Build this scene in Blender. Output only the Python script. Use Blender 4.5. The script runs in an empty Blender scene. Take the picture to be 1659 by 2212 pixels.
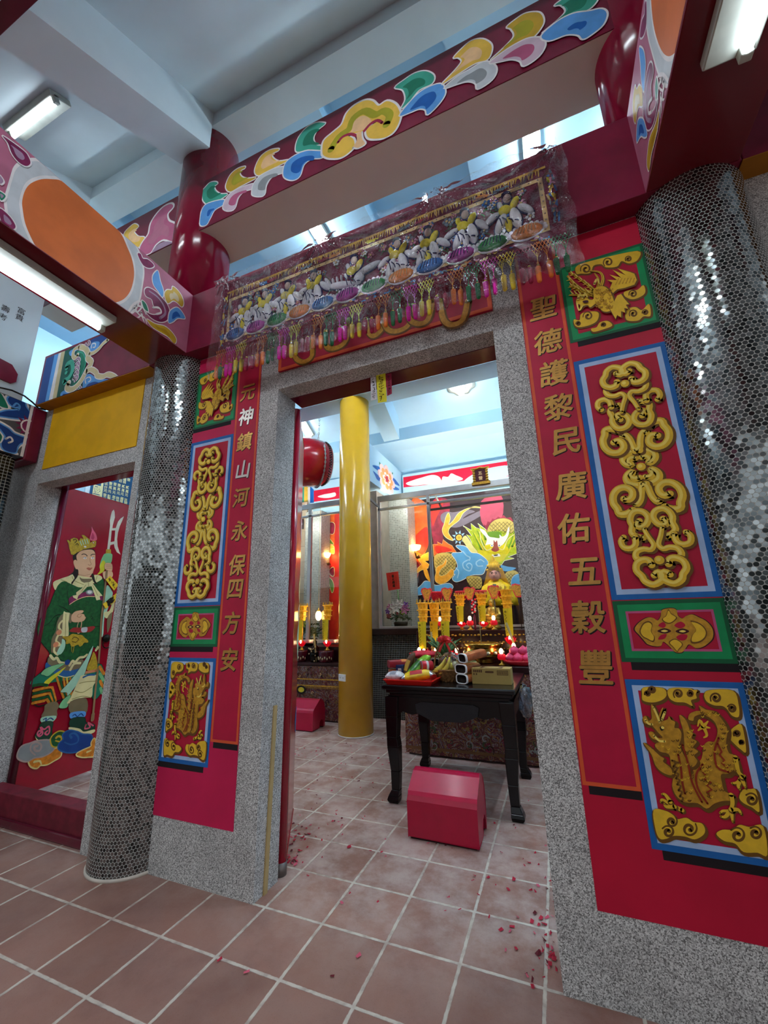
import bpy, bmesh, math, random
from mathutils import Vector, Matrix
from mathutils.geometry import tessellate_polygon
random.seed(7)
PI = math.pi
S = bpy.context.scene
COL = S.collection

# ---------------------------------------------------------------- camera
FPX, IW, IH = 875.95, 1659, 2212
CAM = Vector((1.69094, -1.56747, 1.2696))
ya, pa, ra = 0.385648, 0.256085, 0.0233767
RM = Matrix.Rotation(ya, 3, 'Z') @ Matrix.Rotation(pa, 3, 'X') @ Matrix.Rotation(ra, 3, 'Y')
cd = bpy.data.cameras.new('camera')
cam = bpy.data.objects.new('camera', cd); COL.objects.link(cam)
cd.sensor_fit = 'HORIZONTAL'; cd.sensor_width = 36; cd.lens = FPX * 36 / IW
cd.clip_start = 0.02; cd.clip_end = 100
r_, f_, u_ = RM.col[0], RM.col[1], RM.col[2]
cam.matrix_world = Matrix(((r_.x, u_.x, -f_.x, CAM.x), (r_.y, u_.y, -f_.y, CAM.y), (r_.z, u_.z, -f_.z, CAM.z), (0, 0, 0, 1)))
S.camera = cam

def ray(u, v): return RM @ Vector(((u - IW / 2) / FPX, 1, (IH / 2 - v) / FPX))
def AY(u, v, y): d = ray(u, v); return CAM + d * ((y - CAM.y) / d.y)      # measured point on the plane y
def AX(u, v, x): d = ray(u, v); return CAM + d * ((x - CAM.x) / d.x)
def AZ(u, v, z=0): d = ray(u, v); return CAM + d * ((z - CAM.z) / d.z)

# ---------------------------------------------------------------- view, world
S.view_settings.view_transform = 'Standard'; S.view_settings.look = 'None'
S.view_settings.gamma = 1; S.view_settings.exposure = 1.08
S.view_settings.use_curve_mapping = False
S.cycles.use_denoising = True
S.cycles.max_bounces = 8; S.cycles.diffuse_bounces = 4; S.cycles.glossy_bounces = 4
S.cycles.transparent_max_bounces = 16; S.cycles.transmission_bounces = 4
S.cycles.sample_clamp_indirect = 6
W = bpy.data.worlds.new('night_sky'); S.world = W; W.use_nodes = True
W.node_tree.nodes['Background'].inputs[0].default_value = (0.88, 0.94, 1, 1)
W.node_tree.nodes['Background'].inputs[1].default_value = 0.54
TUBE_W = 9.0         # fluorescent tubes in view
PORCH_FILL_W = 96.0       # added, unseen porch fill tubes behind and beside the photographer
GLIMPSE_W = 30.0     # hall tubes glimpsed over the beam
HALL_FILL_W = 105.0  # added hall tubes out of view, for fill
BACK_FILL_W = 22.0  # added rear hall tubes, kept behind the door jambs

# ---------------------------------------------------------------- materials
def lin(h):
    h = h.lstrip('#'); c = [int(h[i:i + 2], 16) / 255 for i in (0, 2, 4)]
    return tuple(x / 12.92 if x <= 0.04045 else ((x + 0.055) / 1.055) ** 2.4 for x in c) + (1,)
MATS = {}
class NT:
    def __init__(s, name):
        s.m = bpy.data.materials.new(name); s.m.use_nodes = True; s.t = s.m.node_tree
        s.b = s.t.nodes['Principled BSDF']; s.out = s.t.nodes['Material Output']
    def n(s, ty, **kw):
        nd = s.t.nodes.new(ty)
        for k, v in kw.items():
            if k.startswith('i_'):
                key = k[2:]; key = int(key) if key.isdigit() else key
                nd.inputs[key].default_value = v
            else: setattr(nd, k, v)
        return nd
    def l(s, a, b): s.t.links.new(a, b)
    def math(s, op, a, b=None, c=None, clamp=False):
        nd = s.n('ShaderNodeMath', operation=op); nd.use_clamp = clamp
        for i, x in enumerate((a, b, c)):
            if x is None: continue
            if isinstance(x, (int, float)): nd.inputs[i].default_value = x
            else: s.l(x, nd.inputs[i])
        return nd.outputs[0]
    def mix(s, f, a, b):
        nd = s.n('ShaderNodeMix', data_type='RGBA')
        for sock, x in ((nd.inputs[0], f), (nd.inputs[6], a), (nd.inputs[7], b)):
            if isinstance(x, (int, float, tuple)): sock.default_value = x
            else: s.l(x, sock)
        return nd.outputs[2]
    def coords(s, kind='Object'): return s.n('ShaderNodeTexCoord').outputs[kind]
    def noise(s, co, scale, detail=3, rough=.55):
        nd = s.n('ShaderNodeTexNoise', i_Scale=scale, i_Detail=detail, i_Roughness=rough); s.l(co, nd.inputs['Vector']); return nd.outputs[0]
    def ramp(s, x, a, b):      # smooth 0..1 between a and b
        nd = s.n('ShaderNodeMapRange', interpolation_type='SMOOTHSTEP', i_1=a, i_2=b); s.l(x, nd.inputs[0]); return nd.outputs[0]
    def bump(s, h, strength, dist=.01):
        nd = s.n('ShaderNodeBump', i_Strength=strength, i_Distance=dist); s.l(h, nd.inputs['Height']); s.l(nd.outputs[0], s.b.inputs['Normal'])

def M(name, hexcol, rough=.6, metal=0, var=.10, scale=9, bump=0, spec=.32, coat=0, emit=None, es=0):
    """painted / plain surface: one colour with a little procedural unevenness"""
    if name in MATS: return MATS[name]
    t = NT(name); c = lin(hexcol)
    t.b.inputs['Roughness'].default_value = rough; t.b.inputs['Metallic'].default_value = metal
    t.b.inputs['Specular IOR Level'].default_value = spec; t.b.inputs['Coat Weight'].default_value = coat
    t.b.inputs['Coat Roughness'].default_value = .12
    co = t.coords(); nz = t.noise(co, scale)
    d = tuple(max(0, x * (1 - var)) for x in c[:3]) + (1,); e = tuple(min(1, x * (1 + var)) for x in c[:3]) + (1,)
    t.l(t.mix(t.ramp(nz, .3, .7), d, e), t.b.inputs['Base Color'])
    if bump: t.bump(t.noise(co, scale * 12, 2), bump, .004)
    if emit:
        t.b.inputs['Emission Color'].default_value = lin(emit); t.b.inputs['Emission Strength'].default_value = es
    MATS[name] = t.m; return t.m

def make_granite(name, light, dark, mid, scale=210):
    t = NT(name); co = t.coords()
    v = t.n('ShaderNodeTexVoronoi', i_Scale=scale, feature='F1'); t.l(co, v.inputs['Vector'])
    sep = t.n('ShaderNodeSeparateColor'); t.l(v.outputs['Color'], sep.inputs[0])
    c = t.mix(t.ramp(sep.outputs[0], .25, .85), lin(mid), lin(light))
    c = t.mix(t.ramp(sep.outputs[1], .70, .82), c, lin(dark))
    c = t.mix(t.math('MULTIPLY', t.ramp(t.noise(co, 5), .35, .75), .28), c, lin(dark))
    t.l(c, t.b.inputs['Base Color']); t.b.inputs['Roughness'].default_value = .75
    t.bump(sep.outputs[2], .25, .002); MATS[name] = t.m; return t.m
GRANITE = make_granite('washed_granite', '#dfe0dc', '#6a6866', '#a8a7a4', 290)

def make_tiles():
    t = NT('terracotta_floor_tiles'); co = t.coords(); sp = t.n('ShaderNodeSeparateXYZ'); t.l(co, sp.inputs[0])
    ux = t.math('DIVIDE', sp.outputs[0], .3); uy = t.math('DIVIDE', sp.outputs[1], .3)
    wob = t.math('MULTIPLY', t.math('SUBTRACT', t.noise(co, 40), .5), .02)
    def edge(u): return t.math('ABSOLUTE', t.math('SUBTRACT', t.math('FRACT', t.math('ADD', t.math('ADD', u, .5), wob)), .5))
    e = t.math('MINIMUM', edge(ux), edge(uy))
    cell = t.n('ShaderNodeCombineXYZ'); t.l(t.math('FLOOR', ux), cell.inputs[0]); t.l(t.math('FLOOR', uy), cell.inputs[1])
    wn = t.n('ShaderNodeTexWhiteNoise'); t.l(cell.outputs[0], wn.inputs['Vector'])
    c = t.mix(wn.outputs[0], lin('#8e6759'), lin('#a3786a'))
    c = t.mix(t.math('MULTIPLY', t.ramp(t.noise(co, 3.2, 6, .65), .42, .72), .45), c, lin('#6f4f49'))
    inside = t.ramp(sp.outputs[1], .0, .7)                       # trodden ash and dust, thicker inside the doorway
    dust = t.math('MULTIPLY', t.ramp(t.noise(co, 4.5, 7, .7), .34, .66), t.math('ADD', t.math('MULTIPLY', inside, .62), .10))
    c = t.mix(dust, c, lin('#c3b0a8'))
    c = t.mix(t.math('MULTIPLY', t.ramp(t.noise(co, 170, 2), .60, .72), .25), c, lin('#5c423c'))
    g = t.math('SUBTRACT', 1, t.ramp(e, .017, .025))
    gc = t.mix(t.ramp(t.noise(co, 16, 4), .4, .7), lin('#cfc6b8'), lin('#a8988c'))
    t.l(t.mix(g, c, gc), t.b.inputs['Base Color'])
    t.b.inputs['Roughness'].default_value = .55; t.b.inputs['Specular IOR Level'].default_value = .35
    t.bump(t.math('ADD', t.math('MULTIPLY', t.ramp(e, .012, .03), 1.0), t.math('MULTIPLY', t.noise(co, 60, 4), .25)), .4, .006)
    MATS['tiles'] = t.m; return t.m
TILES = make_tiles()

def make_penny(name, pitch=.0180, disc=.0084, dark='#42484a', grout='#a9aba5'):
    """round mirror-glazed mosaic discs on a hexagonal grid; needs a UV map in metres"""
    t = NT(name); uv = t.n('ShaderNodeUVMap').outputs[0]; h = pitch * math.sqrt(3)
    def lattice(off):
        ad = t.n('ShaderNodeVectorMath', operation='ADD'); t.l(uv, ad.inputs[0]); ad.inputs[1].default_value = (off * pitch, off * h, 0)
        dv = t.n('ShaderNodeVectorMath', operation='DIVIDE'); t.l(ad.outputs[0], dv.inputs[0]); dv.inputs[1].default_value = (pitch, h, 1)
        fl = t.n('ShaderNodeVectorMath', operation='FLOOR'); t.l(dv.outputs[0], fl.inputs[0])
        fr = t.n('ShaderNodeVectorMath', operation='SUBTRACT'); t.l(dv.outputs[0], fr.inputs[0]); t.l(fl.outputs[0], fr.inputs[1])
        sb = t.n('ShaderNodeVectorMath', operation='SUBTRACT'); t.l(fr.outputs[0], sb.inputs[0]); sb.inputs[1].default_value = (.5, .5, 0)
        ml = t.n('ShaderNodeVectorMath', operation='MULTIPLY'); t.l(sb.outputs[0], ml.inputs[0]); ml.inputs[1].default_value = (pitch, h, 0)
        ln = t.n('ShaderNodeVectorMath', operation='LENGTH'); t.l(ml.outputs[0], ln.inputs[0])
        a2 = t.n('ShaderNodeVectorMath', operation='ADD'); t.l(fl.outputs[0], a2.inputs[0]); a2.inputs[1].default_value = (off * 37.7, off * 11.3, off)
        fx = t.n('ShaderNodeSeparateXYZ'); t.l(fl.outputs[0], fx.inputs[0])
        th = t.math('MULTIPLY', t.math('SUBTRACT', t.math('ADD', fx.outputs[0], .5), off), pitch / .221)
        nv = t.n('ShaderNodeCombineXYZ'); t.l(t.math('COSINE', th), nv.inputs[0]); t.l(t.math('SINE', th), nv.inputs[1])   # every disc lies flat
        return ln.outputs['Value'], a2.outputs[0], nv.outputs[0]
    d1, c1, n1 = lattice(0); d2, c2, n2 = lattice(.5)
    pick = t.math('LESS_THAN', d2, d1)
    mx = t.n('ShaderNodeMix', data_type='VECTOR'); t.l(pick, mx.inputs[0]); t.l(c1, mx.inputs[4]); t.l(c2, mx.inputs[5])
    wn = t.n('ShaderNodeTexWhiteNoise'); t.l(mx.outputs[1], wn.inputs['Vector'])
    d = t.math('MINIMUM', d1, d2); inn = t.math('SUBTRACT', 1, t.ramp(d, disc * .94, disc * 1.02))
    t.l(t.mix(inn, lin(grout), t.mix(wn.outputs[0], lin(dark), lin('#9aa0a0'))), t.b.inputs['Base Color'])
    t.l(t.math('MULTIPLY', inn, .95), t.b.inputs['Metallic'])
    t.l(t.math('ADD', t.math('MULTIPLY', inn, -.60), .70), t.b.inputs['Roughness'])
    mn = t.n('ShaderNodeMix', data_type='VECTOR'); t.l(pick, mn.inputs[0]); t.l(n1, mn.inputs[4]); t.l(n2, mn.inputs[5]); geo = mn.outputs[1]
    jit = t.n('ShaderNodeVectorMath', operation='SUBTRACT'); t.l(wn.outputs['Color'], jit.inputs[0]); jit.inputs[1].default_value = (.5, .5, .5)
    sc = t.n('ShaderNodeVectorMath', operation='SCALE'); t.l(jit.outputs[0], sc.inputs[0]); sc.inputs['Scale'].default_value = .05
    sm = t.n('ShaderNodeVectorMath', operation='ADD'); t.l(geo, sm.inputs[0]); t.l(sc.outputs[0], sm.inputs[1])
    nm = t.n('ShaderNodeVectorMath', operation='NORMALIZE'); t.l(sm.outputs[0], nm.inputs[0])
    t.l(nm.outputs[0], t.b.inputs['Normal']); MATS[name] = t.m; return t.m

def make_square_mosaic(name, pitch, tile, grout, rough=.12, metal=.3, gw=.09):
    t = NT(name); co = t.coords(); sp = t.n('ShaderNodeSeparateXYZ'); t.l(co, sp.inputs[0])
    hx = t.math('ADD', sp.outputs[0], t.math('MULTIPLY', sp.outputs[1], 1.0))
    e = None; fl = []
    for q in (hx, sp.outputs[2]):
        k = t.math('DIVIDE', q, pitch); fl.append(t.math('FLOOR', k))
        x = t.math('ABSOLUTE', t.math('SUBTRACT', t.math('FRACT', k), .5)); e = x if e is None else t.math('MAXIMUM', e, x)
    cb = t.n('ShaderNodeCombineXYZ'); t.l(fl[0], cb.inputs[0]); t.l(fl[1], cb.inputs[1])
    wn = t.n('ShaderNodeTexWhiteNoise'); t.l(cb.outputs[0], wn.inputs['Vector'])
    g = t.math('GREATER_THAN', e, .5 - gw)
    tc = lin(tile); t2 = tuple(min(1, x * 1.9 + .01) for x in tc[:3]) + (1,)
    t.l(t.mix(g, t.mix(wn.outputs[0], tc, t2), lin(grout)), t.b.inputs['Base Color'])
    t.l(t.math('MULTIPLY', t.math('SUBTRACT', 1, g), metal), t.b.inputs['Metallic'])
    t.l(t.math('ADD', t.math('MULTIPLY', g, .6), rough), t.b.inputs['Roughness']); MATS[name] = t.m; return t.m

def make_clear(name, tint='#ffffff', rough=.03, amount=1.0, bump=0, bscale=30, stretch=(1, 1, 1)):
    """thin clear sheet: mostly see-through, with glossy Fresnel reflections"""
    t = NT(name); tr = t.n('ShaderNodeBsdfTransparent'); tr.inputs[0].default_value = lin(tint)
    gl = t.n('ShaderNodeBsdfGlossy'); gl.inputs['Roughness'].default_value = rough
    fr = t.n('ShaderNodeFresnel'); fr.inputs[0].default_value = 1.5
    if bump:
        mp = t.n('ShaderNodeMapping'); mp.inputs['Scale'].default_value = stretch; t.l(t.coords(), mp.inputs[0])
        b = t.n('ShaderNodeBump', i_Strength=bump, i_Distance=.02)
        t.l(t.noise(mp.outputs[0], bscale, 5, .6), b.inputs['Height'])
        t.l(b.outputs[0], gl.inputs['Normal']); t.l(b.outputs[0], fr.inputs['Normal'])
    mx = t.n('ShaderNodeMixShader'); t.l(t.math('MULTIPLY', fr.outputs[0], amount, clamp=True), mx.inputs[0])
    t.l(tr.outputs[0], mx.inputs[1]); t.l(gl.outputs[0], mx.inputs[2]); t.l(mx.outputs[0], t.out.inputs[0])
    MATS[name] = t.m; return t.m

def lamp_mat(name, hexcol, strength):
    t = NT(name); t.b.inputs['Base Color'].default_value = (1, 1, 1, 1)
    t.b.inputs['Emission Color'].default_value = lin(hexcol); t.b.inputs['Emission Strength'].default_value = strength
    MATS[name] = t.m; return t.m

WHITE = M('white_plaster', '#cfdfe4', .7, var=.03, scale=3)
HALLWHITE = M('pale_blue_plaster', '#afd6ec', .65, var=.03, scale=3)
CREAM = M('cream_soffit_plaster', '#d3d2c4', .75, var=.03, scale=2)
MAROON = M('glossy_maroon_paint', '#5e0f27', .16, var=.12, scale=4, coat=.3)
MAROON2 = M('maroon_beam_paint', '#731431', .38, var=.2, scale=5)
CRIMSON = M('crimson_wall_paint', '#b80f33', .5, var=.08, scale=4, bump=.12)
CRIMSONL = M('cerise_wall_paint', '#c2164c', .5, var=.08, scale=4, bump=.12)
PINK = M('dusty_pink_paint', '#b56a83', .5, var=.12, scale=6)
ORANGE = M('terracotta_orange_paint', '#cf6c33', .5, var=.1, scale=5)
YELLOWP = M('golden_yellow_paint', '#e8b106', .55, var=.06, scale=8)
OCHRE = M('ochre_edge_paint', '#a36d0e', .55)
PEN = make_penny('round_mirror_mosaic')
DOORRED = M('lacquered_door_red', '#9c1028', .2, var=.12, scale=2.5, coat=.3)
STEEL = M('brushed_aluminium', '#b9bcbc', .32, metal=.85, var=.05)
GOLD = M('gold_metal', '#d8a53a', .28, metal=.9, var=.15, scale=40)
GLASS = make_clear('clear_glass', '#f8fcfa', .02, .6)
TUBE = lamp_mat('fluorescent_glow', '#e6f3ff', TUBE_W)
PFILL = lamp_mat('porch_fill_glow', '#eaf4ff', PORCH_FILL_W)
GTUBE = lamp_mat('glimpsed_tube_glow', '#e3f2ff', GLIMPSE_W)
BFILL = lamp_mat('rear_fill_glow', '#e3f2ff', BACK_FILL_W)
HFILL = lamp_mat('hall_fill_glow', '#e3f2ff', HALL_FILL_W)

# ---------------------------------------------------------------- mesh helpers
WL = {}
def wl(o): return WL.get(o.name, Vector((0, 0, 0))) if o else Vector((0, 0, 0))
def tag(o, label=None, cat=None, group=None, kind=None):
    if label: o['label'] = label
    if cat: o['category'] = cat
    if group: o['group'] = group
    if kind: o['kind'] = kind
    return o
def thing(name, loc, label, cat, group=None, kind=None):
    o = bpy.data.objects.new(name, None); COL.objects.link(o); o.empty_display_size = .05
    o.location = Vector(loc); WL[o.name] = Vector(loc)
    return tag(o, label, cat, group, kind)
class MB:
    def __init__(s): s.v = []; s.f = []; s.mi = []; s.sm = []; s.uv = {}
    def add(s, vs, fs, mi=0, sm=False, uvs=None):
        o = len(s.v); s.v += [Vector(p) for p in vs]
        for k, f in enumerate(fs):
            if uvs: s.uv[len(s.f)] = uvs[k]
            s.f.append([o + i for i in f]); s.mi.append(mi); s.sm.append(sm)
        return s
    def box(s, x0, x1, y0, y1, z0, z1, mi=0):
        P = [(x, y, z) for z in (z0, z1) for y in (y0, y1) for x in (x0, x1)]
        return s.add(P, [(0, 2, 3, 1), (4, 5, 7, 6), (0, 1, 5, 4), (2, 6, 7, 3), (0, 4, 6, 2), (1, 3, 7, 5)], mi)
    def bar(s, a, b, w, h, mi=0, up=(0, 0, 1)):
        a = Vector(a); b = Vector(b); d = (b - a).normalized(); up = Vector(up)
        x = d.cross(up); x = x.normalized() if x.length > 1e-6 else Vector((1, 0, 0)); y = x.cross(d)
        P = [p + x * (i * w / 2) + y * (j * h / 2) for p in (a, b) for (i, j) in ((-1, -1), (1, -1), (1, 1), (-1, 1))]
        return s.add(P, [(3, 2, 1, 0), (4, 5, 6, 7), (0, 1, 5, 4), (1, 2, 6, 5), (2, 3, 7, 6), (3, 0, 4, 7)], mi)
    def prism(s, pts, ext, mi=0):
        """polygon (3-D points) swept along the vector ext"""
        n = len(pts); e = Vector(ext); P = [Vector(p) for p in pts]; tri = tessellate_polygon([P])
        fs = [tuple(t) for t in tri] + [tuple(n + i for i in reversed(t)) for t in tri]
        fs += [(i, (i + 1) % n, n + (i + 1) % n, n + i) for i in range(n)]
        return s.add(P + [p + e for p in P], fs, mi)
    def lathe(s, prof, c=(0, 0, 0), seg=24, mi=0, ax='Z', sq=(1, 1), sm=True, lobes=0, lob=0):
        c = Vector(c); P = []
        for r, h in prof:
            for k in range(seg):
                t = 2 * PI * k / seg; rr = r * (1 + lob * math.cos(lobes * t)) if lobes else r
                a, b = rr * math.cos(t) * sq[0], rr * math.sin(t) * sq[1]
                P.append(c + (Vector((a, b, h)) if ax == 'Z' else Vector((h, a, b)) if ax == 'X' else Vector((a, h, b))))
        m = len(prof); fs = [(j * seg + k, j * seg + (k + 1) % seg, (j + 1) * seg + (k + 1) % seg, (j + 1) * seg + k) for j in range(m - 1) for k in range(seg)]
        fs += [tuple(reversed(range(seg))), tuple((m - 1) * seg + k for k in range(seg))]
        return s.add(P, fs, mi, sm)
    def tube(s, pts, r, seg=8, mi=0, cap=True):
        P = [Vector(p) for p in pts]; n = len(P); R = r if isinstance(r, (list, tuple)) else [r] * n; V = []; nrm = None
        for i in range(n):
            t = (P[min(i + 1, n - 1)] - P[max(i - 1, 0)]).normalized()
            if nrm is None: nrm = t.orthogonal().normalized()
            nrm = (nrm - t * nrm.dot(t)); nrm = nrm.normalized() if nrm.length > 1e-6 else t.orthogonal().normalized()
            b = t.cross(nrm)
            V += [P[i] + (nrm * math.cos(2 * PI * k / seg) + b * math.sin(2 * PI * k / seg)) * R[i] for k in range(seg)]
        fs = [(i * seg + k, i * seg + (k + 1) % seg, (i + 1) * seg + (k + 1) % seg, (i + 1) * seg + k) for i in range(n - 1) for k in range(seg)]
        if cap: fs += [tuple(reversed(range(seg))), tuple((n - 1) * seg + k for k in range(seg))]
        return s.add(V, fs, mi, True)
    def ball(s, c, r, mi=0, sc=(1, 1, 1), seg=14, rings=9, rot=None):
        c = Vector(c); V = []; 
        for j in range(rings + 1):
            ph = PI * j / rings
            for k in range(seg):
                q = Vector((math.sin(ph) * math.cos(2 * PI * k / seg) * sc[0], math.sin(ph) * math.sin(2 * PI * k / seg) * sc[1], math.cos(ph) * sc[2])) * r
                V.append(c + (rot @ q if rot else q))
        fs = [(j * seg + k, (j + 1) * seg + k, (j + 1) * seg + (k + 1) % seg, j * seg + (k + 1) % seg) for j in range(rings) for k in range(seg)]
        return s.add(V, fs, mi, True)
    def build(s, name, mats, parent=None, bevel=0, bseg=2, sub=0):
        me = bpy.data.meshes.new(name); off = Vector((0, 0, 0)); p = parent
        if parent: off = wl(parent)
        me.from_pydata([v - off for v in s.v], [], s.f)
        for m in (mats if isinstance(mats, (list, tuple)) else [mats]): me.materials.append(m)
        me.polygons.foreach_set('material_index', s.mi); me.polygons.foreach_set('use_smooth', s.sm)
        if s.uv:
            L = me.uv_layers.new(name='UVMap')
            for fi, poly in enumerate(me.polygons):
                if fi in s.uv:
                    for li, q in zip(poly.loop_indices, s.uv[fi]): L.data[li].uv = q
        me.validate(); me.update()
        o = bpy.data.objects.new(name, me); COL.objects.link(o)
        if parent: o.parent = parent; WL[o.name] = off
        if bevel:
            b = o.modifiers.new('bevel', 'BEVEL'); b.width = bevel; b.segments = bseg; b.limit_method = 'ANGLE'
        if sub:
            b = o.modifiers.new('sub', 'SUBSURF'); b.levels = sub; b.render_levels = sub
        return o
def struct(name, mb, mats, label=None, bevel=0):
    o = mb.build(name, mats, None, bevel); tag(o, label, None, None, 'structure'); return o
def dup_tree(o, off, parent=None, label=None):
    """copy of a thing with copies of its parts and sub-parts"""
    c = o.copy(); COL.objects.link(c)
    if parent: c.parent = parent
    else: c.location = Vector(o.location) + Vector(off); WL[c.name] = wl(o) + Vector(off)
    if label: c['label'] = label
    for ch in list(o.children): dup_tree(ch, off, c)
    return c

# ---------------------------------------------------------------- painted artwork on flat faces
def cat_rom(pts, closed, n=4):
    P = [Vector((p[0], p[1])) for p in pts]; m = len(P); out = []
    if m < 3: return P
    for i in range(m if closed else m - 1):
        g = (lambda k: P[k % m]) if closed else (lambda k: P[max(0, min(m - 1, k))])
        p0, p1, p2, p3 = g(i - 1), g(i), g(i + 1), g(i + 2)
        for k in range(n):
            t = k / n
            out.append(.5 * ((2 * p1) + (p2 - p0) * t + (2 * p0 - 5 * p1 + 4 * p2 - p3) * t * t + (3 * p1 - p0 - 3 * p2 + p3) * t ** 3))
    if not closed: out.append(P[-1])
    return out
def PLY(y, face=-1): return lambda a, b, d: Vector((a, y + face * d, b))    # a=x, b=z
def PLX(x, face=1): return lambda a, b, d: Vector((x + face * d, a, b))     # a=y, b=z
class Art:
    """coats of paint on one plane, every coat a hair above the last; one mesh, many paint colours"""
    def __init__(s, plane, conv=None, base=.0012, step=.00012):
        s.cl = None; s.pl = plane; s.cv = conv or (lambda p: p); s.d = base; s.st = step; s.mb = MB(); s.mats = []
    def mi(s, m):
        if m not in s.mats: s.mats.append(m)
        return s.mats.index(m)
    def fill(s, pts, m, smooth=True, raw=False, n=4):
        P = [Vector(s.cv(p)) for p in pts] if not raw else [Vector(p) for p in pts]
        if smooth: P = cat_rom(P, True, n)
        V = [Vector((p[0], p[1], 0)) for p in P]; tri = tessellate_polygon([V]); s.d += s.st
        s.mb.add([s.pl(p[0], s.c(p[1]), s.d) for p in P], [tuple(t) for t in tri], s.mi(m)); return s
    def c(s, b): return b if not s.cl else max(s.cl[0], min(s.cl[1], b))
    def stroke(s, pts, w, m, closed=False, smooth=True, taper=(1, 1), off=(0, 0), raw=False, n=4):
        P = [Vector(s.cv(p)) for p in pts] if not raw else [Vector(p) for p in pts]
        P = [Vector((p[0] + off[0], p[1] + off[1])) for p in P]
        if smooth: P = cat_rom(P, closed, n)
        if closed: P = P + [P[0]]
        N = len(P); s.d += s.st; A = []; B = []
        for i in range(N):
            t = (P[min(i + 1, N - 1)] - P[max(i - 1, 0)])
            if closed and i in (0, N - 1): t = P[1] - P[N - 2]
            t = t.normalized() if t.length > 1e-9 else Vector((1, 0)); q = Vector((-t.y, t.x)); k = i / max(1, N - 1)
            ww = w / 2 * (taper[0] + (taper[1] - taper[0]) * k); A.append(P[i] + q * ww); B.append(P[i] - q * ww)
        V = [s.pl(p.x, s.c(p.y), s.d) for p in A + B]; F = [(i, i + 1, N + i + 1, N + i) for i in range(N - 1)]
        s.mb.add(V, F, s.mi(m))
        if not closed:
            for i, tp in ((0, taper[0]), (N - 1, taper[1])):
                if tp > .3: s.dot(P[i], w / 2 * tp, m, raw=True, same=True)
        return s
    def dot(s, c, r, m, raw=False, same=False, sx=1, sy=1, seg=12):
        c = Vector(c) if raw else Vector(s.cv(c)); s.d += 0 if same else s.st
        s.mb.add([s.pl(c.x + r * sx * math.cos(2 * PI * k / seg), s.c(c.y + r * sy * math.sin(2 * PI * k / seg)), s.d) for k in range(seg)], [tuple(range(seg))], s.mi(m)); return s
    def rect(s, a0, a1, b0, b1, m): return s.fill([(a0, b0), (a1, b0), (a1, b1), (a0, b1)], m, False, True)
    def frame(s, a0, a1, b0, b1, w, m):
        s.d += s.st; o = [(a0, b0), (a1, b0), (a1, b1), (a0, b1)]; i = [(a0 + w, b0 + w), (a1 - w, b0 + w), (a1 - w, b1 - w), (a0 + w, b1 - w)]
        s.mb.add([s.pl(p[0], p[1], s.d) for p in o + i], [(k, (k + 1) % 4, 4 + (k + 1) % 4, 4 + k) for k in range(4)], s.mi(m)); return s
    def build(s, name, parent=None): return s.mb.build(name, s.mats, parent)
def crop(ox, oy, k): return lambda p: (ox + p[0] * k, oy + p[1] * k)
def on_y(cr, y):
    def f(p): q = AY(*cr(p), y); return (q.x, q.z)
    return f
def on_x(cr, x):
    def f(p): q = AX(*cr(p), x); return (q.y, q.z)
    return f
def lettering(body, size, plane, at, mat, name=None, parent=None, bold=0, shear=0, art=None, sx=1, rot=0, thick=0):
    """real writing, built as a flat mesh"""
    cu = bpy.data.curves.new('lettering', 'FONT'); cu.body = body; cu.size = size; cu.shear = shear
    cu.align_x = 'CENTER'; cu.align_y = 'CENTER'; cu.resolution_u = 3
    o = bpy.data.objects.new('lettering', cu); COL.objects.link(o)
    dg = bpy.context.evaluated_depsgraph_get(); me = o.evaluated_get(dg).to_mesh()
    V = [v.co.copy() for v in me.vertices]; F = [tuple(p.vertices) for p in me.polygons]
    o.evaluated_get(dg).to_mesh_clear(); COL.objects.unlink(o); bpy.data.objects.remove(o); bpy.data.curves.remove(cu)
    xs = [v.x for v in V] or [0]; ys = [v.y for v in V] or [0]; cx = (min(xs) + max(xs)) / 2; cy = (min(ys) + max(ys)) / 2
    c, s_ = math.cos(rot), math.sin(rot)
    for ox, oy in (((0, 0),) if not thick else ((0, 0), (thick, 0), (-thick, 0), (0, thick), (0, -thick), (thick * .7, thick * .7), (-thick * .7, -thick * .7))):
        art.d += art.st * .3; P = []
        for v in V:
            x, y = (v.x - cx) * sx + ox, v.y - cy + oy; P.append(art.pl(at[0] + x * c - y * s_, at[1] + x * s_ + y * c, art.d))
        art.mb.add(P, F, art.mi(mat))
    return art
# ================================================================ the setting
YW = .295                                   # front face of the granite wall
struct('floor', MB().add([(-30, -30, 0), (30, -30, 0), (30, 6, 0), (-30, 6, 0)], [(0, 1, 2, 3)]), TILES)
struct('wall_dark_blocker', MB().box(-14, 16, -9.2, -9, 0, 2.8), M('dark_blocker_wall', '#343a36', .8))  # unseen wall added to darken the reflections in the mosaic
w = MB()
for x0, x1, z0, z1, y1 in ((-2.6, -2.15, 0, 3.09, .48), (-2.15, -1.0, 2.41, 3.09, .417), (-1.0, .235, 0, 3.09, .48), (.235, 1.56, 2.68, 3.09, .417), (1.56, 2.8, 0, 3.09, .48), (2.8, 3.95, 2.41, 3.09, .417), (3.95, 5, 0, 3.09, .48)):
    w.box(x0, x1, YW, y1, z0, z1)
struct('wall_front', w, GRANITE, 'grey washed granite wall with a tall doorway in the middle')
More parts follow.
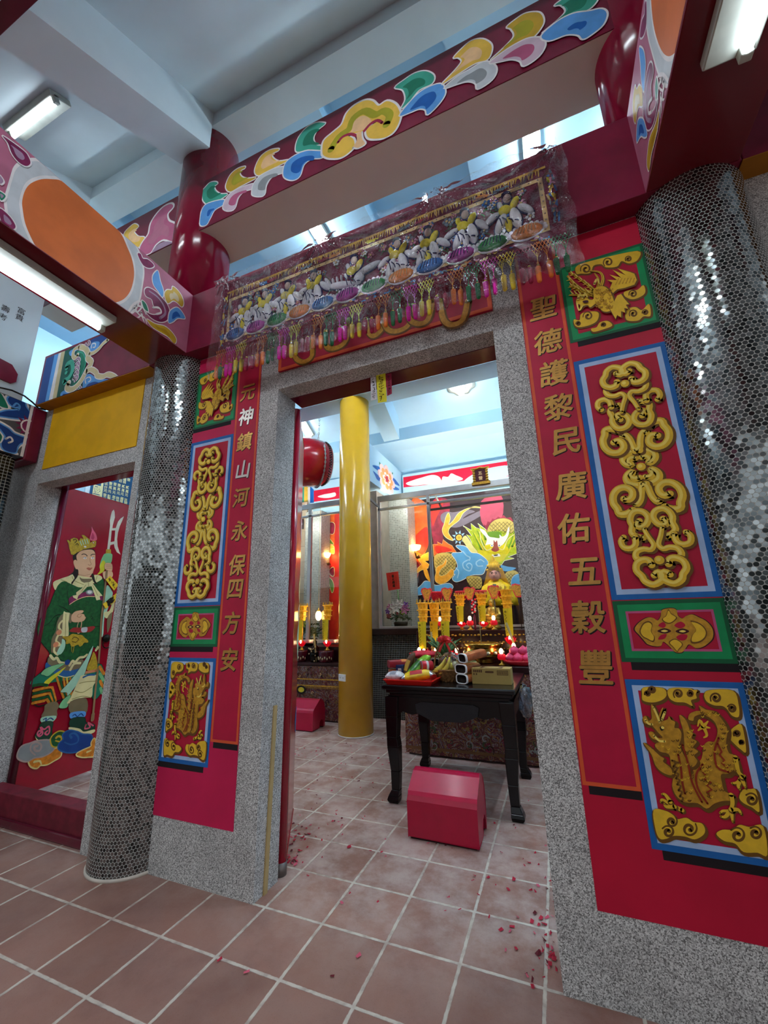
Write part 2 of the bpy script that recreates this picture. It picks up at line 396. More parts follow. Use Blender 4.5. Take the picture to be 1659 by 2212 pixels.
# porch roof: sloping slab, ridge beam and white rafters
K = .553
def slope(y, z0): return z0 + K * y
def sl_prism(mb, x0, x1, za, zb, y0, y1):
    mb.prism([(x0, y0, slope(y0, za)), (x0, y1, slope(y1, za)), (x0, y1, slope(y1, zb)), (x0, y0, slope(y0, zb))], (x1 - x0, 0, 0))
m = MB(); sl_prism(m, -6, 7, 5.33, 5.5, -4, .2)
struct('ceiling', m, WHITE, 'white sloping porch ceiling')
m = MB().box(-6, 7, .2, .45, 5.295, 6.0); struct('trim_1', m, WHITE)
rafters = MB()
for x0 in (-5.5, -3.92, -2.37, -.82, 2.3, 3.87):
    sl_prism(rafters, x0, x0 + .32, 4.94, 5.34, -4, .2)
struct('trim_2', rafters, WHITE)
# the hall behind: ceilings, beams, walls
h = MB()
h.box(-6, 7, .45, 3.2, 5.6, 5.75)
for x0, x1 in ((-6, -2.1), (-.95, .38), (1.42, 2.75), (3.9, 7)): h.box(x0, x1, .45, 2.85, 5.3, 5.6)
h.box(-6, 7, 2.85, 3.21, 4.2, 5.6)
def back_slope(y, z0): return z0 - .53 * (y - 3.2)
def bs_prism(mb, x0, x1, za, zb, y0, y1):
    mb.prism([(x0, y0, back_slope(y0, za)), (x0, y1, back_slope(y1, za)), (x0, y1, back_slope(y1, zb)), (x0, y0, back_slope(y0, zb))], (x1 - x0, 0, 0))
bs_prism(h, -6, 7, 4.55, 4.7, 3.2, 4.9)
for x0 in (-2.2, -.45, 2.0): bs_prism(h, x0, x0 + .25, 4.2, 4.6, 3.21, 3.78)
h.prism([(-6, 3.95, 3.95), (-6, 4.75, 3.95), (-6, 4.75, 4.2), (-6, 3.95, 4.2)], (13, 0, 0))
struct('trim_3', h, HALLWHITE)
struct('wall_back', MB().box(-6, 7, 4.72, 4.85, 0, 5.6), HALLWHITE)
struct('wall_right', MB().box(5.4, 5.5, .48, 4.8, 0, 5.6), HALLWHITE)
struct('wall_left', MB().box(-4.6, -4.5, .48, 4.8, 0, 5.6), HALLWHITE)
# porch side wall on the left, above the blue beam, with its writing
yE = AX(95, 655, -2.22).y
side = MB().box(-2.7, -2.22, -4, yE, 3.09, 5.3)
struct('wall_side', side, WHITE, 'white plaster side wall with black characters')
a = Art(PLX(-2.22)); INK = M('black_ink', '#191514', .7)
for body, u, v in (('富', 46, 672), ('貴', 42, 686), ('壽', 12, 667), ('考', 6, 684)):
    q = AX(u, v, -2.22); lettering(body, .062, PLX(-2.22), (q.y, q.z), INK, art=a, bold=.004)
q0, q1 = AX(-12, 775, -2.22), AX(36, 800, -2.22)
tag(a.build('wall_writing', bpy.data.objects['wall_side']), 'column of small black characters')
yb, zb = AX(33, 825, -2.22).y, AX(20, 828, -2.22).z
pl = MB().prism([(-2.219, yb - .5, zb), (-2.219, yb - .03, zb), (-2.219, yb, zb + .03), (-2.219, yb, zb + .1), (-2.219, yb - .05, zb + .16), (-2.219, yb - .5, zb + .2)], (.012, 0, 0))
o = tag(pl.build('corner_plaque', MAROON2, None, .004), 'maroon round-cornered painted plaque on the white side wall', 'plaque')

# ---- painted beams
REDGL = M('glossy_red_soffit', '#6e0b1c', .14, var=.06, scale=4, spec=.5)
ART = {}
def beam(name, x0, x1, y0, y1, z0, z1, mats, label, sides=None):
    o = thing(name, ((x0 + x1) / 2, (y0 + y1) / 2, z0), label, 'beam', None, 'structure')
    MB().box(x0, x1, y0, y1, z0, z1).build('timber', mats, o, .004)
    return o
YB, ZB0, ZB1 = .19, 3.09, 3.57
mid_beam = beam('lintel_beam', -.84, 2.63, YB, .54, ZB0, ZB1, MAROON2, 'plain maroon beam carrying the plastic-wrapped embroidered banner')
left_beam = beam('painted_beam', -2.212, -.842, YB, .54, ZB0, ZB1, MAROON2, 'beam over the yellow panel painted with blue and green cloud scrolls')
right_beam = beam('painted_beam', 2.632, 5, YB, .54, ZB0, ZB1, MAROON2, 'dark maroon beam at the right edge beyond the wide mosaic column')
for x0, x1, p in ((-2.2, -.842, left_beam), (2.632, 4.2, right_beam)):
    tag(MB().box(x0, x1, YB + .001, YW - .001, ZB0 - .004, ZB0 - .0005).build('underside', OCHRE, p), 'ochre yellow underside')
pink_l = beam('bracket_beam', -.83, -.485, -3.6, YB - .001, ZB0, ZB1, REDGL, 'pink-sided beam with an orange oval left of the banner')
pink_r = beam('bracket_beam', 2.285, 2.62, -3.6, YB - .001, ZB0, ZB1, REDGL, 'pink-sided beam with an orange oval at the upper right corner')
up_mid = beam('painted_beam', -.6, 2.4, .21, .54, 4.2, 4.70, CREAM, 'upper beam painted with yellow cloud and coloured leaf sprays')
up_left = beam('painted_beam', -2.6, -.72, .21, .54, 4.2, 4.70, CREAM, 'upper beam behind the orange oval with pink cloud swirl')
up_right = beam('painted_beam', 2.55, 5, .21, .54, 4.2, 4.70, CREAM, 'upper beam piece at the far top right')
front_beam = beam('eave_beam', -4.5, 5, -1.35, -.975, 4.36, 4.9, MAROON, 'dark maroon eave beam at the top left corner')
# ---- the two mosaic columns, red above the beams
def column(cx, label):
    t = thing('mosaic_column', (cx, .372, 0), label, 'column', None, 'structure')
    m = MB(); r = .221; n = 72; nz = 2; z0, z1 = .012, ZB0
    ring = [(cx + r * math.cos(2 * PI * k / n), .372 + r * math.sin(2 * PI * k / n)) for k in range(n)]
    V = [(x, y, z) for z in (z0, z1) for x, y in ring]; F = []; U = []
    for k in range(n):
        F.append((k, (k + 1) % n, n + (k + 1) % n, n + k)); a0 = 2 * PI * r * k / n; a1 = 2 * PI * r * (k + 1) / n
        U.append([(a0, z0), (a1, z0), (a1, z1), (a0, z1)])
    m.add(V, F, 0, True, U); tag(m.build('mosaic_shaft', PEN, t), 'shaft of round mirrored mosaic discs')
    MB().lathe([(r + .006, 0), (r + .006, .014), (r - .01, .016)], (cx, .372, 0), 64).build('base_ring', M('pale_grout', '#cfc7ba', .8), t)
    tag(MB().lathe([(.218, ZB1), (.218, 5.5)], (cx, .372, 0), 64).build('upper_shaft', M('glossy_crimson_column', '#7d0e2a', .14, var=.08, scale=3, coat=.1), t), 'glossy red upper shaft')
    return t
column(-.662, 'mosaic-clad round column between the two doorways on the left')
column(2.462, 'wide mosaic-clad round column at the right edge')
# ---- left side: square mosaic pillar under a short painted beam
MOS = make_square_mosaic('black_square_mosaic', .026, '#1a1d20', '#a5a89f', .08, .75, .07)
p = thing('mosaic_pillar', (-2.45, -.08, 0), 'square black-tiled mosaic pillar at the left edge', 'pillar', None, 'structure')
MB().box(-2.75, -2.23, -.36, .17, 0, 2.62).build('tiled_shaft', MOS, p, .05, 4)
side_beam = thing('cloud_beam', (-2.35, -.5, 2.62), 'short beam painted with blue and white clouds above the tiled pillar', 'beam', None, 'structure')
MB().box(-2.6, -2.222, -3, .21, 2.62, 3.088).build('timber', M('slate_grey_paint', '#57595c', .5), side_beam)
e0 = AX(76, 890, -2.222).y
MB().box(-2.6, -2.2135, .19, .291, 2.60, 3.085).build('end_cap', MAROON2, side_beam, .012)
cab = [AX(u, v, -2.2) for u, v in ((-10, 838), (25, 846), (52, 858), (70, 872), (82, 884), (98, 888))]
tag(MB().tube([(c.x, c.y, c.z + .012) for c in cab], .007).build('cable', M('black_rubber', '#141414', .5)), 'black cable sagging along the top of the blue cloud beam', 'cable')
# ---- yellow painted field over the side doorway
tag(MB().box(-2.125, -1.01, YW - .006, YW - .0005, 2.53, 3.086).build('yellow_panel', YELLOWP), 'golden yellow painted panel over the left doorway', 'panel')
# ---- door frames and leaves
f = thing('door_1', (.9, .53, 0), 'maroon door frame inside the main doorway', 'door frame', None, 'structure')
MB().box(.236, 1.559, .418, .557, 2.678, 2.95).build('frame_head', MAROON, f, .004)
MB().box(1.565, 1.62, .482, .565, 0, 2.655).build('frame_post', MAROON, f, .004)
f = thing('door_2', (-1.6, .53, 0), 'maroon door frame of the left doorway', 'door frame', None, 'structure')
MB().box(-2.149, -1.001, .418, .51, 2.408, 2.7).build('frame_head', MAROON, f, .004)
MB().box(-1.0, -.95, .482, .54, 0, 2.385).build('frame_post', MAROON, f, .004)
s = thing('door_threshold', (-1.6, .38, 0), 'raised dark red threshold across the left doorway', 'threshold')
MB().box(-2.149, -1.001, .335, .45, 0, .19).build('sill', M('worn_threshold_red', '#6d1c2c', .5, var=.25, scale=14), s, .006)
MB().box(-2.149, -1.001, .318, .335, 0, .055).build('moulding', MAROON, s, .008)
tag(MB().bar((.2395, .375, .0), (.2395, .395, .83), .026, .008, up=(1, 0, 0)).build('wooden_batten', M('raw_batten_wood', '#b9a06d', .7)), 'thin raw wooden batten nailed to the left door jamb', 'batten')
# ================================================================ lamps
LAMPW = M('white_lamp_enamel', '#b4b9ae', .45)
def tube_lamp(a, b, label, glow, up=(0, 0, 1), side=0.036, group=None, two=False, flip=1):
    """batten fitting against a ceiling with two fluorescent tubes under it; a, b = ends of the fitting's back"""
    a, b, up = Vector(a), Vector(b), Vector(up).normalized(); d = (b - a).normalized(); x = d.cross(up)
    t = thing('fluorescent_lamp', (a + b) / 2, label, 'lamp', group)
    MB().bar(a - up * .022, b - up * .022, .15, .042, 0, up).build('housing', LAMPW, t, .006)
    for s in ((-1, 1) if two else (flip,)):
        m = MB(); c0, c1 = a - up * .074 + x * side * s + d * .03, b - up * .066 + x * side * s - d * .03
        m.tube([c0, c1], .0135, 12, 0).build('tube', glow, t)
        for p, q in ((a, d), (b, -d)):
            c = p - up * .05 + x * side * s; MB().bar(c - q * 0, c + q * .03, .036, .055, 0, up).build('tube_holder', LAMPW, t, .004)
    return t
tube_lamp((-.655, -1.02, ZB0 - .001), (-.655, -.235, ZB0 - .001), 'fluorescent lamp under the pink beam on the left', TUBE, flip=-1)
tube_lamp((2.44, -1.02, ZB0 - .001), (2.44, -.25, ZB0 - .001), 'fluorescent lamp under the pink beam at the upper right', TUBE)
sl_up = Vector((0, -K, 1)).normalized()
def on_slope(x, y): return Vector((x, y, slope(y, 5.33) - .002))
tube_lamp(on_slope(-1.82, -.5), on_slope(-1.24, -.5), 'fluorescent lamp on the white sloping ceiling at the upper left', TUBE, sl_up, flip=1)
tube_lamp(on_slope(.2, -2.1), on_slope(1.5, -2.1), 'added unseen fill lamp on the porch ceiling above the photographer', PFILL, sl_up)  # added out of view to brighten the porch front
tube_lamp(on_slope(-1.9, -1.9), on_slope(-1.1, -1.9), 'added fill lamp on the porch ceiling of the left bay, out of sight', PFILL, sl_up)  # another added tube, unseen, filling the left bay
tube_lamp(on_slope(3.0, -1.2), on_slope(3.7, -1.2), 'added unseen fill lamp on the porch ceiling of the right bay', PFILL, sl_up, two=True)  # added unseen pair of tubes filling the right bay
for x, n in ((-.18, 'left'), (1.97, 'right')):
    tube_lamp((x, .75, 5.299), (x, 2.25, 5.299), 'hall ceiling lamp glimpsed through the gap over the banner, %s one' % n, GTUBE, two=True)
tube_lamp((2.9, 1.3, 5.299), (2.9, 2.6, 5.299), 'added hall fill lamp out of sight to the right of the doorway', HFILL, two=True)  # added tubes out of view to brighten the hall
bk_up = Vector((0, .53, 1)).normalized()
for bx_, n in ((1.75, 'right'), (-1.75, 'left')):
    tube_lamp((bx_, 3.35, back_slope(3.35, 4.55) - .002), (bx_, 3.75, back_slope(3.75, 4.55) - .002), 'added fill lamp on the rear hall ceiling hidden behind the %s door jamb' % n, BFILL, (0, .53, 1), two=True)  # added, hidden tubes to lift the light at the hall's rear
tube_lamp((-3.0, .9, 5.299), (-3.0, 2.2, 5.299), 'added hall fill lamp out of sight above the left doorway', HFILL, two=True)  # unseen tubes added to fill the left side of the hall
# rosette lamp with three globes on the sloping hall ceiling
c = Vector((.83, 3.44, back_slope(3.44, 4.55))); nrm = Vector((0, -.53, -1)).normalized()
t = thing('ceiling_lamp', c, 'white rosette ceiling lamp with three glowing globes', 'lamp')
rot = Vector((0, 0, -1)).rotation_difference(nrm)
def lam(name, prof, mat, off=(0, 0, 0), lobes=0, lob=0, seg=40):
    m = MB().lathe(prof, (0, 0, 0), seg, 0, lobes=lobes, lob=lob); m.v = [c + rot @ (Vector((v.x, v.y, -v.z)) + Vector(off)) for v in m.v]
    return m.build(name, mat, t)
lam('rosette', [(.21, 0), (.225, .012), (.20, .022), (.19, .035), (.15, .042), (.05, .05)], LAMPW, lobes=10, lob=.05, seg=80)
GLOBE = lamp_mat('globe_glow', '#f2f6ff', 16)
for k in range(3):
    an = PI * 2 * k / 3 + PI / 2; ox, oy = .085 * math.cos(an), .085 * math.sin(an)
    lam('socket', [(.06, .03), (.066, .05), (.06, .075), (.045, .085)], LAMPW, (ox, oy, 0))
    m = MB().ball(c + rot @ Vector((ox * 1.25, oy * 1.25, -.125)), .05, 0); m.build('globe', GLOBE, t)
# ================================================================ painted panels on the front wall
RED_D = M('panel_red', '#b30c33', .5, var=.06); BLUE = M('frame_blue', '#1763ab', .5); PALE = M('frame_pale_blue', '#a9c3e6', .5)
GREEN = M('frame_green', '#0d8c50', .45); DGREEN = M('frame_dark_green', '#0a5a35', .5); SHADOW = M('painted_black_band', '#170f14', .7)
PINKL = M('pink_line', '#c25080', .5); ORLINE = M('orange_line', '#d9582f', .5)
YEL = M('gilt_yellow', '#e3b82e', .45, var=.08, scale=30); YELL = M('gilt_light', '#f1d663', .45); BRN = M('gilt_brown', '#6b4714', .55); OCH = M('gilt_ochre', '#c08d26', .5, var=.18, scale=60)
DKR = M('dark_maroon_line', '#3c0a16', .6); GILT = M('gilt_letter', '#cc9b50', .3, metal=.55, var=.1, scale=30); GILT_GLINT = M('gilt_letter_glint', '#ded5cb', .3, metal=.3); BLK = M('letter_black', '#120c0c', .6)  # the white gilt carries the glint of gold leaf in its colour
def field(x0, x1, z0, z1, mat, nm, label):
    o = MB().box(x0, x1, YW - .003, YW - .0002, z0, z1).build(nm, mat); return tag(o, label, None, None, 'structure')
field(-.455, .095, .27, 3.085, CRIMSONL, 'trim_3', 'cerise red painted wall field left of the doorway')
field(1.702, 2.40, .27, 3.085, CRIMSON, 'trim_4', 'deep red painted wall field right of the doorway')
P0 = YW - .0032
C7 = crop(1100, 460, 559 / 1659); C8 = crop(1160, 960, 499 / 1659); C9 = crop(1160, 1400, 499 / 1659)
MX = lambda f, mir: (lambda p: (1.803 - f(p)[0], f(p)[1])) if mir else f
DZ = lambda mir: .047 if mir else 0                        # the left-hand set hangs a little higher
def zsh(f, mir): return (lambda p: (MX(f, mir)(p)[0], MX(f, mir)(p)[1] + DZ(mir)))
def panel(name, label, x0, x1, z0, z1, mir, frames, shadow=True):
    a0, a1 = (1.803 - x1, 1.803 - x0) if mir else (x0, x1); z0 += DZ(mir); z1 += DZ(mir)
    t = thing(name, ((a0 + a1) / 2, P0, z0), label, 'painted panel')
    a = Art(PLY(P0), base=.0004); a.rect(a0, a1, z0, z1, RED_D); a.build('red_ground', t)
    a = Art(PLY(P0), base=.0008); k = 0
    for w, m in frames: a.frame(a0 + k, a1 - k, z0 + k, z1 - k, w, m); k += w
    tag(a.build('border', t), ' and '.join(m.name.replace('frame_', '').replace('_', ' ') for w, m in frames[:2]) + ' border')
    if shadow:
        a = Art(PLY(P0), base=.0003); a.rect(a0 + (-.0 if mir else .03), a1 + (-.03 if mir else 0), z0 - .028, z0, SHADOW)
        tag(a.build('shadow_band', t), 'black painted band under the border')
    return t
def two_tone(a, pts, w, closed=False, taper=(1, 1)):
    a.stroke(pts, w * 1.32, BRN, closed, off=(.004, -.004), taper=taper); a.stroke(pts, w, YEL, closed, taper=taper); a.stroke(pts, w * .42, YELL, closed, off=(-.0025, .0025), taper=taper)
# -- swirling ornament, one quarter traced and mirrored about both axes
QS = [([(688, 245), (655, 252), (628, 232), (640, 203), (612, 214), (593, 245), (606, 280), (650, 296), (700, 300), (735, 292)], .030, (.8, 1)),
      ([(735, 290), (702, 312), (700, 352), (694, 402), (672, 436), (650, 424)], .026, (1, .9)),
      ([(575, 398), (610, 404), (634, 380), (630, 340), (585, 316), (532, 330), (500, 375), (502, 430), (530, 470), (545, 505), (595, 506), (640, 480)], .030, (.9, 1)),
      ([(684, 556), (668, 590), (700, 600), (736, 576), (746, 530), (712, 492), (660, 486), (628, 510), (618, 555), (634, 592), (630, 640), (664, 668), (712, 676)], .027, (.9, .9)),
      ([(572, 672), (553, 702), (572, 744), (622, 752), (656, 724), (652, 672)], .024, (.9, 1)),
      ([(712, 610), (745, 668), (784, 726), (764, 762), (716, 756), (668, 772), (655, 808), (676, 832), (716, 838)], .026, (.6, 1)),
      ([(768, 870), (748, 838), (705, 834), (664, 862), (662, 912), (700, 950), (722, 986), (782, 1010), (840, 980), (852, 944), (816, 920), (786, 944)], .029, (.9, .8))]
def scroll_art(t, mir):
    f = on_y(C8, P0); cx, cz = 2.081, None
    ctr = f((695, 172)); bot = f((822, 836)); k0 = ctr[1]
    def quarter(sx, sz):
        def g(p):
            x, z = f(p); ax = ctr[0] + (bot[0] - ctr[0]) * (ctr[1] - z) / (ctr[1] - bot[1])
            x = cx + (x - ax) * sx; z = k0 + (z - k0) * sz
            return ((1.803 - x) if mir else x, z + DZ(mir) + (-.0 if mir else 0))
        return g
    a = Art(PLY(P0), base=.001)
    for q, w, tp in QS:
        for pas in range(3):
            for sx in (1, -1):
                for sz in (1, -1):
                    g = quarter(sx, sz); P = [g(p) for p in q]
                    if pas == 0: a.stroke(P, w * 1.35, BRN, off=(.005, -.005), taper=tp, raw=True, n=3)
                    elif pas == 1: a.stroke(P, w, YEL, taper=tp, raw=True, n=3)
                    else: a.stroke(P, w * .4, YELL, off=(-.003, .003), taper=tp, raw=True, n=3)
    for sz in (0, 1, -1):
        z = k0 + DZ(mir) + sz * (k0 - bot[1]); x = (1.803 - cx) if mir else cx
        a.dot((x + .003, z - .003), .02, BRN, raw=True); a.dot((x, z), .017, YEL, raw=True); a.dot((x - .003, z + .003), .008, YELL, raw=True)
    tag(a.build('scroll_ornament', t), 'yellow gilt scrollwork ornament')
# -- emblem with four leaves
def emblem_art(t, mir):
    g = zsh(on_y(C8, P0), mir); a = Art(PLY(P0), g, .001)
    outl = [(692, 1330), (712, 1290), (745, 1262), (790, 1240), (830, 1245), (862, 1262), (885, 1230), (890, 1190), (925, 1175), (975, 1172), (1005, 1188), (1012, 1225), (1045, 1248), (1075, 1228), (1120, 1218), (1170, 1240), (1215, 1262), (1255, 1300), (1275, 1345), (1270, 1395), (1240, 1430), (1195, 1460), (1145, 1468), (1095, 1440), (1070, 1470), (1040, 1500), (990, 1495), (950, 1455), (905, 1420), (888, 1450), (850, 1455), (790, 1440), (760, 1410), (730, 1375)]
    a.fill(outl, DKR); a.fill([(p[0] * .965 + 34, p[1] * .965 + 46) for p in outl], OCH)
    for hole in ([(870, 1300), (905, 1275), (925, 1300), (905, 1318)], [(985, 1300), (1030, 1272), (1065, 1298), (1030, 1322)], [(870, 1400), (890, 1368), (930, 1362), (915, 1395)], [(1000, 1382), (1040, 1362), (1080, 1372), (1062, 1405), (1020, 1405)]): a.fill(hole, RED_D)
    for e in ((915, 1340), (1045, 1342)):
        a.fill([(e[0] - 52, e[1]), (e[0], e[1] - 20), (e[0] + 48, e[1]), (e[0], e[1] + 18)], DKR); a.fill([(e[0] - 26, e[1]), (e[0], e[1] - 9), (e[0] + 24, e[1]), (e[0], e[1] + 8)], YELL)
    for leaf in ([(735, 1340), (760, 1285), (800, 1268), (828, 1290), (820, 1340), (845, 1385), (835, 1420), (790, 1400), (755, 1380)], [(1100, 1265), (1150, 1275), (1195, 1305), (1220, 1350), (1205, 1395), (1160, 1425), (1105, 1425), (1110, 1375), (1140, 1335), (1120, 1295)], [(895, 1255), (925, 1230), (942, 1185), (965, 1215), (1005, 1245), (960, 1285), (920, 1280)], [(945, 1420), (985, 1395), (1030, 1415), (1045, 1440), (1015, 1475), (1005, 1490), (975, 1455)]):
        a.fill(leaf, BRN); q = [(sum(p[0] for p in leaf) / len(leaf), sum(p[1] for p in leaf) / len(leaf))][0]
        a.fill([(q[0] + (p[0] - q[0]) * .86, q[1] + (p[1] - q[1]) * .86) for p in leaf], YEL)
    tag(a.build('emblem', t), 'gilt four-leaf emblem')
def cloud(a, pts, curls):
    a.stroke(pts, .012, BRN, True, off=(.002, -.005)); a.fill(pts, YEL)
    for c in curls:
        cx = sum(p[0] for p in c) / len(c); cy = sum(p[1] for p in c) / len(c); R = max(math.hypot(p[0] - cx, p[1] - cy) for p in c) * .92; s0 = math.atan2(c[0][1] - cy, c[0][0] - cx)
        a.stroke([(cx + R * (1 - .8 * k / 13) * math.cos(s0 + k * .62), cy + R * (1 - .8 * k / 13) * math.sin(s0 + k * .62)) for k in range(14)], .0105, BRN, taper=(.4, 1.1))
# -- dragon
def dragon_art(t, mir):
    g = zsh(on_y(C9, P0), mir); a = Art(PLY(P0), g, .001)
    for pts, cu in (([(765, 282), (895, 285), (930, 320), (920, 355), (880, 380), (820, 390), (760, 375), (755, 330)], [[(795, 300), (830, 320), (850, 300), (830, 285)], [(770, 335), (800, 335), (810, 310)]]),
                    ([(950, 290), (1090, 288), (1120, 300), (1150, 300), (1140, 330), (1145, 360), (1105, 375), (1115, 415), (1060, 390), (990, 385), (945, 350)], [[(985, 355), (1035, 350), (1050, 310), (1005, 300), (995, 325)], [(1090, 300), (1110, 330), (1090, 350)]]),
                    ([(1200, 330), (1240, 300), (1405, 305), (1445, 400), (1448, 490), (1400, 485), (1365, 440), (1330, 415), (1270, 410), (1215, 380)], [[(1255, 375), (1290, 385), (1330, 360), (1300, 335), (1245, 340)], [(1370, 420), (1400, 410), (1430, 450), (1390, 455)]]),
                    ([(1385, 600), (1420, 560), (1470, 555), (1500, 740), (1460, 725), (1420, 690), (1385, 650)], [[(1410, 630), (1450, 620), (1440, 590)], [(1455, 690), (1480, 660)]]),
                    ([(1450, 1070), (1475, 1015), (1530, 1010), (1570, 1020), (1595, 1170), (1540, 1140), (1480, 1110)], [[(1495, 1050), (1540, 1100), (1575, 1110)]]),
                    ([(835, 1160), (920, 1165), (975, 1195), (1005, 1225), (1070, 1215), (1120, 1245), (1180, 1255), (1205, 1300), (1190, 1340), (1130, 1370), (1060, 1350), (980, 1345), (930, 1365), (880, 1365), (850, 1300)], [[(990, 1215), (1000, 1250), (950, 1268), (920, 1235)], [(1140, 1255), (1060, 1255), (1050, 1310), (1090, 1340), (1120, 1310)], [(895, 1290), (960, 1310), (965, 1350)]]),
                    ([(1285, 1330), (1330, 1300), (1400, 1300), (1450, 1265), (1520, 1280), (1620, 1275), (1650, 1480), (1580, 1465), (1480, 1460), (1420, 1400), (1340, 1380)], [[(1385, 1300), (1400, 1360), (1450, 1385), (1490, 1350), (1460, 1310)], [(1525, 1285), (1540, 1340), (1590, 1360), (1600, 1320)]])):
        cloud(a, pts, cu)
    tag(a.build('cloud_pattern', t), 'yellow curling clouds around the dragon')
    a = Art(PLY(P0), g, .003)
    body = [(820, 400), (845, 440), (862, 500), (890, 440), (905, 430), (880, 520), (935, 510), (945, 488), (965, 515), (990, 530), (985, 570), (1015, 575), (1035, 610), (1030, 660), (1020, 690), (1040, 740), (1070, 800), (1085, 860), (1100, 930), (1130, 850), (1180, 790), (1195, 700), (1230, 668), (1270, 670), (1295, 600), (1280, 540), (1240, 500), (1180, 475), (1130, 490), (1120, 520), (1085, 510), (1095, 470), (1140, 450), (1175, 448), (1160, 410), (1210, 440), (1265, 450), (1300, 480), (1340, 530), (1365, 590), (1355, 680), (1375, 750), (1410, 765), (1435, 820), (1445, 890), (1400, 880), (1370, 900), (1320, 905), (1325, 960), (1345, 1025), (1400, 1050), (1400, 1090), (1330, 1095), (1270, 1115), (1215, 1150), (1150, 1110), (1060, 1105), (1000, 1060), (970, 990), (975, 920), (960, 830), (945, 760), (880, 740), (845, 690), (890, 665), (830, 650), (800, 605), (830, 600), (860, 640), (900, 640), (865, 600), (815, 545), (775, 540), (758, 500), (780, 485), (800, 520), (822, 505), (820, 460)]
    a.stroke(body, .013, BRN, True, off=(.004, -.006)); a.fill(body, OCH, n=3)
    for fin in ([(1020, 480), (1070, 520), (1100, 600), (1120, 610), (1108, 645), (1145, 670), (1118, 710), (1155, 740), (1125, 770), (1150, 810), (1120, 850), (1085, 830), (1060, 740), (1050, 600)], [(762, 675), (830, 725), (880, 770), (910, 790), (905, 815), (960, 860), (965, 910), (900, 890), (850, 840), (820, 760)]):
        a.stroke(fin, .010, BRN, True, off=(.003, -.004)); a.fill(fin, OCH)
    for leg in ([(1040, 1160), (960, 1120), (900, 1085), (885, 1100)], [(955, 1100), (920, 1050), (895, 1045)], [(985, 1135), (925, 1135), (912, 1115)], [(1390, 1050), (1400, 1110), (1380, 1160), (1330, 1165), (1310, 1180)], [(1385, 1160), (1350, 1205), (1315, 1205)], [(1390, 1155), (1400, 1240)], [(1390, 1155), (1440, 1155), (1460, 1185)], [(1420, 780), (1440, 880), (1470, 920), (1430, 960), (1395, 965)], [(1455, 940), (1440, 985), (1450, 1010)], [(1465, 930), (1490, 995)], [(1465, 920), (1485, 910)]):
        a.stroke(leg, .019, BRN, taper=(1, .4), off=(.002, -.003)); a.stroke(leg, .013, YEL, taper=(1, .4))
    for tail in ([(1190, 560), (1165, 515), (1150, 560)], [(1190, 560), (1225, 520)], [(1190, 560), (1240, 570)], [(1190, 560), (1215, 620), (1190, 640)], [(1185, 560), (1150, 590)]):
        a.stroke(tail, .012, YEL, taper=(1, .3))
    for ln in ([(1010, 760), (1030, 860), (1040, 960), (1060, 1040)], [(1040, 690), (1080, 820), (1110, 960), (1180, 1100)], [(1185, 830), (1140, 900), (1150, 1000), (1220, 1110)], [(1300, 640), (1270, 740), (1290, 850), (1370, 885)]):
        a.stroke(ln, .006, M('rust_line', '#8f2a12', .6))
    for zz in ([(1170, 860), (1215, 920), (1190, 930), (1245, 960), (1215, 980), (1250, 1010), (1215, 1030), (1240, 1060)], [(1290, 680), (1320, 740), (1305, 760), (1340, 800), (1320, 820), (1360, 850)]):
        a.stroke(zz, .006, MATS['rust_line'], smooth=False)
    rs = random.Random(3)
    for k in range(150):                                     # scales
        i = rs.choice([(1050, 950, 60, 140), (1230, 760, 60, 90), (1280, 1010, 70, 90), (960, 700, 70, 50), (1330, 620, 22, 90), (1000, 870, 30, 80), (1200, 900, 40, 60), (1370, 830, 50, 40), (1230, 465, 60, 15), (1090, 680, 18, 110)])
        x, y = i[0] + rs.uniform(-1, 1) * i[2], i[1] + rs.uniform(-1, 1) * i[3]
        a.stroke([(x - 9, y - 4), (x, y + 6), (x + 9, y - 4)], .0024, YEL if k % 2 else BRN, n=3)
    a.fill([(870, 555), (895, 545), (900, 570), (880, 580)], BLK); a.dot((890, 558), .005, YELL)
    for ln in ([(825, 415), (850, 470), (868, 520)], [(770, 505), (790, 530), (815, 535)], [(905, 450), (885, 500)], [(830, 615), (865, 650), (905, 655)]): a.stroke(ln, .007, YELL)
    for k in range(7): a.stroke([(955 + k * 9, 790 + k * 42), (985 + k * 8, 800 + k * 42), (970 + k * 9, 828 + k * 42)], .006, BRN, n=2)
    tag(a.build('dragon_figure', t), 'gilt dragon rearing with raised claws')
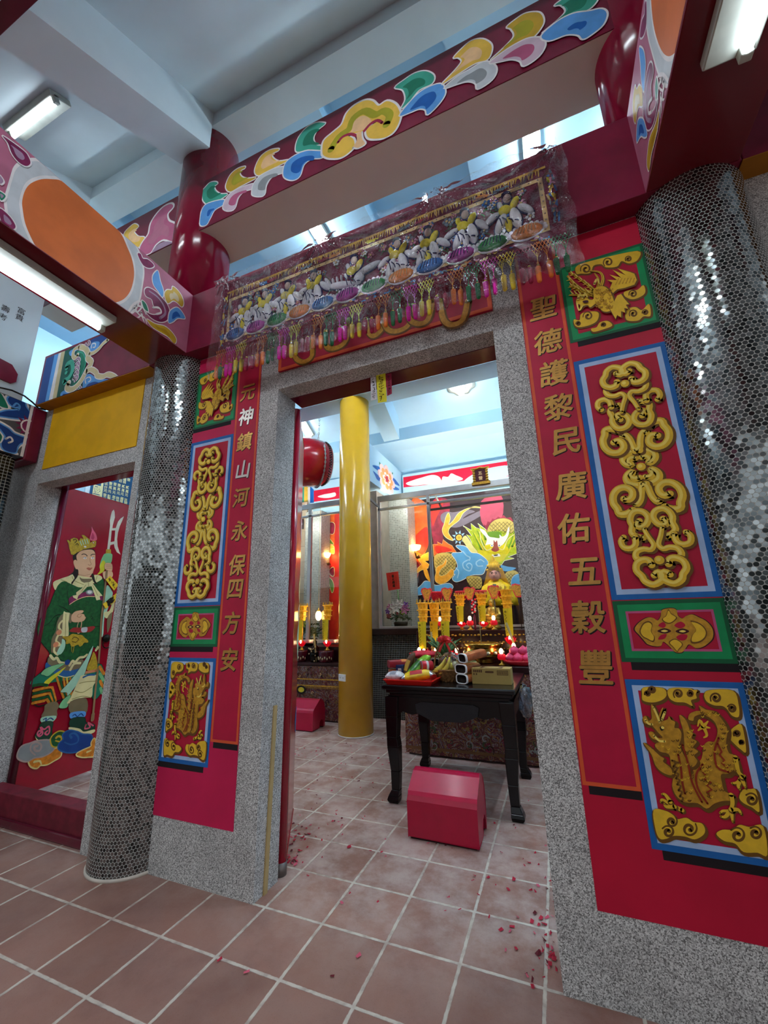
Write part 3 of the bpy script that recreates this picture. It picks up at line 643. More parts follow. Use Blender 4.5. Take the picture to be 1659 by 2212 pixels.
# -- phoenix
def phoenix_art(t, mir):
    g = zsh(on_y(C7, P0), mir); a = Art(PLY(P0), g, .001)
    for pts, cu in (([(430, 390), (435, 340), (560, 300), (820, 245), (825, 300), (770, 325), (720, 310), (690, 345), (620, 350), (590, 330), (540, 340), (520, 385), (460, 390)], [[(610, 345), (660, 330), (650, 290), (620, 305)], [(745, 310), (780, 300), (770, 280)], [(455, 375), (500, 370), (520, 340)]]),
                    ([(735, 510), (780, 495), (820, 495), (860, 465), (872, 510), (840, 540), (790, 555), (745, 540)], [[(765, 530), (800, 540), (820, 510), (790, 505)]]),
                    ([(745, 650), (765, 615), (810, 605), (850, 625), (895, 585), (905, 660), (860, 665), (830, 690), (780, 695), (750, 685)], [[(770, 665), (810, 670), (820, 630), (785, 628)], [(850, 645), (885, 650), (880, 625)]]),
                    ([(415, 685), (450, 690), (460, 650), (510, 635), (570, 640), (565, 690), (520, 720), (450, 735), (420, 720)], [[(470, 670), (520, 685), (530, 650), (500, 650)], [(425, 715), (460, 710)]]),
                    ([(525, 745), (560, 735), (580, 705), (630, 695), (660, 725), (600, 750), (540, 765)], [[(590, 730), (620, 725), (605, 705)]])):
        cloud(a, pts, cu)
    tag(a.build('cloud_pattern', t), 'yellow curling clouds around the phoenix')
    a = Art(PLY(P0), g, .003)
    wing = [(640, 500), (660, 455), (625, 440), (690, 440), (640, 405), (715, 425), (660, 375), (745, 410), (690, 365), (775, 390), (800, 400), (815, 440), (800, 470), (740, 490), (690, 500), (650, 535)]
    tail = [([(540, 520), (470, 500), (420, 460), (372, 405)], .05), ([(540, 500), (500, 460), (440, 420), (385, 385)], .035), ([(550, 525), (460, 530), (385, 530)], .035), ([(545, 535), (450, 500), (385, 470)], .03), ([(580, 490), (600, 430), (580, 385), (510, 375)], .03), ([(565, 490), (570, 430), (545, 390)], .025)]
    for q, w_ in tail:
        a.stroke(q, w_ * 1.2, BRN, taper=(.5, .15), off=(.003, -.004))
    for q, w_ in tail: a.stroke(q, w_, YEL, taper=(.5, .15)); a.stroke(q, w_ * .15, BRN, taper=(.6, .3))
    rs = random.Random(5)
    for q, w_ in tail[:4]:
        for k in range(1, 6):
            f_ = k / 6; i = min(len(q) - 2, int(f_ * (len(q) - 1))); ff = f_ * (len(q) - 1) - i
            x = q[i][0] + (q[i + 1][0] - q[i][0]) * ff; y = q[i][1] + (q[i + 1][1] - q[i][1]) * ff
            a.stroke([(x, y), (x - 22, y - 26)], .008, YELL, taper=(1, .2)); a.stroke([(x, y), (x - 30, y + 8)], .008, YEL, taper=(1, .2))
    a.stroke(wing, .010, BRN, True, smooth=False, off=(.003, -.004)); a.fill(wing, YEL, False)
    for k in range(6): a.stroke([(680 + k * 22, 470 - k * 3), (700 + k * 20, 430)], .004, OCH)
    body = [(540, 500), (600, 480), (640, 510), (665, 560), (670, 610), (640, 640), (600, 640), (570, 610), (555, 590), (520, 615), (500, 600), (470, 610), (445, 640), (455, 600), (430, 590), (430, 565), (450, 560), (455, 545), (478, 562), (495, 545), (510, 565), (540, 560)]
    a.stroke(body, .010, BRN, True, off=(.003, -.004)); a.fill(body, YEL)
    wing2 = [(640, 620), (665, 590), (690, 540), (715, 530), (735, 560), (765, 595), (745, 600), (760, 625), (735, 620), (740, 650), (715, 640), (715, 680), (690, 665), (680, 690), (660, 655)]
    a.stroke(wing2, .009, BRN, True, smooth=False, off=(.003, -.004)); a.fill(wing2, YEL, False)
    for k in range(40):
        x, y = 605 + rs.uniform(-45, 50), 560 + rs.uniform(-60, 65); a.stroke([(x - 8, y - 3), (x, y + 6), (x + 8, y - 3)], .004, OCH, n=2)
    a.fill([(470, 580), (500, 575), (505, 588), (480, 592)], DKR); a.stroke([(432, 590), (447, 640), (470, 608)], .006, YELL)
    for q in ([(440, 565), (450, 540), (470, 555)], [(470, 558), (485, 535), (500, 555)], [(545, 470), (560, 440), (575, 470)]): a.stroke(q, .012, YELL, taper=(1, .4))
    tag(a.build('phoenix_figure', t), 'gilt phoenix in flight with spread wing and tail')
FX = (1.899, 2.259)
for mir, sd in ((False, 'right'), (True, 'left')):
    wh = '%s of the doorway' % sd
    t = panel('phoenix_painting', 'green-framed painted panel with gilt phoenix, ' + wh, FX[0], FX[1], 2.495, 2.925, mir, [(.013, DGREEN), (.027, GREEN)]); phoenix_art(t, mir)
    t = panel('scroll_painting', 'tall blue-framed panel with yellow scroll ornament, ' + wh, FX[0], FX[1], 1.318, 2.395, mir, [(.020, BLUE), (.020, PALE)], False); scroll_art(t, mir)
    t = panel('emblem_painting', 'small green-framed panel with four-leaf gilt emblem, ' + wh, FX[0], FX[1], 1.088, 1.314, mir, [(.015, DGREEN), (.025, GREEN), (.008, PINKL)]); emblem_art(t, mir)
    t = panel('dragon_painting', 'blue-framed painted panel with gilt dragon, ' + wh, FX[0], FX[1], .484, 1.027, mir, [(.020, BLUE), (.018, PALE)]); dragon_art(t, mir)
# -- couplets
def couplet(x0, x1, label, chars, pts, size, wide):
    t = thing('couplet_panel', ((x0 + x1) / 2, P0, .655), label, 'couplet')
    a = Art(PLY(P0), base=.0003); a.rect(x0, x1, .655, 3.083, M('couplet_red', '#b5103a', .5, var=.07)); a.build('red_ground', t)
    a = Art(PLY(P0), base=.0006); a.frame(x0, x1, .655, 3.2, .013, ORLINE)
    a.mb.v = [Vector((v.x, v.y, min(v.z, 3.084))) for v in a.mb.v]; tag(a.build('border', t), 'thin orange border line')
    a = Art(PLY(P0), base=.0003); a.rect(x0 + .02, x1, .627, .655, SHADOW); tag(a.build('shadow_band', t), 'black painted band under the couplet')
    for ch, (u, v), m in zip(chars, pts, wide):
        q = AY(u, v, P0); a = Art(PLY(P0), base=.0008)
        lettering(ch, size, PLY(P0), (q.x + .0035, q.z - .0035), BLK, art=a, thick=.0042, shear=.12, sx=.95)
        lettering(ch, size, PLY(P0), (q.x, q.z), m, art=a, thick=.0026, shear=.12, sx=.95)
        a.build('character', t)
couplet(-.092, .092, 'red couplet strip left of the doorway, its second and fourth characters whitened with painted glint', '元神鎮山河永保四方安', [(535, 848), (532, 899), (528, 954), (525, 1014), (521, 1074), (517, 1146), (512, 1220), (508, 1272), (500, 1345), (495, 1424)], .128, [GILT, GILT_GLINT, GILT, GILT_GLINT, GILT, GILT, GILT, GILT, GILT, GILT])
couplet(1.706, 1.895, 'red couplet strip of eleven brown-gold characters right of the doorway', '聖德護黎民廣佑五穀豐', [(1172, 665), (1184, 737), (1197, 805), (1206, 879), (1221, 953), (1233, 1048), (1240, 1140), (1259, 1234), (1268, 1332), (1284, 1440)], .135, [GILT] * 10)
# -- name board over the door, mostly hidden by the banner
t = thing('door_plaque', (.9, P0, 2.8), 'red orange-bordered name board over the door, half hidden by the banner', 'plaque')
MB().box(.24, 1.57, YW - .016, YW - .0005, 2.795, 3.086).build('board', M('plaque_red', '#a60d33', .5), t, .002)
a = Art(PLY(YW - .016), base=.0006); a.frame(.24, 1.57, 2.795, 3.12, .022, ORLINE); a.mb.v = [Vector((v.x, v.y, min(v.z, 3.085))) for v in a.mb.v]; tag(a.build('border', t), 'orange border')
a = Art(PLY(YW - .016), on_y(lambda p: p, YW - .016), .001)
for q in ([(636, 738), (637, 770), (655, 782), (674, 768), (672, 735)], [(703, 715), (705, 748), (725, 752), (748, 735), (752, 690)], [(790, 690), (795, 715), (808, 726), (826, 708), (826, 680)], [(826, 690), (838, 712), (860, 715), (884, 700), (890, 660)], [(950, 650), (958, 690), (976, 702), (1000, 690), (1010, 650)], [(880, 660), (885, 690), (905, 700), (925, 690), (935, 650)]):
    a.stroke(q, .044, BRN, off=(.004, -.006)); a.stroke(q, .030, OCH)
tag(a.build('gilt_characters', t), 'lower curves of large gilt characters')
# ================================================================ painted beams and door leaves
WLINE = M('white_line_paint', '#ece9e6', .5); TEAL = M('teal_green_paint', '#3da78c', .5); DTEAL = M('deep_green_paint', '#157a5c', .5)
SKY = M('sky_blue_paint', '#5b9fdf', .5); RBLUE = M('royal_blue_paint', '#165fb0', .5); NAVY = M('navy_paint', '#123f86', .5)
PEACH = M('peach_paint', '#f0c58f', .5); MUST = M('mustard_paint', '#c9a52c', .5); YELS = M('soft_yellow_paint', '#eac04a', .5)
OLIVE = M('olive_paint', '#a9a51f', .5); LIL = M('lilac_paint', '#d5bfcb', .5); ROSE = M('rose_paint', '#b95c80', .5); GREY = M('grey_paint', '#8c9293', .5)
PGREY = M('pale_grey_paint', '#c9d0d2', .5); PLUM = M('plum_paint', '#7c2150', .5, var=.25, scale=20); MAUVE = M('mauve_paint', '#a487a0', .5); BEIGE = M('beige_paint', '#cfc193', .5)
CB3 = crop(400, 0, 560 / 1659); CB4 = crop(900, 0, 560 / 1659); CB2 = crop(60, 680, 300 / 1659); CBP = crop(0, 260, 420 / 1659); CBL = crop(0, 580, 260 / 1250)
def petal(a, pts, outer, inner, lw=.02, k=.58, tip=.25):
    a.stroke(pts, lw, WLINE, True); a.fill(pts, outer)
    cx = sum(p[0] for p in pts) / len(pts); cy = sum(p[1] for p in pts) / len(pts)
    a.fill([(cx + (p[0] - cx) * k, cy + (p[1] - cy) * k) for p in pts], inner)
YU = .21 - .001
o = MB().box(-.52, 2.33, YU - .004, YU, 4.2, 4.70).build('painted_face', MAROON2, up_mid); tag(o, 'maroon face under the leaf spray')
a = Art(PLY(YU - .004), on_y(CB3, YU - .004)); a.cl = (4.203, 4.697)
petal(a, [(195, 1165), (160, 1170), (130, 1200), (112, 1225), (115, 1280), (150, 1310), (200, 1290), (270, 1245), (225, 1242), (195, 1220), (188, 1192), (208, 1176)], TEAL, DTEAL)
petal(a, [(115, 1332), (150, 1302), (245, 1280), (245, 1310), (190, 1345), (160, 1400), (135, 1440), (98, 1440), (100, 1380)], SKY, RBLUE, k=.3)
petal(a, [(245, 1320), (265, 1270), (320, 1220), (430, 1180), (440, 1205), (380, 1225), (340, 1270), (318, 1335), (280, 1350), (250, 1340)], LIL, ROSE)
petal(a, [(380, 1068), (340, 1080), (300, 1110), (275, 1150), (262, 1200), (290, 1228), (350, 1195), (455, 1140), (400, 1145), (365, 1135), (350, 1112), (360, 1090), (383, 1078)], MUST, OLIVE)
petal(a, [(430, 1230), (440, 1180), (490, 1120), (560, 1085), (640, 1070), (640, 1100), (560, 1132), (520, 1190), (508, 1248), (470, 1258), (435, 1250)], PGREY, GREY)
petal(a, [(595, 955), (540, 965), (490, 1000), (460, 1050), (448, 1100), (470, 1125), (520, 1100), (660, 1030), (600, 1035), (562, 1012), (560, 985), (598, 966)], YELS, PEACH)
petal(a, [(630, 1100), (650, 1040), (720, 990), (800, 965), (880, 965), (880, 1010), (810, 1020), (760, 1060), (735, 1130), (690, 1155), (640, 1140)], SKY, RBLUE)
petal(a, [(890, 790), (840, 790), (780, 820), (730, 880), (710, 940), (720, 975), (790, 960), (880, 962), (880, 940), (840, 930), (822, 890), (845, 840), (893, 800)], TEAL, DTEAL)
cl = [(880, 975), (890, 905), (950, 850), (1005, 800), (1035, 730), (1085, 680), (1150, 648), (1200, 652), (1238, 682), (1290, 652), (1340, 668), (1368, 705), (1376, 760), (1345, 835), (1290, 880), (1225, 892), (1175, 885), (1160, 845), (1180, 800), (1230, 780), (1160, 830), (1120, 850), (1075, 860), (1040, 870), (1075, 890), (1085, 930), (1060, 970), (1000, 1010), (930, 1015), (890, 1000)]
a.stroke(cl, .03, WLINE, True); a.fill(cl, YELS)
a.stroke([(935, 960), (985, 880), (1050, 830), (1080, 760), (1150, 715), (1215, 740), (1270, 715), (1310, 740), (1290, 800)], .055, OLIVE)
a.fill([(1000, 890), (1060, 850), (1085, 780), (1140, 745), (1190, 770), (1190, 810), (1130, 840), (1080, 850), (1040, 868)], PEACH)
a.stroke([(980, 915), (1010, 880), (1060, 862), (1100, 872), (1140, 850), (1185, 800), (1230, 775), (1262, 790)], .022, M('rose_red_line', '#a32345', .5))
a.fill([(1100, 855), (1135, 850), (1140, 890), (1158, 925), (1120, 955), (1075, 950), (1100, 905)], PEACH); a.stroke([(1135, 850), (1140, 890), (1158, 925), (1110, 955), (1075, 950)], .012, WLINE)
petal(a, [(1345, 565), (1400, 520), (1470, 475), (1540, 462), (1592, 490), (1580, 540), (1500, 580), (1440, 650), (1385, 700), (1412, 640), (1395, 580)], TEAL, DTEAL)
petal(a, [(1375, 745), (1440, 660), (1500, 600), (1570, 560), (1640, 545), (1665, 600), (1625, 670), (1555, 738), (1540, 708), (1500, 702), (1440, 725)], SKY, RBLUE)
a.cv = on_y(CB4, YU - .004)
petal(a, [(240, 375), (290, 320), (350, 270), (420, 258), (475, 290), (478, 340), (450, 390), (380, 410), (280, 470), (165, 545), (245, 460), (290, 400), (270, 375)], YELS, PEACH)
petal(a, [(180, 570), (260, 500), (330, 460), (430, 405), (490, 420), (510, 460), (480, 520), (395, 575), (380, 540), (330, 527), (260, 545)], PGREY, GREY)
petal(a, [(580, 180), (640, 130), (700, 95), (780, 90), (810, 130), (800, 180), (740, 250), (640, 290), (470, 400), (565, 310), (625, 240), (605, 192)], MUST, OLIVE)
petal(a, [(470, 410), (560, 340), (640, 290), (720, 255), (800, 255), (820, 300), (780, 370), (690, 430), (665, 400), (610, 387), (540, 400)], LIL, ROSE)
petal(a, [(885, 45), (930, 10), (1000, -30), (1150, -40), (1155, 10), (1100, 70), (1000, 110), (800, 230), (905, 140), (955, 80), (925, 42)], TEAL, DTEAL)
petal(a, [(800, 240), (900, 150), (1000, 100), (1100, 85), (1180, 70), (1215, 100), (1190, 170), (1120, 230), (1065, 260), (1035, 235), (960, 232), (850, 270)], SKY, RBLUE, k=.3)
tag(a.build('leaf_spray', up_mid), 'painted cloud scroll flanked by coloured leaves')
# upper left beam with the pink swirl
o = MB().box(-2.6, -.80, YU - .004, YU, 4.2, 4.70).build('painted_face', MAROON2, up_left); tag(o, 'maroon painted face')
MB().box(2.60, 5, YU - .004, YU, 4.2, 4.70).build('painted_face', MAROON2, up_right)
a = Art(PLY(YU - .004), on_y(CBP, YU - .004)); a.cl = (4.203, 4.697)
petal(a, [(1150, 885), (1110, 910), (1060, 970), (1080, 1050), (1150, 1085), (1220, 1060), (1232, 1000), (1180, 992), (1142, 945), (1182, 908)], YELS, PEACH)
petal(a, [(1460, 715), (1400, 740), (1340, 800), (1290, 880), (1270, 970), (1220, 1040), (1195, 1100), (1230, 1142), (1285, 1130), (1330, 1060), (1400, 1015), (1490, 1030), (1500, 900), (1440, 860), (1430, 800), (1478, 740)], ROSE, PINK, .035)
a.fill([(1300, 1140), (1340, 1070), (1410, 1035), (1480, 1045), (1480, 1070)], MAUVE)
tag(a.build('cloud_swirl', up_left), 'pink cloud swirl and cream leaf')
# beam over the left doorway
YL = YB - .001; a = Art(PLY(YL), on_y(CB2, YL), .0004); a.cl = (3.092, 3.568)
for q, m in (([(225, 525), (320, 480), (200, 1075), (105, 1110)], NAVY), ([(320, 480), (370, 462), (245, 1055), (200, 1075)], SKY), ([(370, 462), (402, 448), (290, 1040), (245, 1055)], WLINE), ([(402, 448), (447, 432), (335, 1035), (290, 1040)], BEIGE), ([(447, 432), (640, 350), (720, 420), (690, 640), (640, 900), (335, 1035)], M('dark_green_paint', '#12584a', .5))): a.fill(q, m, False)
def wave(pts, w=.045): a.stroke(pts, w * 1.35, WLINE); a.stroke(pts, w, BEIGE)
a.fill([(740, 320), (860, 255), (960, 215), (960, 320), (860, 400), (780, 470), (720, 440)], NAVY); a.fill([(740, 440), (750, 350), (800, 320), (860, 330), (830, 410), (780, 445)], SKY); a.stroke([(760, 400), (770, 350), (810, 345), (805, 385), (780, 390)], .010, WLINE)
a.fill([(500, 480), (500, 440), (560, 400), (640, 360), (620, 400), (560, 450), (520, 490)], SKY)
a.fill([(660, 820), (680, 740), (740, 705), (800, 740), (860, 770), (950, 770), (1000, 790), (900, 840), (680, 900)], SKY); a.fill([(720, 830), (800, 800), (860, 820), (850, 850), (700, 890)], NAVY); a.stroke([(695, 820), (690, 770), (740, 745), (755, 780), (730, 800)], .010, WLINE)
a.fill([(400, 990), (395, 940), (440, 905), (480, 930), (510, 950), (450, 980)], SKY); a.fill([(425, 975), (430, 945), (500, 955)], NAVY)
a.fill([(625, 460), (640, 430), (680, 470), (690, 590), (640, 760), (560, 860), (530, 870), (590, 740), (640, 600)], DTEAL); a.stroke([(600, 445), (660, 460), (690, 530), (690, 600), (650, 700)], .013, TEAL)
wave([(620, 385), (690, 405), (725, 470), (720, 520), (765, 575), (715, 650), (690, 700), (640, 790), (570, 870), (510, 895), (470, 870), (490, 820)])
wave([(735, 470), (790, 455), (850, 410), (900, 350), (960, 300)], .03); wave([(700, 680), (760, 655), (820, 690), (835, 730), (900, 740), (960, 715), (1030, 740), (1070, 780)], .04)
wave([(620, 385), (560, 420), (545, 490), (570, 520), (600, 480)], .03)
for k in range(5): a.stroke([(565 + (k % 2) * 8 - k * 3, 560 + k * 52), (605 - k * 4, 520 + k * 52), (625 - k * 6, 550 + k * 52), (590 - k * 5, 585 + k * 52)], .03, WLINE); a.stroke([(565 + (k % 2) * 8 - k * 3, 560 + k * 52), (605 - k * 4, 520 + k * 52), (625 - k * 6, 550 + k * 52), (590 - k * 5, 585 + k * 52)], .02, MAUVE)
a.stroke([(470, 640), (480, 590), (530, 570), (545, 640), (520, 720), (480, 770), (440, 790), (450, 815)], .045, TEAL); a.dot((465, 695), .018, TEAL)
for c in ((610, 890), (715, 350)): a.stroke([(c[0] + 20, c[1] - 30), (c[0] + 35, c[1]), (c[0], c[1] + 20), (c[0] - 15, c[1])], .026, WLINE); a.stroke([(c[0] + 20, c[1] - 30), (c[0] + 35, c[1]), (c[0], c[1] + 20), (c[0] - 15, c[1])], .014, MAUVE)
tag(a.build('cloud_scroll', left_beam), 'painted stripes and cloud scrolls')
# pink faces with the orange oval; the right one mirrors the left
def pink_face(parent, X, face):
    o = MB().box(*sorted((X, X + .0035 * face)), -3.6, YB - .001, 3.091, 3.569).build('painted_face', PINK, parent); tag(o, 'dusty pink painted face')
    a = Art(PLX(X + .0035 * face, face), on_x(CBP, -.485), .0006, .0001); a.cl = (3.093, 3.567)
    ov = [(440, 505), (350, 505), (260, 540), (210, 600), (185, 690), (190, 770), (210, 880), (250, 980), (300, 1080), (360, 1180), (480, 1300), (640, 1420), (820, 1530), (930, 1560), (1030, 1540), (1095, 1480), (1130, 1390), (1140, 1290), (1120, 1180), (1080, 1080), (1035, 980), (960, 880), (840, 770), (640, 610), (520, 520)]
    P = [Vector(a.cv(p)) for p in ov]; P = cat_rom(P, True, 4); ym = sum(p.x for p in P) / len(P)
    def ring(k): return [(p.x + (k if p.x > ym else -k) * (1 if abs(p.y - 3.33) < .23 else .8), p.y + (k if p.y > 3.33 else -k)) for p in P]
    for k, m in ((.062, WLINE), (.052, PGREY), (.010, WLINE), (0, ORANGE)): a.fill(ring(k), m, False, True)
    def pt(pts, m, inner=None, lw=.012):
        a.stroke(pts, lw, WLINE, True); a.fill(pts, m)
        if inner: cx = sum(p[0] for p in pts) / len(pts); cy = sum(p[1] for p in pts) / len(pts); a.fill([(cx + (p[0] - cx) * .5, cy + (p[1] - cy) * .5) for p in pts], inner)
    pt([(1170, 1145), (1195, 1140), (1215, 1180), (1260, 1190), (1310, 1240), (1270, 1262), (1215, 1235)], PLUM)
    pt([(1335, 1285), (1300, 1330), (1305, 1400), (1345, 1460), (1382, 1510), (1388, 1450), (1362, 1370), (1348, 1300)], SKY, SKY)
    pt([(1400, 1490), (1420, 1450), (1460, 1450), (1470, 1420), (1510, 1450), (1545, 1500), (1562, 1560), (1545, 1592), (1505, 1555), (1470, 1540), (1425, 1562)], MUST, BEIGE)
    pt([(1230, 1450), (1260, 1430), (1320, 1460), (1370, 1510), (1420, 1570), (1442, 1640), (1420, 1705), (1360, 1722), (1290, 1690), (1245, 1640), (1300, 1662), (1372, 1650), (1365, 1608), (1310, 1590), (1290, 1530), (1240, 1500)], PLUM, None)
    a.stroke([(1270, 1460), (1340, 1510), (1390, 1580), (1405, 1650), (1360, 1690)], .016, MAUVE, taper=(.6, 1)); a.stroke([(1300, 1600), (1350, 1600), (1370, 1640), (1330, 1655)], .012, WLINE)
    pt([(1440, 1645), (1468, 1612), (1510, 1600), (1550, 1640), (1572, 1692), (1510, 1690), (1470, 1720), (1432, 1726)], SKY, RBLUE)
    pt([(1205, 1540), (1240, 1570), (1258, 1632), (1222, 1605)], DTEAL)
    for s_ in ([(1090, 1640), (1130, 1575), (1190, 1545), (1200, 1600), (1160, 1640), (1130, 1610)], [(1140, 1600), (1180, 1660), (1230, 1690), (1250, 1760)], [(1100, 1650), (1150, 1700), (1200, 1660)], [(1200, 1640), (1215, 1700), (1235, 1750)], [(1155, 1580), (1210, 1600), (1240, 1660)]): a.stroke(s_, .014, WLINE, taper=(1, .4))
    pt([(1248, 1700), (1320, 1740), (1400, 1760), (1460, 1810), (1497, 1870), (1480, 1906), (1430, 1850), (1360, 1808), (1290, 1762)], MUST, M('dark_mustard', '#b58f12', .5))
    for q, m in (([(20, 140), (60, 200), (95, 290), (150, 360), (215, 395), (252, 370), (235, 315), (190, 260)], PLUM), ([(-10, 760), (40, 790), (95, 850), (125, 910), (100, 935), (50, 910), (0, 860)], PLUM), ([(-20, 470), (10, 500), (20, 530), (-10, 545)], MAUVE), ([(-20, 610), (40, 650), (0, 690)], DTEAL)): pt(q, m, MAUVE)
    tag(a.build('oval_and_flower', parent), 'orange oval ringed in grey with a lotus flower')
pink_face(pink_l, -.485, 1); pink_face(pink_r, 2.285, -1)
# blue and white clouds of the short side beam
a = Art(PLX(-2.221), on_x(CBL, -2.221), .0006); a.cl = (2.622, 3.086)
for q in ([(85, 1345), (130, 1325), (190, 1345), (250, 1380), (270, 1440), (330, 1520), (358, 1575), (260, 1560), (150, 1552), (0, 1530), (-60, 1520), (60, 1480), (140, 1475), (205, 1465), (205, 1430), (150, 1440), (95, 1395)], [(-40, 1600), (80, 1660), (150, 1720), (292, 1772), (300, 1802), (220, 1812), (180, 1850), (160, 1910), (80, 1900), (25, 1862), (20, 1800), (60, 1755), (30, 1700)]):
    a.stroke(q, .05, WLINE, True); a.stroke(q, .022, SKY, True); a.fill(q, NAVY)
a.stroke([(130, 1440), (170, 1400), (205, 1430), (190, 1470)], .014, SKY); a.stroke([(60, 1770), (105, 1750), (130, 1790), (90, 1810)], .014, WLINE)
for q in ([(300, 1440), (330, 1430), (390, 1440), (360, 1510), (310, 1490)], [(180, 1900), (220, 1850), (270, 1840), (265, 1950), (200, 1930)]): a.fill(q, MATS['slate_grey_paint'])
for q in ([(0, 1290), (80, 1430), (60, 1450), (-20, 1410)], [(-20, 1700), (20, 1745), (0, 1800), (-30, 1790)]): a.stroke(q, .02, WLINE, True); a.fill(q, DTEAL)
for k in range(7):
    an = PI * .5 + k * PI / 6; c = a.cv((300, 1645)); a.fill([(c[0] + .10 * math.cos(an), c[1] + .10 * math.sin(an)), (c[0] + .06 * math.cos(an + .25), c[1] + .06 * math.sin(an + .25)), (c[0] + .06 * math.cos(an - .25), c[1] + .06 * math.sin(an - .25))], PLUM, False, True)
a.dot((300, 1645), .062, WLINE); a.dot((300, 1645), .05, PLUM)
a.rect(.168, .189, 2.622, 3.084, WLINE)
tag(a.build('cloud_pattern', side_beam), 'blue clouds with white outlines')
# ---------------------------------------------------------------- door leaves
def leaf_frame(P, th):
    D = Vector((math.cos(math.radians(th)), math.sin(math.radians(th)), 0)); N = Vector((D.y, -D.x, 0)); P = Vector(P)
    def plane(a_, b_, d_): return P + D * a_ + N * d_ + Vector((0, 0, b_))
    def conv(cr):
        def f(p):
            r = ray(*cr(p)); t_ = N.dot(P - CAM) / N.dot(r); q = CAM + r * t_; return (D.dot(q - P), q.z)
        return f
    return D, N, plane, conv
D, N, PL, LC = leaf_frame((-2.13, .56, 0), 95)
leaf = thing('door_leaf', (-2.13, .56, .06), 'open red door leaf painted with a guardian figure in green', 'door')
m = MB(); m.prism([PL(-.05, .06, -.05), PL(.62, .06, -.05), PL(.62, .06, 0), PL(-.05, .06, 0)], (0, 0, 2.375)); m.build('panel', DOORRED, leaf, .004)
m = MB().lathe([(.028, 0), (.028, 2.42)], PL(-.06, .02, -.02), 16); m.build('pivot_post', MAROON, leaf)
G1 = crop(130, 1080, 140 / 1191); G2 = crop(60, 1200, 200 / 1475); G3 = crop(30, 1320, 220 / 1352)
a = Art(PL, LC(G1), .0008, .00007)
SKIN = M('painted_skin', '#e3b58d', .5, var=.05); SKD = M('painted_skin_line', '#a8714e', .6); CRM = M('cream_cloth_paint', '#e6dca0', .5); CRMD = M('cream_fold_line', '#8f8440', .6)
RGRN = M('robe_green_paint', '#14562a', .5, var=.3, scale=40); LGRN = M('light_green_paint', '#7fc48a', .5); GGLD = M('painted_gold', '#b99b2a', .5, var=.2, scale=60); HAIR = M('hair_black_paint', '#1d1512', .6)
BRNW = M('pole_brown_paint', '#9a7a55', .6); CREAMW = M('blade_white_paint', '#e4e3cf', .5); FIRE = M('glow_red_paint', '#c33116', .4, var=.3, scale=10); OBL = M('figure_outline', '#14100c', .7)
ORG2 = M('cloud_orange_paint', '#d98423', .5, var=.2, scale=30); DBLU = M('skirt_blue_paint', '#28629b', .5); PINK2 = M('flame_pink_paint', '#e0607c', .5); MINT = M('mint_paint', '#a9d8bb', .5); TAUPE = M('taupe_paint', '#7d6f52', .5)
# halberd, crown, head
for q in ([(985, 175), (1000, 220), (1005, 320), (985, 390), (965, 470), (960, 520), (1020, 515), (1060, 400), (1110, 340), (1170, 300), (1140, 380), (1095, 480), (1060, 600), (1045, 720), (1055, 850), (1085, 950), (1110, 1005), (1040, 960), (1000, 880), (985, 810), (920, 830), (905, 910), (862, 910), (895, 640), (915, 470), (912, 380), (930, 280), (950, 210)],): a.fill(q, CREAMW, False)
a.fill([(945, 560), (1010, 560), (995, 760), (925, 775)], DOORRED, False)
a.fill([(845, 905), (930, 908), (935, 985), (835, 985)], GGLD, False)
a.fill([(830, 985), (945, 990), (955, 1060), (930, 1160), (850, 1200), (810, 1290), (740, 1350), (680, 1370), (730, 1300), (722, 1220), (750, 1110), (790, 1020)], LGRN); a.fill([(740, 1350), (680, 1370), (730, 1300), (730, 1200), (790, 1110), (830, 1160), (810, 1290)], M('tassel_yellow', '#d8d42f', .5))
a.fill([(265, 1220), (240, 1320), (140, 1400), (250, 1385), (330, 1260)], HAIR)
a.fill([(240, 1110), (230, 1040), (260, 980), (340, 930), (480, 900), (600, 900), (640, 950), (640, 1040), (560, 1000), (330, 1100), (300, 1170)], HAIR)
face = [(305, 1010), (380, 940), (500, 915), (590, 920), (635, 970), (642, 1040), (640, 1130), (640, 1210), (610, 1290), (590, 1350), (540, 1410), (560, 1440), (470, 1450), (350, 1400), (330, 1300), (290, 1270), (250, 1180), (248, 1120), (280, 1100), (310, 1120), (300, 1060)]
a.stroke(face, .004, SKD, True); a.fill(face, SKIN)
for q, w in (([(395, 1005), (430, 992), (470, 1005), (495, 1030)], .007), ([(560, 1020), (590, 1000), (635, 998)], .007), ([(420, 1062), (455, 1045), (490, 1055)], .004), ([(565, 1062), (595, 1045), (625, 1052)], .004), ([(545, 1070), (548, 1130), (568, 1180), (540, 1200), (510, 1185)], .004), ([(340, 1370), (450, 1390), (550, 1360)], .003)): a.stroke(q, w, HAIR if w > .005 else SKD)
for x in (455, 592): a.fill([(x - 36, 1070), (x, 1046), (x + 32, 1066), (x, 1086)], WLINE); a.dot((x + 2, 1065), .0045, HAIR)
a.fill([(478, 1255), (520, 1240), (545, 1248), (590, 1245), (550, 1290), (510, 1285)], M('lip_paint', '#b8604d', .5)); a.stroke([(485, 1256), (540, 1262), (590, 1247)], .0025, SKD)
crown = [(245, 1010), (200, 1000), (165, 890), (150, 800), (118, 735), (160, 740), (190, 780), (185, 720), (250, 695), (310, 710), (340, 760), (370, 700), (430, 720), (390, 645), (440, 645), (490, 690), (545, 730), (545, 790), (620, 740), (660, 760), (655, 830), (635, 865), (560, 880), (420, 910), (300, 970)]
a.stroke(crown, .006, OBL, True, smooth=False); a.fill(crown, GGLD, False)
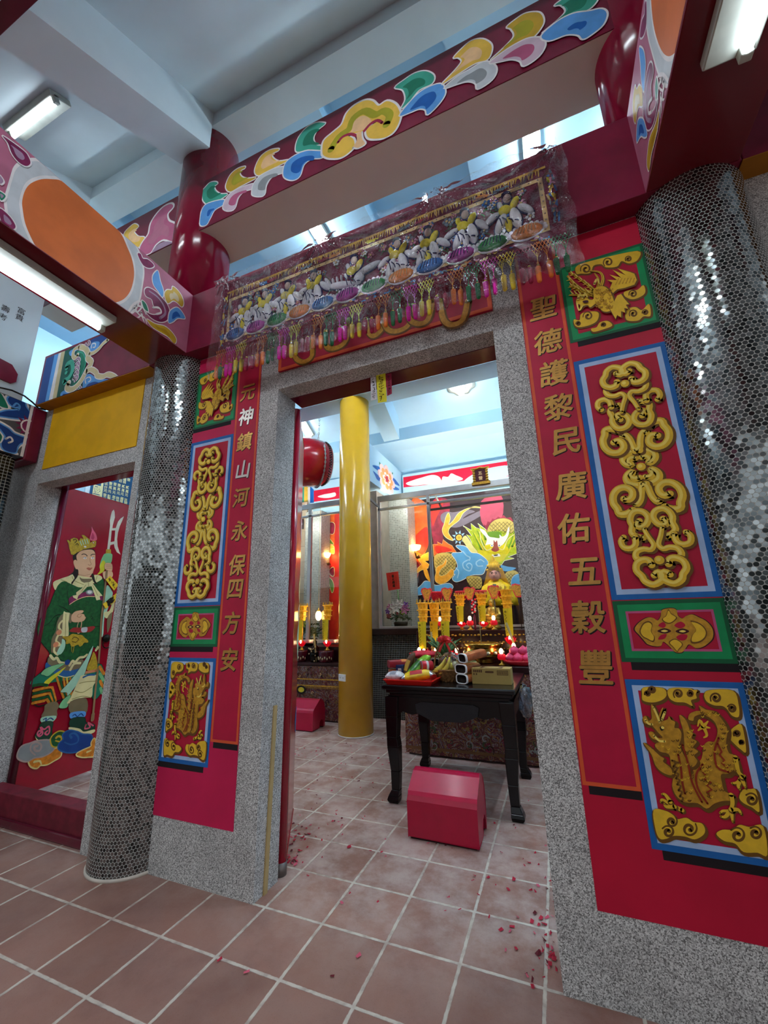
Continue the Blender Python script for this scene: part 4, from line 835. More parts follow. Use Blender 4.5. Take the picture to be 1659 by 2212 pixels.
for q in ([(235, 740), (270, 720), (300, 750), (265, 790)], [(285, 820), (310, 800), (330, 830)]): a.stroke(q, .006, OBL)
for k in range(4): a.stroke([(360 + k * 42, 755 - k * 12), (390 + k * 40, 830 - k * 10)], .008, MINT)
a.dot((455, 860), .008, WLINE, sx=1.5); a.dot((607, 785), .0085, PLUM); a.dot((607, 785), .005, WLINE)
a.fill([(575, 490), (610, 560), (650, 620), (672, 700), (655, 745), (560, 745), (538, 700), (560, 620), (575, 560)], PINK2); a.fill([(590, 600), (625, 680), (600, 730), (565, 700)], M('flame_rose', '#b92c55', .5))
# shoulders and robe, from the second close view
a.cv = LC(G2)
robe = [(570, 410), (480, 470), (420, 600), (340, 800), (235, 960), (160, 1120), (165, 1280), (230, 1400), (330, 1520), (380, 1600), (600, 1690), (800, 1680), (950, 1590), (1020, 1450), (1140, 1470), (1150, 1120), (1200, 800), (1210, 500), (1180, 370), (1000, 480), (760, 470)]
a.stroke(robe, .010, OBL, True); a.fill(robe, RGRN)
a.fill([(400, 430), (520, 370), (640, 330), (720, 300), (860, 330), (990, 350), (1060, 310), (1150, 320), (1180, 370), (1090, 430), (1010, 450), (840, 510), (700, 460), (570, 410), (480, 470), (432, 550)], CRM)
for q in ([(700, 330), (740, 400), (900, 470)], [(520, 385), (620, 420)], [(1100, 330), (1080, 390)]): a.stroke(q, .004, CRMD)
a.fill([(820, 345), (870, 370), (1010, 370), (1005, 405), (930, 440), (850, 410)], TAUPE)
a.fill([(710, 290), (760, 220), (800, 235), (790, 330), (740, 400), (700, 460), (690, 430), (740, 360)], HAIR); a.fill([(1015, 290), (1045, 300), (1070, 400), (1110, 460), (1050, 430), (1010, 340)], HAIR)
a.fill([(650, 690), (720, 640), (850, 600), (1000, 560), (1180, 640), (1180, 720), (1040, 650), (930, 650), (780, 700), (655, 785)], PLUM); a.stroke([(655, 785), (780, 705), (930, 655), (1060, 655)], .006, PEACH)
a.dot((980, 585), .022, GREY, sx=1.6); a.dot((980, 582), .014, WLINE, sx=1.5)
a.fill([(905, 430), (1010, 420), (1050, 470), (1100, 540), (1185, 640), (1140, 650), (1150, 700), (1090, 715), (1050, 600), (1010, 490), (940, 500), (850, 600), (800, 640), (780, 700), (720, 670), (710, 640), (770, 630), (765, 590), (860, 520)], CRM, False)
for q in ([(920, 470), (850, 570)], [(1030, 470), (1110, 640)], [(960, 430), (965, 490)]): a.stroke(q, .004, CRMD)
for q in ([(620, 560), (640, 700), (650, 790)], [(490, 800), (580, 840), (650, 890)], [(200, 1150), (330, 1080), (420, 970), (510, 940)], [(400, 1190), (440, 1080), (470, 980)], [(1000, 960), (1030, 990), (1010, 1010)], [(1140, 1130), (1050, 1130)]): a.stroke(q, .007, OBL, taper=(.4, 1))
# hanging sleeve
a.fill([(500, 980), (540, 940), (600, 930), (570, 1300), (590, 1350), (480, 1590), (400, 1550), (365, 1530), (375, 1330), (440, 1200), (460, 1070)], TAUPE)
for q in ([(545, 1040), (500, 1090), (490, 1150), (520, 1190), (545, 1260), (480, 1270), (445, 1360), (490, 1400), (500, 1430), (430, 1440), (415, 1530), (470, 1580)],): a.stroke(q, .016, CRM); 
for c in ((490, 1225), (440, 1420)): a.dot(c, .022, M('salmon_paint', '#d88a62', .5))
a.fill([(560, 920), (600, 905), (670, 930), (640, 1060), (645, 1180), (635, 1290), (545, 1290)], CRM); a.fill([(540, 1330), (590, 1370), (580, 1480), (520, 1570), (455, 1570), (480, 1490), (530, 1400)], MINT); a.stroke([(600, 930), (590, 1280)], .004, CRMD)
a.fill([(660, 930), (690, 940), (690, 1060), (650, 1060)], TAUPE)
hand = [(690, 960), (740, 900), (800, 880), (860, 875), (880, 890), (850, 920), (800, 935), (880, 935), (900, 970), (915, 990), (880, 1040), (800, 1060), (700, 1050)]
a.stroke(hand, .004, SKD, True); a.fill(hand, SKIN); a.stroke([(800, 935), (780, 970), (820, 985), (850, 950)], .004, SKD)
a.stroke([(840, 1000), (850, 1080), (820, 1220), (790, 1240)], .007, SKIN); a.stroke([(800, 1060), (780, 1140), (790, 1240)], .005, SKIN)
a.fill([(655, 1205), (720, 1150), (830, 1150), (940, 1140), (1030, 1125), (1065, 1145), (1000, 1210), (900, 1225), (740, 1225)], M('bow_red_paint', '#9c2a2a', .5)); a.fill([(850, 1155), (940, 1145), (930, 1215), (855, 1220)], PGREY)
gold = [(540, 1290), (630, 1290), (700, 1250), (790, 1260), (860, 1270), (900, 1310), (950, 1350), (950, 1385), (890, 1390), (860, 1430), (820, 1450), (790, 1420), (720, 1450), (680, 1440), (660, 1400), (600, 1410), (600, 1350)]
a.stroke(gold, .005, OBL, True, smooth=False); a.fill(gold, GGLD); a.stroke([(700, 1330), (740, 1300), (800, 1330), (760, 1380), (700, 1370)], .005, OBL)
for q in ([(690, 1440), (690, 1530)], [(730, 1440), (710, 1550)]): a.stroke(q, .005, GGLD)
# raised arm, sleeve and pole
a.fill([(1250, 480), (1330, 560), (1340, 640), (1250, 900), (1210, 1000), (1195, 1250), (1165, 1260), (1210, 800)], MINT); a.fill([(1215, 900), (1290, 880), (1345, 740), (1380, 700), (1345, 900), (1250, 1000), (1205, 950)], CRM); a.fill([(1260, 1000), (1340, 905), (1310, 1100), (1260, 1230)], TAUPE)
a.fill([(1185, 280), (1225, 250), (1330, 250), (1340, 340), (1220, 380)], SKIN)
a.stroke([(1250, 235), (1215, 600), (1165, 1000), (1150, 1290), (1120, 1700), (1075, 2200)], .021, OBL); a.stroke([(1250, 235), (1215, 600), (1165, 1000), (1150, 1290), (1120, 1700), (1075, 2200)], .017, BRNW)
hand = [(1215, 160), (1240, 120), (1310, 125), (1335, 150), (1338, 220), (1320, 250), (1250, 230), (1220, 205)]
a.stroke(hand, .004, SKD, True); a.fill(hand, SKIN)
for k in range(3): a.stroke([(1240, 150 + k * 26), (1330, 152 + k * 26)], .003, SKD)
# skirts, legs and clouds, from the third close view
a.cv = LC(G3)
skirt = [(470, 600), (410, 760), (210, 940), (250, 1010), (240, 1180), (300, 1260), (420, 1240), (640, 1170), (720, 1120), (800, 960), (1120, 700), (1190, 860), (1170, 1020), (1150, 1080), (1090, 1160), (1040, 1160), (1000, 1000), (860, 800), (700, 700)]
a.stroke(skirt, .010, OBL, True); a.fill(skirt, DTEAL)
for k in range(5):
    m_ = ORG2 if k % 2 == 0 else RGRN
    a.stroke([(255 - k * 4, 1055 + k * 42), (400, 1020 + k * 42), (500 - k * 18, 1010 + k * 40), (545 - k * 22, 1190 + k * 6)], .02, m_, smooth=False); a.stroke([(560 + k * 45, 880 + k * 3), (600 + k * 38, 1010 + k * 10), (650 + k * 30, 1150 - k * 10)], .016, m_ if k != 3 else YELS)
for k in range(4): a.stroke([(1130 + k * 4, 740 + k * 95), (1185 - k * 8, 830 + k * 85)], .026, ORG2 if k % 2 == 0 else LGRN)
a.fill([(430, 680), (560, 760), (720, 790), (900, 740), (900, 800), (760, 860), (590, 860), (480, 790), (410, 760)], DBLU); a.stroke([(570, 850), (680, 880), (800, 850), (900, 800)], .007, CRM)
a.fill([(470, 600), (560, 660), (720, 700), (900, 640), (900, 740), (720, 790), (560, 760), (440, 690)], TAUPE)
for q in ([(475, 590), (520, 640), (560, 620), (600, 680), (660, 690)], [(730, 720), (770, 660), (800, 680), (860, 620), (920, 610), (960, 580)], [(740, 780), (790, 700), (870, 690)], [(1080, 520), (1110, 470), (1100, 500)]): a.stroke(q, .020, CRM)
a.fill([(960, 780), (1010, 640), (1050, 540), (1090, 640), (1090, 780)], GGLD); a.stroke([(920, 820), (1080, 790)], .022, M('salmon_paint', '#d88a62', .5))
for q in ([(350, 830), (420, 760), (560, 710), (660, 700), (560, 770), (450, 860), (390, 850)],): a.stroke(q, .005, OBL, True); a.fill(q, LGRN)
a.fill([(390, 950), (480, 870), (600, 790), (680, 740), (600, 830), (500, 920), (440, 975)], M('tassel_yellow', '#d8d42f', .5)); a.dot((700, 680), .022, NAVY)
a.stroke([(250, 990), (340, 975), (430, 985)], .022, RGRN)
for q in ([(1040, 460), (1020, 560), (970, 700), (920, 850), (830, 970), (710, 1120), (690, 1080), (610, 1070), (700, 970), (820, 820), (940, 640)], [(640, 1180), (740, 1110), (720, 1200), (690, 1280), (590, 1280)]): a.stroke(q, .006, OBL, True); a.fill(q, MINT if q[0][0] > 1000 else LGRN)
a.fill([(900, 850), (1090, 850), (1090, 920), (1040, 1000), (1020, 1140), (900, 1150), (700, 1230), (740, 1150), (800, 1020), (860, 900)], CRM); a.stroke([(910, 880), (980, 850), (1060, 845)], .014, DBLU)
for q in ([(860, 960), (940, 940), (1070, 930)], [(800, 1060), (900, 1080), (1020, 1010)], [(760, 1170), (900, 1130), (1010, 1150)]): a.stroke(q, .005, CRMD)
for q, m_ in (([(410, 1240), (540, 1200), (590, 1260), (560, 1320), (550, 1400), (360, 1410), (390, 1320)], TAUPE), ([(740, 1200), (950, 1160), (945, 1360), (740, 1350)], TAUPE), ([(360, 1410), (550, 1390), (500, 1470), (360, 1480)], MINT), ([(745, 1350), (930, 1330), (920, 1410), (750, 1430)], SKY)): a.fill(q, m_)
for q in ([(380, 1440), (420, 1420), (410, 1460), (470, 1420), (510, 1440)], [(770, 1390), (800, 1370), (830, 1400), (880, 1360), (910, 1390)]): a.stroke(q, .008, NAVY)
boot1 = [(360, 1480), (500, 1470), (495, 1560), (490, 1650), (470, 1700), (370, 1720), (290, 1700), (270, 1650), (310, 1580)]
boot2 = [(750, 1430), (920, 1410), (950, 1480), (1050, 1500), (1060, 1560), (1000, 1600), (900, 1590), (740, 1540)]
for b in (boot1, boot2): a.stroke(b, .006, OBL, True); a.fill(b, M('boot_green_paint', '#16402f', .5))
a.fill([(270, 1660), (300, 1700), (380, 1730), (470, 1690), (490, 1650), (485, 1700), (400, 1750), (310, 1740)], CRM); a.fill([(725, 1540), (860, 1560), (920, 1600), (1055, 1570), (1050, 1610), (930, 1650), (840, 1590), (730, 1580)], CRM)
for q in ([(330, 1630), (355, 1600), (320, 1590), (300, 1630), (330, 1660), (370, 1620), (340, 1540), (390, 1570), (450, 1530), (460, 1600), (430, 1640), (400, 1620), (430, 1590)], [(935, 1530), (950, 1500), (930, 1560), (1000, 1540), (970, 1480), (1040, 1520)]): a.stroke(q, .012, PINK2)
def cl_(pts, m1, m2, curl): a.stroke(pts, .02, m2, True); a.fill(pts, m1); a.stroke(curl, .018, m2, taper=(1, .5))
cl_([(190, 1960), (260, 1920), (340, 1890), (470, 1860), (560, 1820), (610, 1860), (600, 1930), (520, 1980), (430, 2030), (340, 2040), (290, 2080), (210, 2050)], ORG2, M('cloud_cream_paint', '#ead58c', .5), [(260, 2000), (330, 1990), (350, 2030)])
cl_([(40, 1900), (90, 1800), (200, 1760), (290, 1730), (450, 1720), (510, 1790), (500, 1850), (380, 1920), (260, 1940), (160, 1990), (60, 1960)], GREY, M('cloud_grey_pink', '#b39a92', .5), [(300, 1790), (260, 1800), (270, 1850), (330, 1850), (350, 1780), (290, 1740), (220, 1770), (210, 1850), (270, 1910)])
cl_([(480, 1700), (520, 1640), (590, 1600), (660, 1620), (640, 1700), (560, 1790), (500, 1780)], RGRN, MUST, [(550, 1680), (580, 1660), (620, 1680), (600, 1730), (540, 1720)])
cl_([(590, 1830), (590, 1760), (650, 1700), (640, 1640), (720, 1590), (830, 1610), (900, 1640), (1010, 1650), (1020, 1740), (960, 1820), (840, 1860), (700, 1870)], NAVY, DBLU, [(750, 1680), (730, 1640), (790, 1620), (840, 1670), (830, 1740), (740, 1770), (660, 1740)])
cl_([(820, 1900), (900, 1850), (1010, 1800), (1020, 1740), (1060, 1700), (1070, 1900), (980, 1930), (880, 1930)], ORG2, MATS['cloud_cream_paint'], [(960, 1870), (1010, 1850)])
a.stroke([(1105, 760), (1075, 1000), (1040, 1350), (1030, 1440)], .018, BRNW); a.stroke([(1038, 1370), (1030, 1440)], .03, BRNW)
tag(a.build('guardian_painting', leaf), 'painted guardian in green robe holding a halberd')
# ring handle
hk = thing_mb = MB(); c = PL(*LC(G2)((1235, 1320)), .012); rotN = Vector((0, 0, 1)).rotation_difference(N).to_matrix()
hk.ball(c, .036, 0, (1, 1, .8), rot=rotN)
cc = PL(*LC(G2)((1235, 1400)), .02); hk.tube([cc + rotN @ Vector((.04 * math.cos(k * PI / 10), .04 * math.sin(k * PI / 10), 0)) for k in range(21)], .005, 6)
tag(hk.build('ring_handle', M('dark_bronze', '#26231f', .35, metal=.7), leaf), 'dark bronze ring handle')
PAPERY = M('yellow_joss_paper', '#ecc92c', .7, var=.04); SCR = M('brush_scribble', '#1a120a', .8)
def slip(name, label, cat, quad, plane, conv, mat, seed, ink=SCR, group=None, th=.0012, parent=None, lift=.003, n=9):
    q = [Vector(conv(p)) for p in quad]; t_ = parent or thing(name, plane(q[3].x, q[3].y, lift), label, cat, group)
    m = MB(); m.prism([plane(p.x, p.y, lift) for p in q], plane(0, 0, th) - plane(0, 0, 0), 0); m.build('paper', mat, t_)
    a = Art(plane, None, lift + th + .0004, .0001); rs = random.Random(seed)
    def bl(u, v): return q[0] * (1 - u) * (1 - v) + q[1] * u * (1 - v) + q[2] * u * v + q[3] * (1 - u) * v
    w = (q[1] - q[0]).length
    for k in range(n):
        v = .10 + .8 * k / max(1, n - 1); pts = [bl(.5 + rs.uniform(-.28, .28), v + rs.uniform(-.05, .05)) for _ in range(4)]
        a.stroke(pts, w * rs.uniform(.045, .085), ink, raw=True, n=3)
    a.build('brush_writing', t_); return t_
slip('paper_charm', 'upper yellow paper charm pasted on the painted guardian door', 'paper charm', [(1215, 385), (1290, 325), (1420, 470), (1350, 560)], PL, LC(G2), PAPERY, 11, lift=.018)
slip('paper_charm', 'lower yellow paper charm pasted on the painted guardian door', 'paper charm', [(1172, 775), (1390, 600), (1410, 700), (1218, 850)], PL, LC(G2), PAPERY, 12, lift=.018)
# main doorway leaf, opened past square so its edge faces us
D2, N2, PL2, LC2 = leaf_frame((.232, .545, 0), 121)
l2 = thing('door_leaf', (.232, .545, .05), 'red leaf of the main doorway folded back, seen edge-on', 'door')
m = MB(); m.prism([PL2(.01, .05, -.05), PL2(.63, .05, -.05), PL2(.63, .05, 0), PL2(.01, .05, 0)], (0, 0, 2.60)); m.build('panel', DOORRED, l2, .004)
m = MB().lathe([(.031, .06), (.031, 2.655)], PL2(0, 0, -.025), 20); m.build('pivot_post', DOORRED, l2)
m = MB().lathe([(.034, 0), (.034, .06)], PL2(0, 0, -.025), 20); tag(m.build('pivot_shoe', M('dull_steel', '#77706c', .45, metal=.6), l2), 'grey steel pivot shoe')
a = Art(PL2, None, .001); 
for q, m_ in (([(.5, 1.52), (.63, 1.60), (.63, 1.40), (.52, 1.44)], CRM), ([(.56, 1.36), (.63, 1.38), (.63, 1.24), (.55, 1.28), (.50, 1.32)], CREAMW), ([(.45, 1.16), (.63, 1.24), (.63, 1.0), (.55, 1.02)], MINT), ([(.5, .62), (.63, .68), (.63, .52), (.52, .56)], DBLU), ([(.5, 2.0), (.6, 2.1), (.63, 1.9), (.55, 1.88)], LIL)): a.fill(q, m_, raw=True)
a.build('guardian_painting', l2)
# three charms hanging from the door head
for lab, quad, m_, ink, sd in (('white paper charm hanging at the left from the door head', [(801, 817), (812, 814), (815, 863), (802, 866)], M('white_joss_paper', '#d6d4d8', .7), SCR, 3), ('yellow paper charm hanging in the middle from the door head', [(813, 812), (833, 807), (836, 868), (817, 871)], M('lemon_joss_paper', '#dfd52c', .7), M('olive_scribble', '#5f5410', .8), 4), ('dark red paper charm hanging at the right from the door head', [(833, 809), (846, 807), (847, 851), (837, 856)], M('crimson_joss_paper', '#8e1a3c', .7), M('maroon_scribble', '#3c0820', .8), 5)):
    yc = .40 if 'red' not in lab else .404
    slip('hanging_charm', lab, 'paper charm', quad, PLY(yc), on_y(lambda p: p, yc), m_, sd, ink, 'paper charms on the door head', n=12)
# ================================================================ embroidered banner in its plastic wrapping
YBN = .176
ban = thing('embroidered_banner', (.9, YBN, 2.77), 'long maroon embroidered banner with tassels, hung across the beam under clear plastic', 'banner')
CLOTH = M('banner_maroon_cloth', '#641130', .8, var=.2, scale=14, bump=.2); RIB = M('cream_ribbon', '#d6b77c', .7, var=.15, scale=30); GTH = M('gold_thread', '#c79a33', .5, var=.3, scale=50)
PADW = M('white_padding', '#e2e4e8', .8, var=.1, scale=30, bump=.2); PADY = M('yellow_padding', '#e0cf3a', .8, var=.12, scale=30, bump=.2); NVT = M('navy_thread', '#1c2358', .8)
SQN = M('silver_sequin', '#d9d5d0', .2, metal=.8); BLT = M('blue_thread', '#3b78bd', .8); GRT = M('green_thread', '#2c8a4a', .8); MGT = M('magenta_thread', '#b23ba0', .8); ORT = M('orange_thread', '#e08a3c', .8); PKT = M('pink_thread', '#c77f98', .8); GYT = M('grey_blue_thread', '#6f8090', .8)
m = MB(); nx, nz = 60, 8
def sway(x, z): return .004 * math.sin(x * 9) * (3.53 - z) / .5 + .003 * math.sin(x * 23 + 1)
V = [(-.172 + 2.117 * i / nx, YBN + sway(-.172 + 2.117 * i / nx, 2.995 + .535 * j / nz) * .3, 2.995 + .535 * j / nz) for j in range(nz + 1) for i in range(nx + 1)]
m.add(V, [(j * (nx + 1) + i, j * (nx + 1) + i + 1, (j + 1) * (nx + 1) + i + 1, (j + 1) * (nx + 1) + i) for j in range(nz) for i in range(nx)], 0, True); m.build('cloth', CLOTH, ban)
rs = random.Random(21)
a = Art(PLY(YBN), base=.004, step=.00002)
a.frame(-.112, 1.878, 3.05, 3.385, .022, RIB)
for k in range(46):
    for z in (3.061, 3.374): a.dot((-.10 + k * .0435, z), .0045, SQN, raw=True, seg=6)
for k in range(8):
    for x in (-.101, 1.867): a.dot((x, 3.08 + k * .038), .0045, SQN, raw=True, seg=6)
tag(a.build('ribbon_frame', ban), 'cream ribbon frame with sequins')
a = Art(PLY(YBN), base=.004, step=.00001)
for k in range(150): x = -.1 + 1.98 * k / 150; a.stroke([(x, 3.44), (x + rs.uniform(-.01, .01), 3.40 + rs.uniform(-.01, .01))], .009, GTH if k % 5 else RIB, raw=True, smooth=False, taper=(1, .4))
a.rect(-.13, 1.90, 3.432, 3.446, GTH)
for x, c in ((.18, BLT), (.24, MATS['rose_red_line']), (.50, GYT), (.62, MATS['rose_red_line']), (.70, ORT), (.95, PADY), (1.15, GYT), (1.25, MATS['rose_red_line']), (1.58, ORT), (1.68, GYT)):
    for k in range(6): a.stroke([(x + rs.uniform(-.04, .04), 3.405 + rs.uniform(-.012, .012)) for _ in range(3)], .008, c, raw=True)
tag(a.build('top_border', ban), 'gold thread top border')
a = Art(PLY(YBN), base=.004, step=.00001)
for k in range(120):
    x = rs.uniform(-.10, 1.88); z = 3.022 + rs.uniform(-.018, .016); c = rs.choice([BLT, GYT, PKT, GTH, RIB, ORT, MATS['rose_red_line']]); dx = rs.uniform(-.03, .03)
    a.stroke([(x, z), (x + dx * .5, z + rs.uniform(-.012, .012)), (x + dx, z + rs.uniform(-.006, .006))], .008, c, raw=True, n=2)
for k in range(70):
    x = rs.choice((-.142, 1.912)) + rs.uniform(-.016, .016); z = rs.uniform(3.03, 3.40)
    a.stroke([(x, z), (x + rs.uniform(-.012, .012), z + rs.uniform(-.03, .03)), (x, z + rs.uniform(-.04, .04))], .008, rs.choice([GYT, BLT, PKT, GTH, RIB, PADY]), raw=True, n=2)
a.build('side_and_lower_border', ban)
def pad(m, x, z, rx, rz, ang, mi, out=.0055):
    R = Matrix.Rotation(ang, 3, 'Y'); c = Vector((x, YBN - .008, z))
    if out: m.ball(c + Vector((0, .004, 0)), 1, 2, ((rx + out), .009, (rz + out)), 10, 6, rot=R)
    m.ball(c, 1, mi, (rx, .017, rz), 10, 7, rot=R)
for n_, (x, lean) in enumerate(((.03, .3), (.19, -.1), (.365, .15), (.555, .2), (.83, -.9), (1.10, .1), (1.28, .15), (1.485, .3), (1.70, .2))):
    m = MB(); z = 3.225 if n_ not in (7, 8) else 3.245
    if n_ == 4:                                                     # a figure riding sideways
        pad(m, x - .07, z - .055, .085, .022, .25, 0); pad(m, x - .15, z - .01, .045, .012, 1.1, 0); pad(m, x + .085, z - .01, .075, .02, -.25, 0); pad(m, x + .03, z - .05, .03, .04, .3, 0)
        for k in range(4): pad(m, x - .12 + k * .025, z - .012, .005, .02, 0, 0, 0)
    else:
        pad(m, x - .035, z - .055, .022, .055, .35 + lean * .3, 0); pad(m, x + .03, z - .05, .024, .06, -.2 + lean * .3, 0); pad(m, x - .002, z - .075, .016, .04, 0, 0 if n_ % 2 else 1)
        pad(m, x + .075, z - .02, .018, .045, -.9 + lean, 0); pad(m, x - .07, z - .01, .017, .04, .8 + lean, 0)
    pad(m, x - .012, z + .012, .030, .026, .3, 1); pad(m, x + .032, z + .032, .018, .036, .5, 1); pad(m, x - .03, z + .045, .013, .022, -.2, 1 if n_ % 2 else 0)
    pad(m, x + .004, z + .072, .019, .024, 0, 3); pad(m, x + .002, z + .100, .022, .010, .1, 4 if n_ % 2 else 2, .003)
    for k in range(5): m.tube([(x - .05 + k * .025, YBN - .024, z - .02 - .018 * k), (x - .035 + k * .024, YBN - .027, z - .045 - .012 * k), (x - .03 + k * .024, YBN - .022, z - .08)], .0026, 5, 2)
    m.v = [Vector((x + (p.x - x) * 1.12, p.y, 3.235 + (p.z - 3.235) * 1.12)) for p in m.v]
    m.build('embroidered_figure', [PADW, PADY, NVT, M('flesh_padding', '#c9b4ab', .8), GYT], ban)
m = MB()
for k in range(105):
    x, z = rs.uniform(-.07, 1.83), rs.choice([rs.uniform(3.15, 3.20), rs.uniform(3.30, 3.36), rs.uniform(3.17, 3.34)]); c = rs.choice([0, 0, 1, 2, 3]); r = rs.uniform(.010, .017)
    for j in range(5): an = 2 * PI * j / 5 + k; m.ball((x + r * math.cos(an), YBN - .006, z + r * math.sin(an)), r * .55, c, (1, .5, 1), 6, 4)
    m.ball((x, YBN - .009, z), r * .45, 4, (1, .6, 1), 6, 4); m.tube([(x, YBN - .005, z - r), (x + rs.uniform(-.03, .03), YBN - .006, z - r - .02), (x + rs.uniform(-.03, .03), YBN - .005, z - r - .03)], .0018, 4, 5)
tag(m.build('embroidered_flowers', [PKT, PADW, BLT, GYT, RIB, GRT], ban), 'small stitched flowers and vines')
m = MB(); cs = [3, 0, 2, 1, 2, 0, 1, 2, 3, 1, 0]
for k in range(12):
    x = -.03 + k * .164; c = (4, 5, 6, 7)[(k * 3 + 0) % 4]
    for j in range(11): an = PI * j / 10; m.ball((x + .088 * math.cos(an), YBN - .006, 3.078 + .052 * math.sin(an)), .011, 0, (1, .6, 1), 7, 5)
    m.ball((x, YBN - .003, 3.085), 1, 0, (.086, .010, .050), 12, 7); m.ball((x, YBN - .008, 3.083), 1, c, (.076, .020, .040), 12, 7)
    for j in range(6): m.tube([(x - .05 + j * .018, YBN - .026, 3.066), (x - .03 + j * .014, YBN - .028, 3.106)], .0022, 5, 1 if c != 5 else 3)
m.build('wave_padding', [PADW, NVT, PADY, RIB, BLT, ORT, GRT, MGT], ban)
m = MB()
for k in range(7): m.tube([(-.055 + rs.uniform(-.01, .01), YBN - .006, 3.10 + k * .024), (-.04, YBN - .007, 3.112 + k * .024), (-.03 + rs.uniform(-.01, .01), YBN - .006, 3.10 + k * .024)], .004, 5)
m.build('stitched_writing', ORT, ban)
TC = [M('orange_silk', '#f08436', .7), M('dark_green_silk', '#2a7a4a', .7), M('magenta_silk', '#ee1fb4', .7), M('lemon_silk', '#f0da3c', .7), M('crimson_silk', '#a01b42', .7)]
xs = [-.158 + k * .0409 for k in range(52)]
def tcol(k): return TC[[0, 1, 2, 2, 3, 3, 4, 4, 0, 0, 1, 1][k] if k < 12 else [2, 2, 3, 3, 4, 4, 0, 0, 1, 1][(k - 12) % 10]]
for k, x in enumerate(xs):
    z0 = 2.912 + rs.uniform(-.008, .006); L = rs.uniform(.128, .142); sw = rs.uniform(-.006, .006); y = YBN - .012 - rs.uniform(0, .008); mt = tcol(k)
    m = MB(); m.lathe([(.001, 0), (.0135, -.002), (.012, -.05), (.0105, -.078), (.006, -.084)], (x + sw, y, z0 - L + .085), 10, 0)
    m.ball((x + sw * .5, y, z0 - .045), .0075, 1, seg=8, rings=6); m.ball((x + sw * .5, y, z0 - .031), .0055, 0, seg=8, rings=6); m.tube([(x, y, z0 + .03), (x + sw * .4, y, z0 - .03), (x + sw, y, z0 - L + .08)], .0016, 5, 0)
    m.build('tassel', [mt, GTH], ban)
a = Art(PLY(YBN), base=.010, step=.00001)
for k in range(0, 52, 2):
    x0 = xs[k] - .02; mt = tcol(k)
    for r in range(3):
        for c in range(5):
            x = x0 + c * .0165 + (.008 if r % 2 else 0); z = 2.992 - r * .018; w_ = 1 - .18 * r
            a.stroke([(x, z), (x + .008, z - .018)], .0026, mt, raw=True, smooth=False); a.stroke([(x + .016, z), (x + .008, z - .018)], .0026, mt, raw=True, smooth=False)
    for t in (0, 1):
        for q in (-.012, .012): a.stroke([(xs[k + t] + q, 2.938), (xs[k + t], 2.905)], .0024, mt, raw=True, smooth=False)
a.build('net_fringe', ban)
# clear plastic sheet, gathered at the pins
PLS = make_clear('clear_plastic_wrap', '#fdfbfc', .07, 1.9, 1.6, 11, (1, 1, .55))
pins = [(-.11, 3.538), (.62, 3.52), (1.34, 3.50), (1.97, 3.53)]
def wr(x, z):
    h = .010 * math.sin(x * 17 + 3 * math.sin(z * 9)) * .5 + .004 * math.sin(x * 61 + z * 37)
    for px, pz in pins:
        dx, dz = x - px, z - pz; r = math.hypot(dx, dz); an = math.atan2(dz, dx)
        h += .020 * math.sin(an * 15 + px * 7) * math.exp(-r / .30) * min(1, r / .05)
    e = max(0, (2.87 - z) / .1); h += e * .012 * math.sin(x * 48) + e * .006 * math.sin(x * 131)
    return h
m = MB(); nx, nz = 220, 70; V = []
for j in range(nz + 1):
    for i in range(nx + 1):
        u, v = i / nx, j / nz; x = -.205 + 2.19 * u; z = 2.772 + .772 * v
        x += .008 * math.sin(z * 21) * (1 if u > .97 or u < .03 else 0); z += .010 * math.sin(x * 7 + 1) * (1 - v) - .03 * math.sin(PI * u) * max(0, v - .9) * 4 * (1 if .1 < u < .9 else .3)
        V.append((x, YBN - .040 + wr(x, z), min(z, 3.548)))
m.add(V, [(j * (nx + 1) + i, j * (nx + 1) + i + 1, (j + 1) * (nx + 1) + i + 1, (j + 1) * (nx + 1) + i) for j in range(nz) for i in range(nx)], 0, True)
tag(m.build('plastic_cover', PLS, ban), 'clear crinkled plastic cover')
# ================================================================ the hall behind the doorway
# -- golden pillar with a socket
gp = thing('golden_pillar', (-.59, 3.04, 0), 'golden yellow round pillar inside the hall', 'pillar', None, 'structure')
MB().lathe([(.203, .008), (.203, 4.2)], (-.59, 3.04, 0), 64).build('shaft', M('golden_gloss_paint', '#dcab2a', .22, var=.06, scale=3, coat=.3), gp)
MB().lathe([(.209, 0), (.209, .012), (.19, .014)], (-.59, 3.04, 0), 48).build('base_ring', MATS['pale_grout'], gp)
an = math.atan2(-.93, .0) + .02; r0 = ray(739, 1464); oc = Vector((CAM.x + .59, CAM.y - 3.04)); dd = Vector((r0.x, r0.y)); A_ = dd.dot(dd); B_ = oc.dot(dd); t_ = (-B_ - math.sqrt(max(0, B_ * B_ - A_ * (oc.dot(oc) - .203 ** 2)))) / A_
hp = CAM + r0 * t_; nrm = Vector((hp.x + .59, hp.y - 3.04, 0)).normalized(); sx = Vector((-nrm.y, nrm.x, 0))
so = thing('wall_socket', hp, 'white double power socket on the golden pillar', 'socket')
MB().bar(hp - sx * .058, hp + sx * .058, .074, .016, 0, nrm).build('plate', M('white_plastic', '#e8e6e0', .4), so, .003)
m = MB()
for s in (-1, 1):
    for q in (-1, 1): c = hp + nrm * .0085 + sx * (s * .026 + q * .007); m.bar(c - Vector((0, 0, .007)), c + Vector((0, 0, .007)), .003, .002, 0, nrm)
m.build('slot', INK, so)
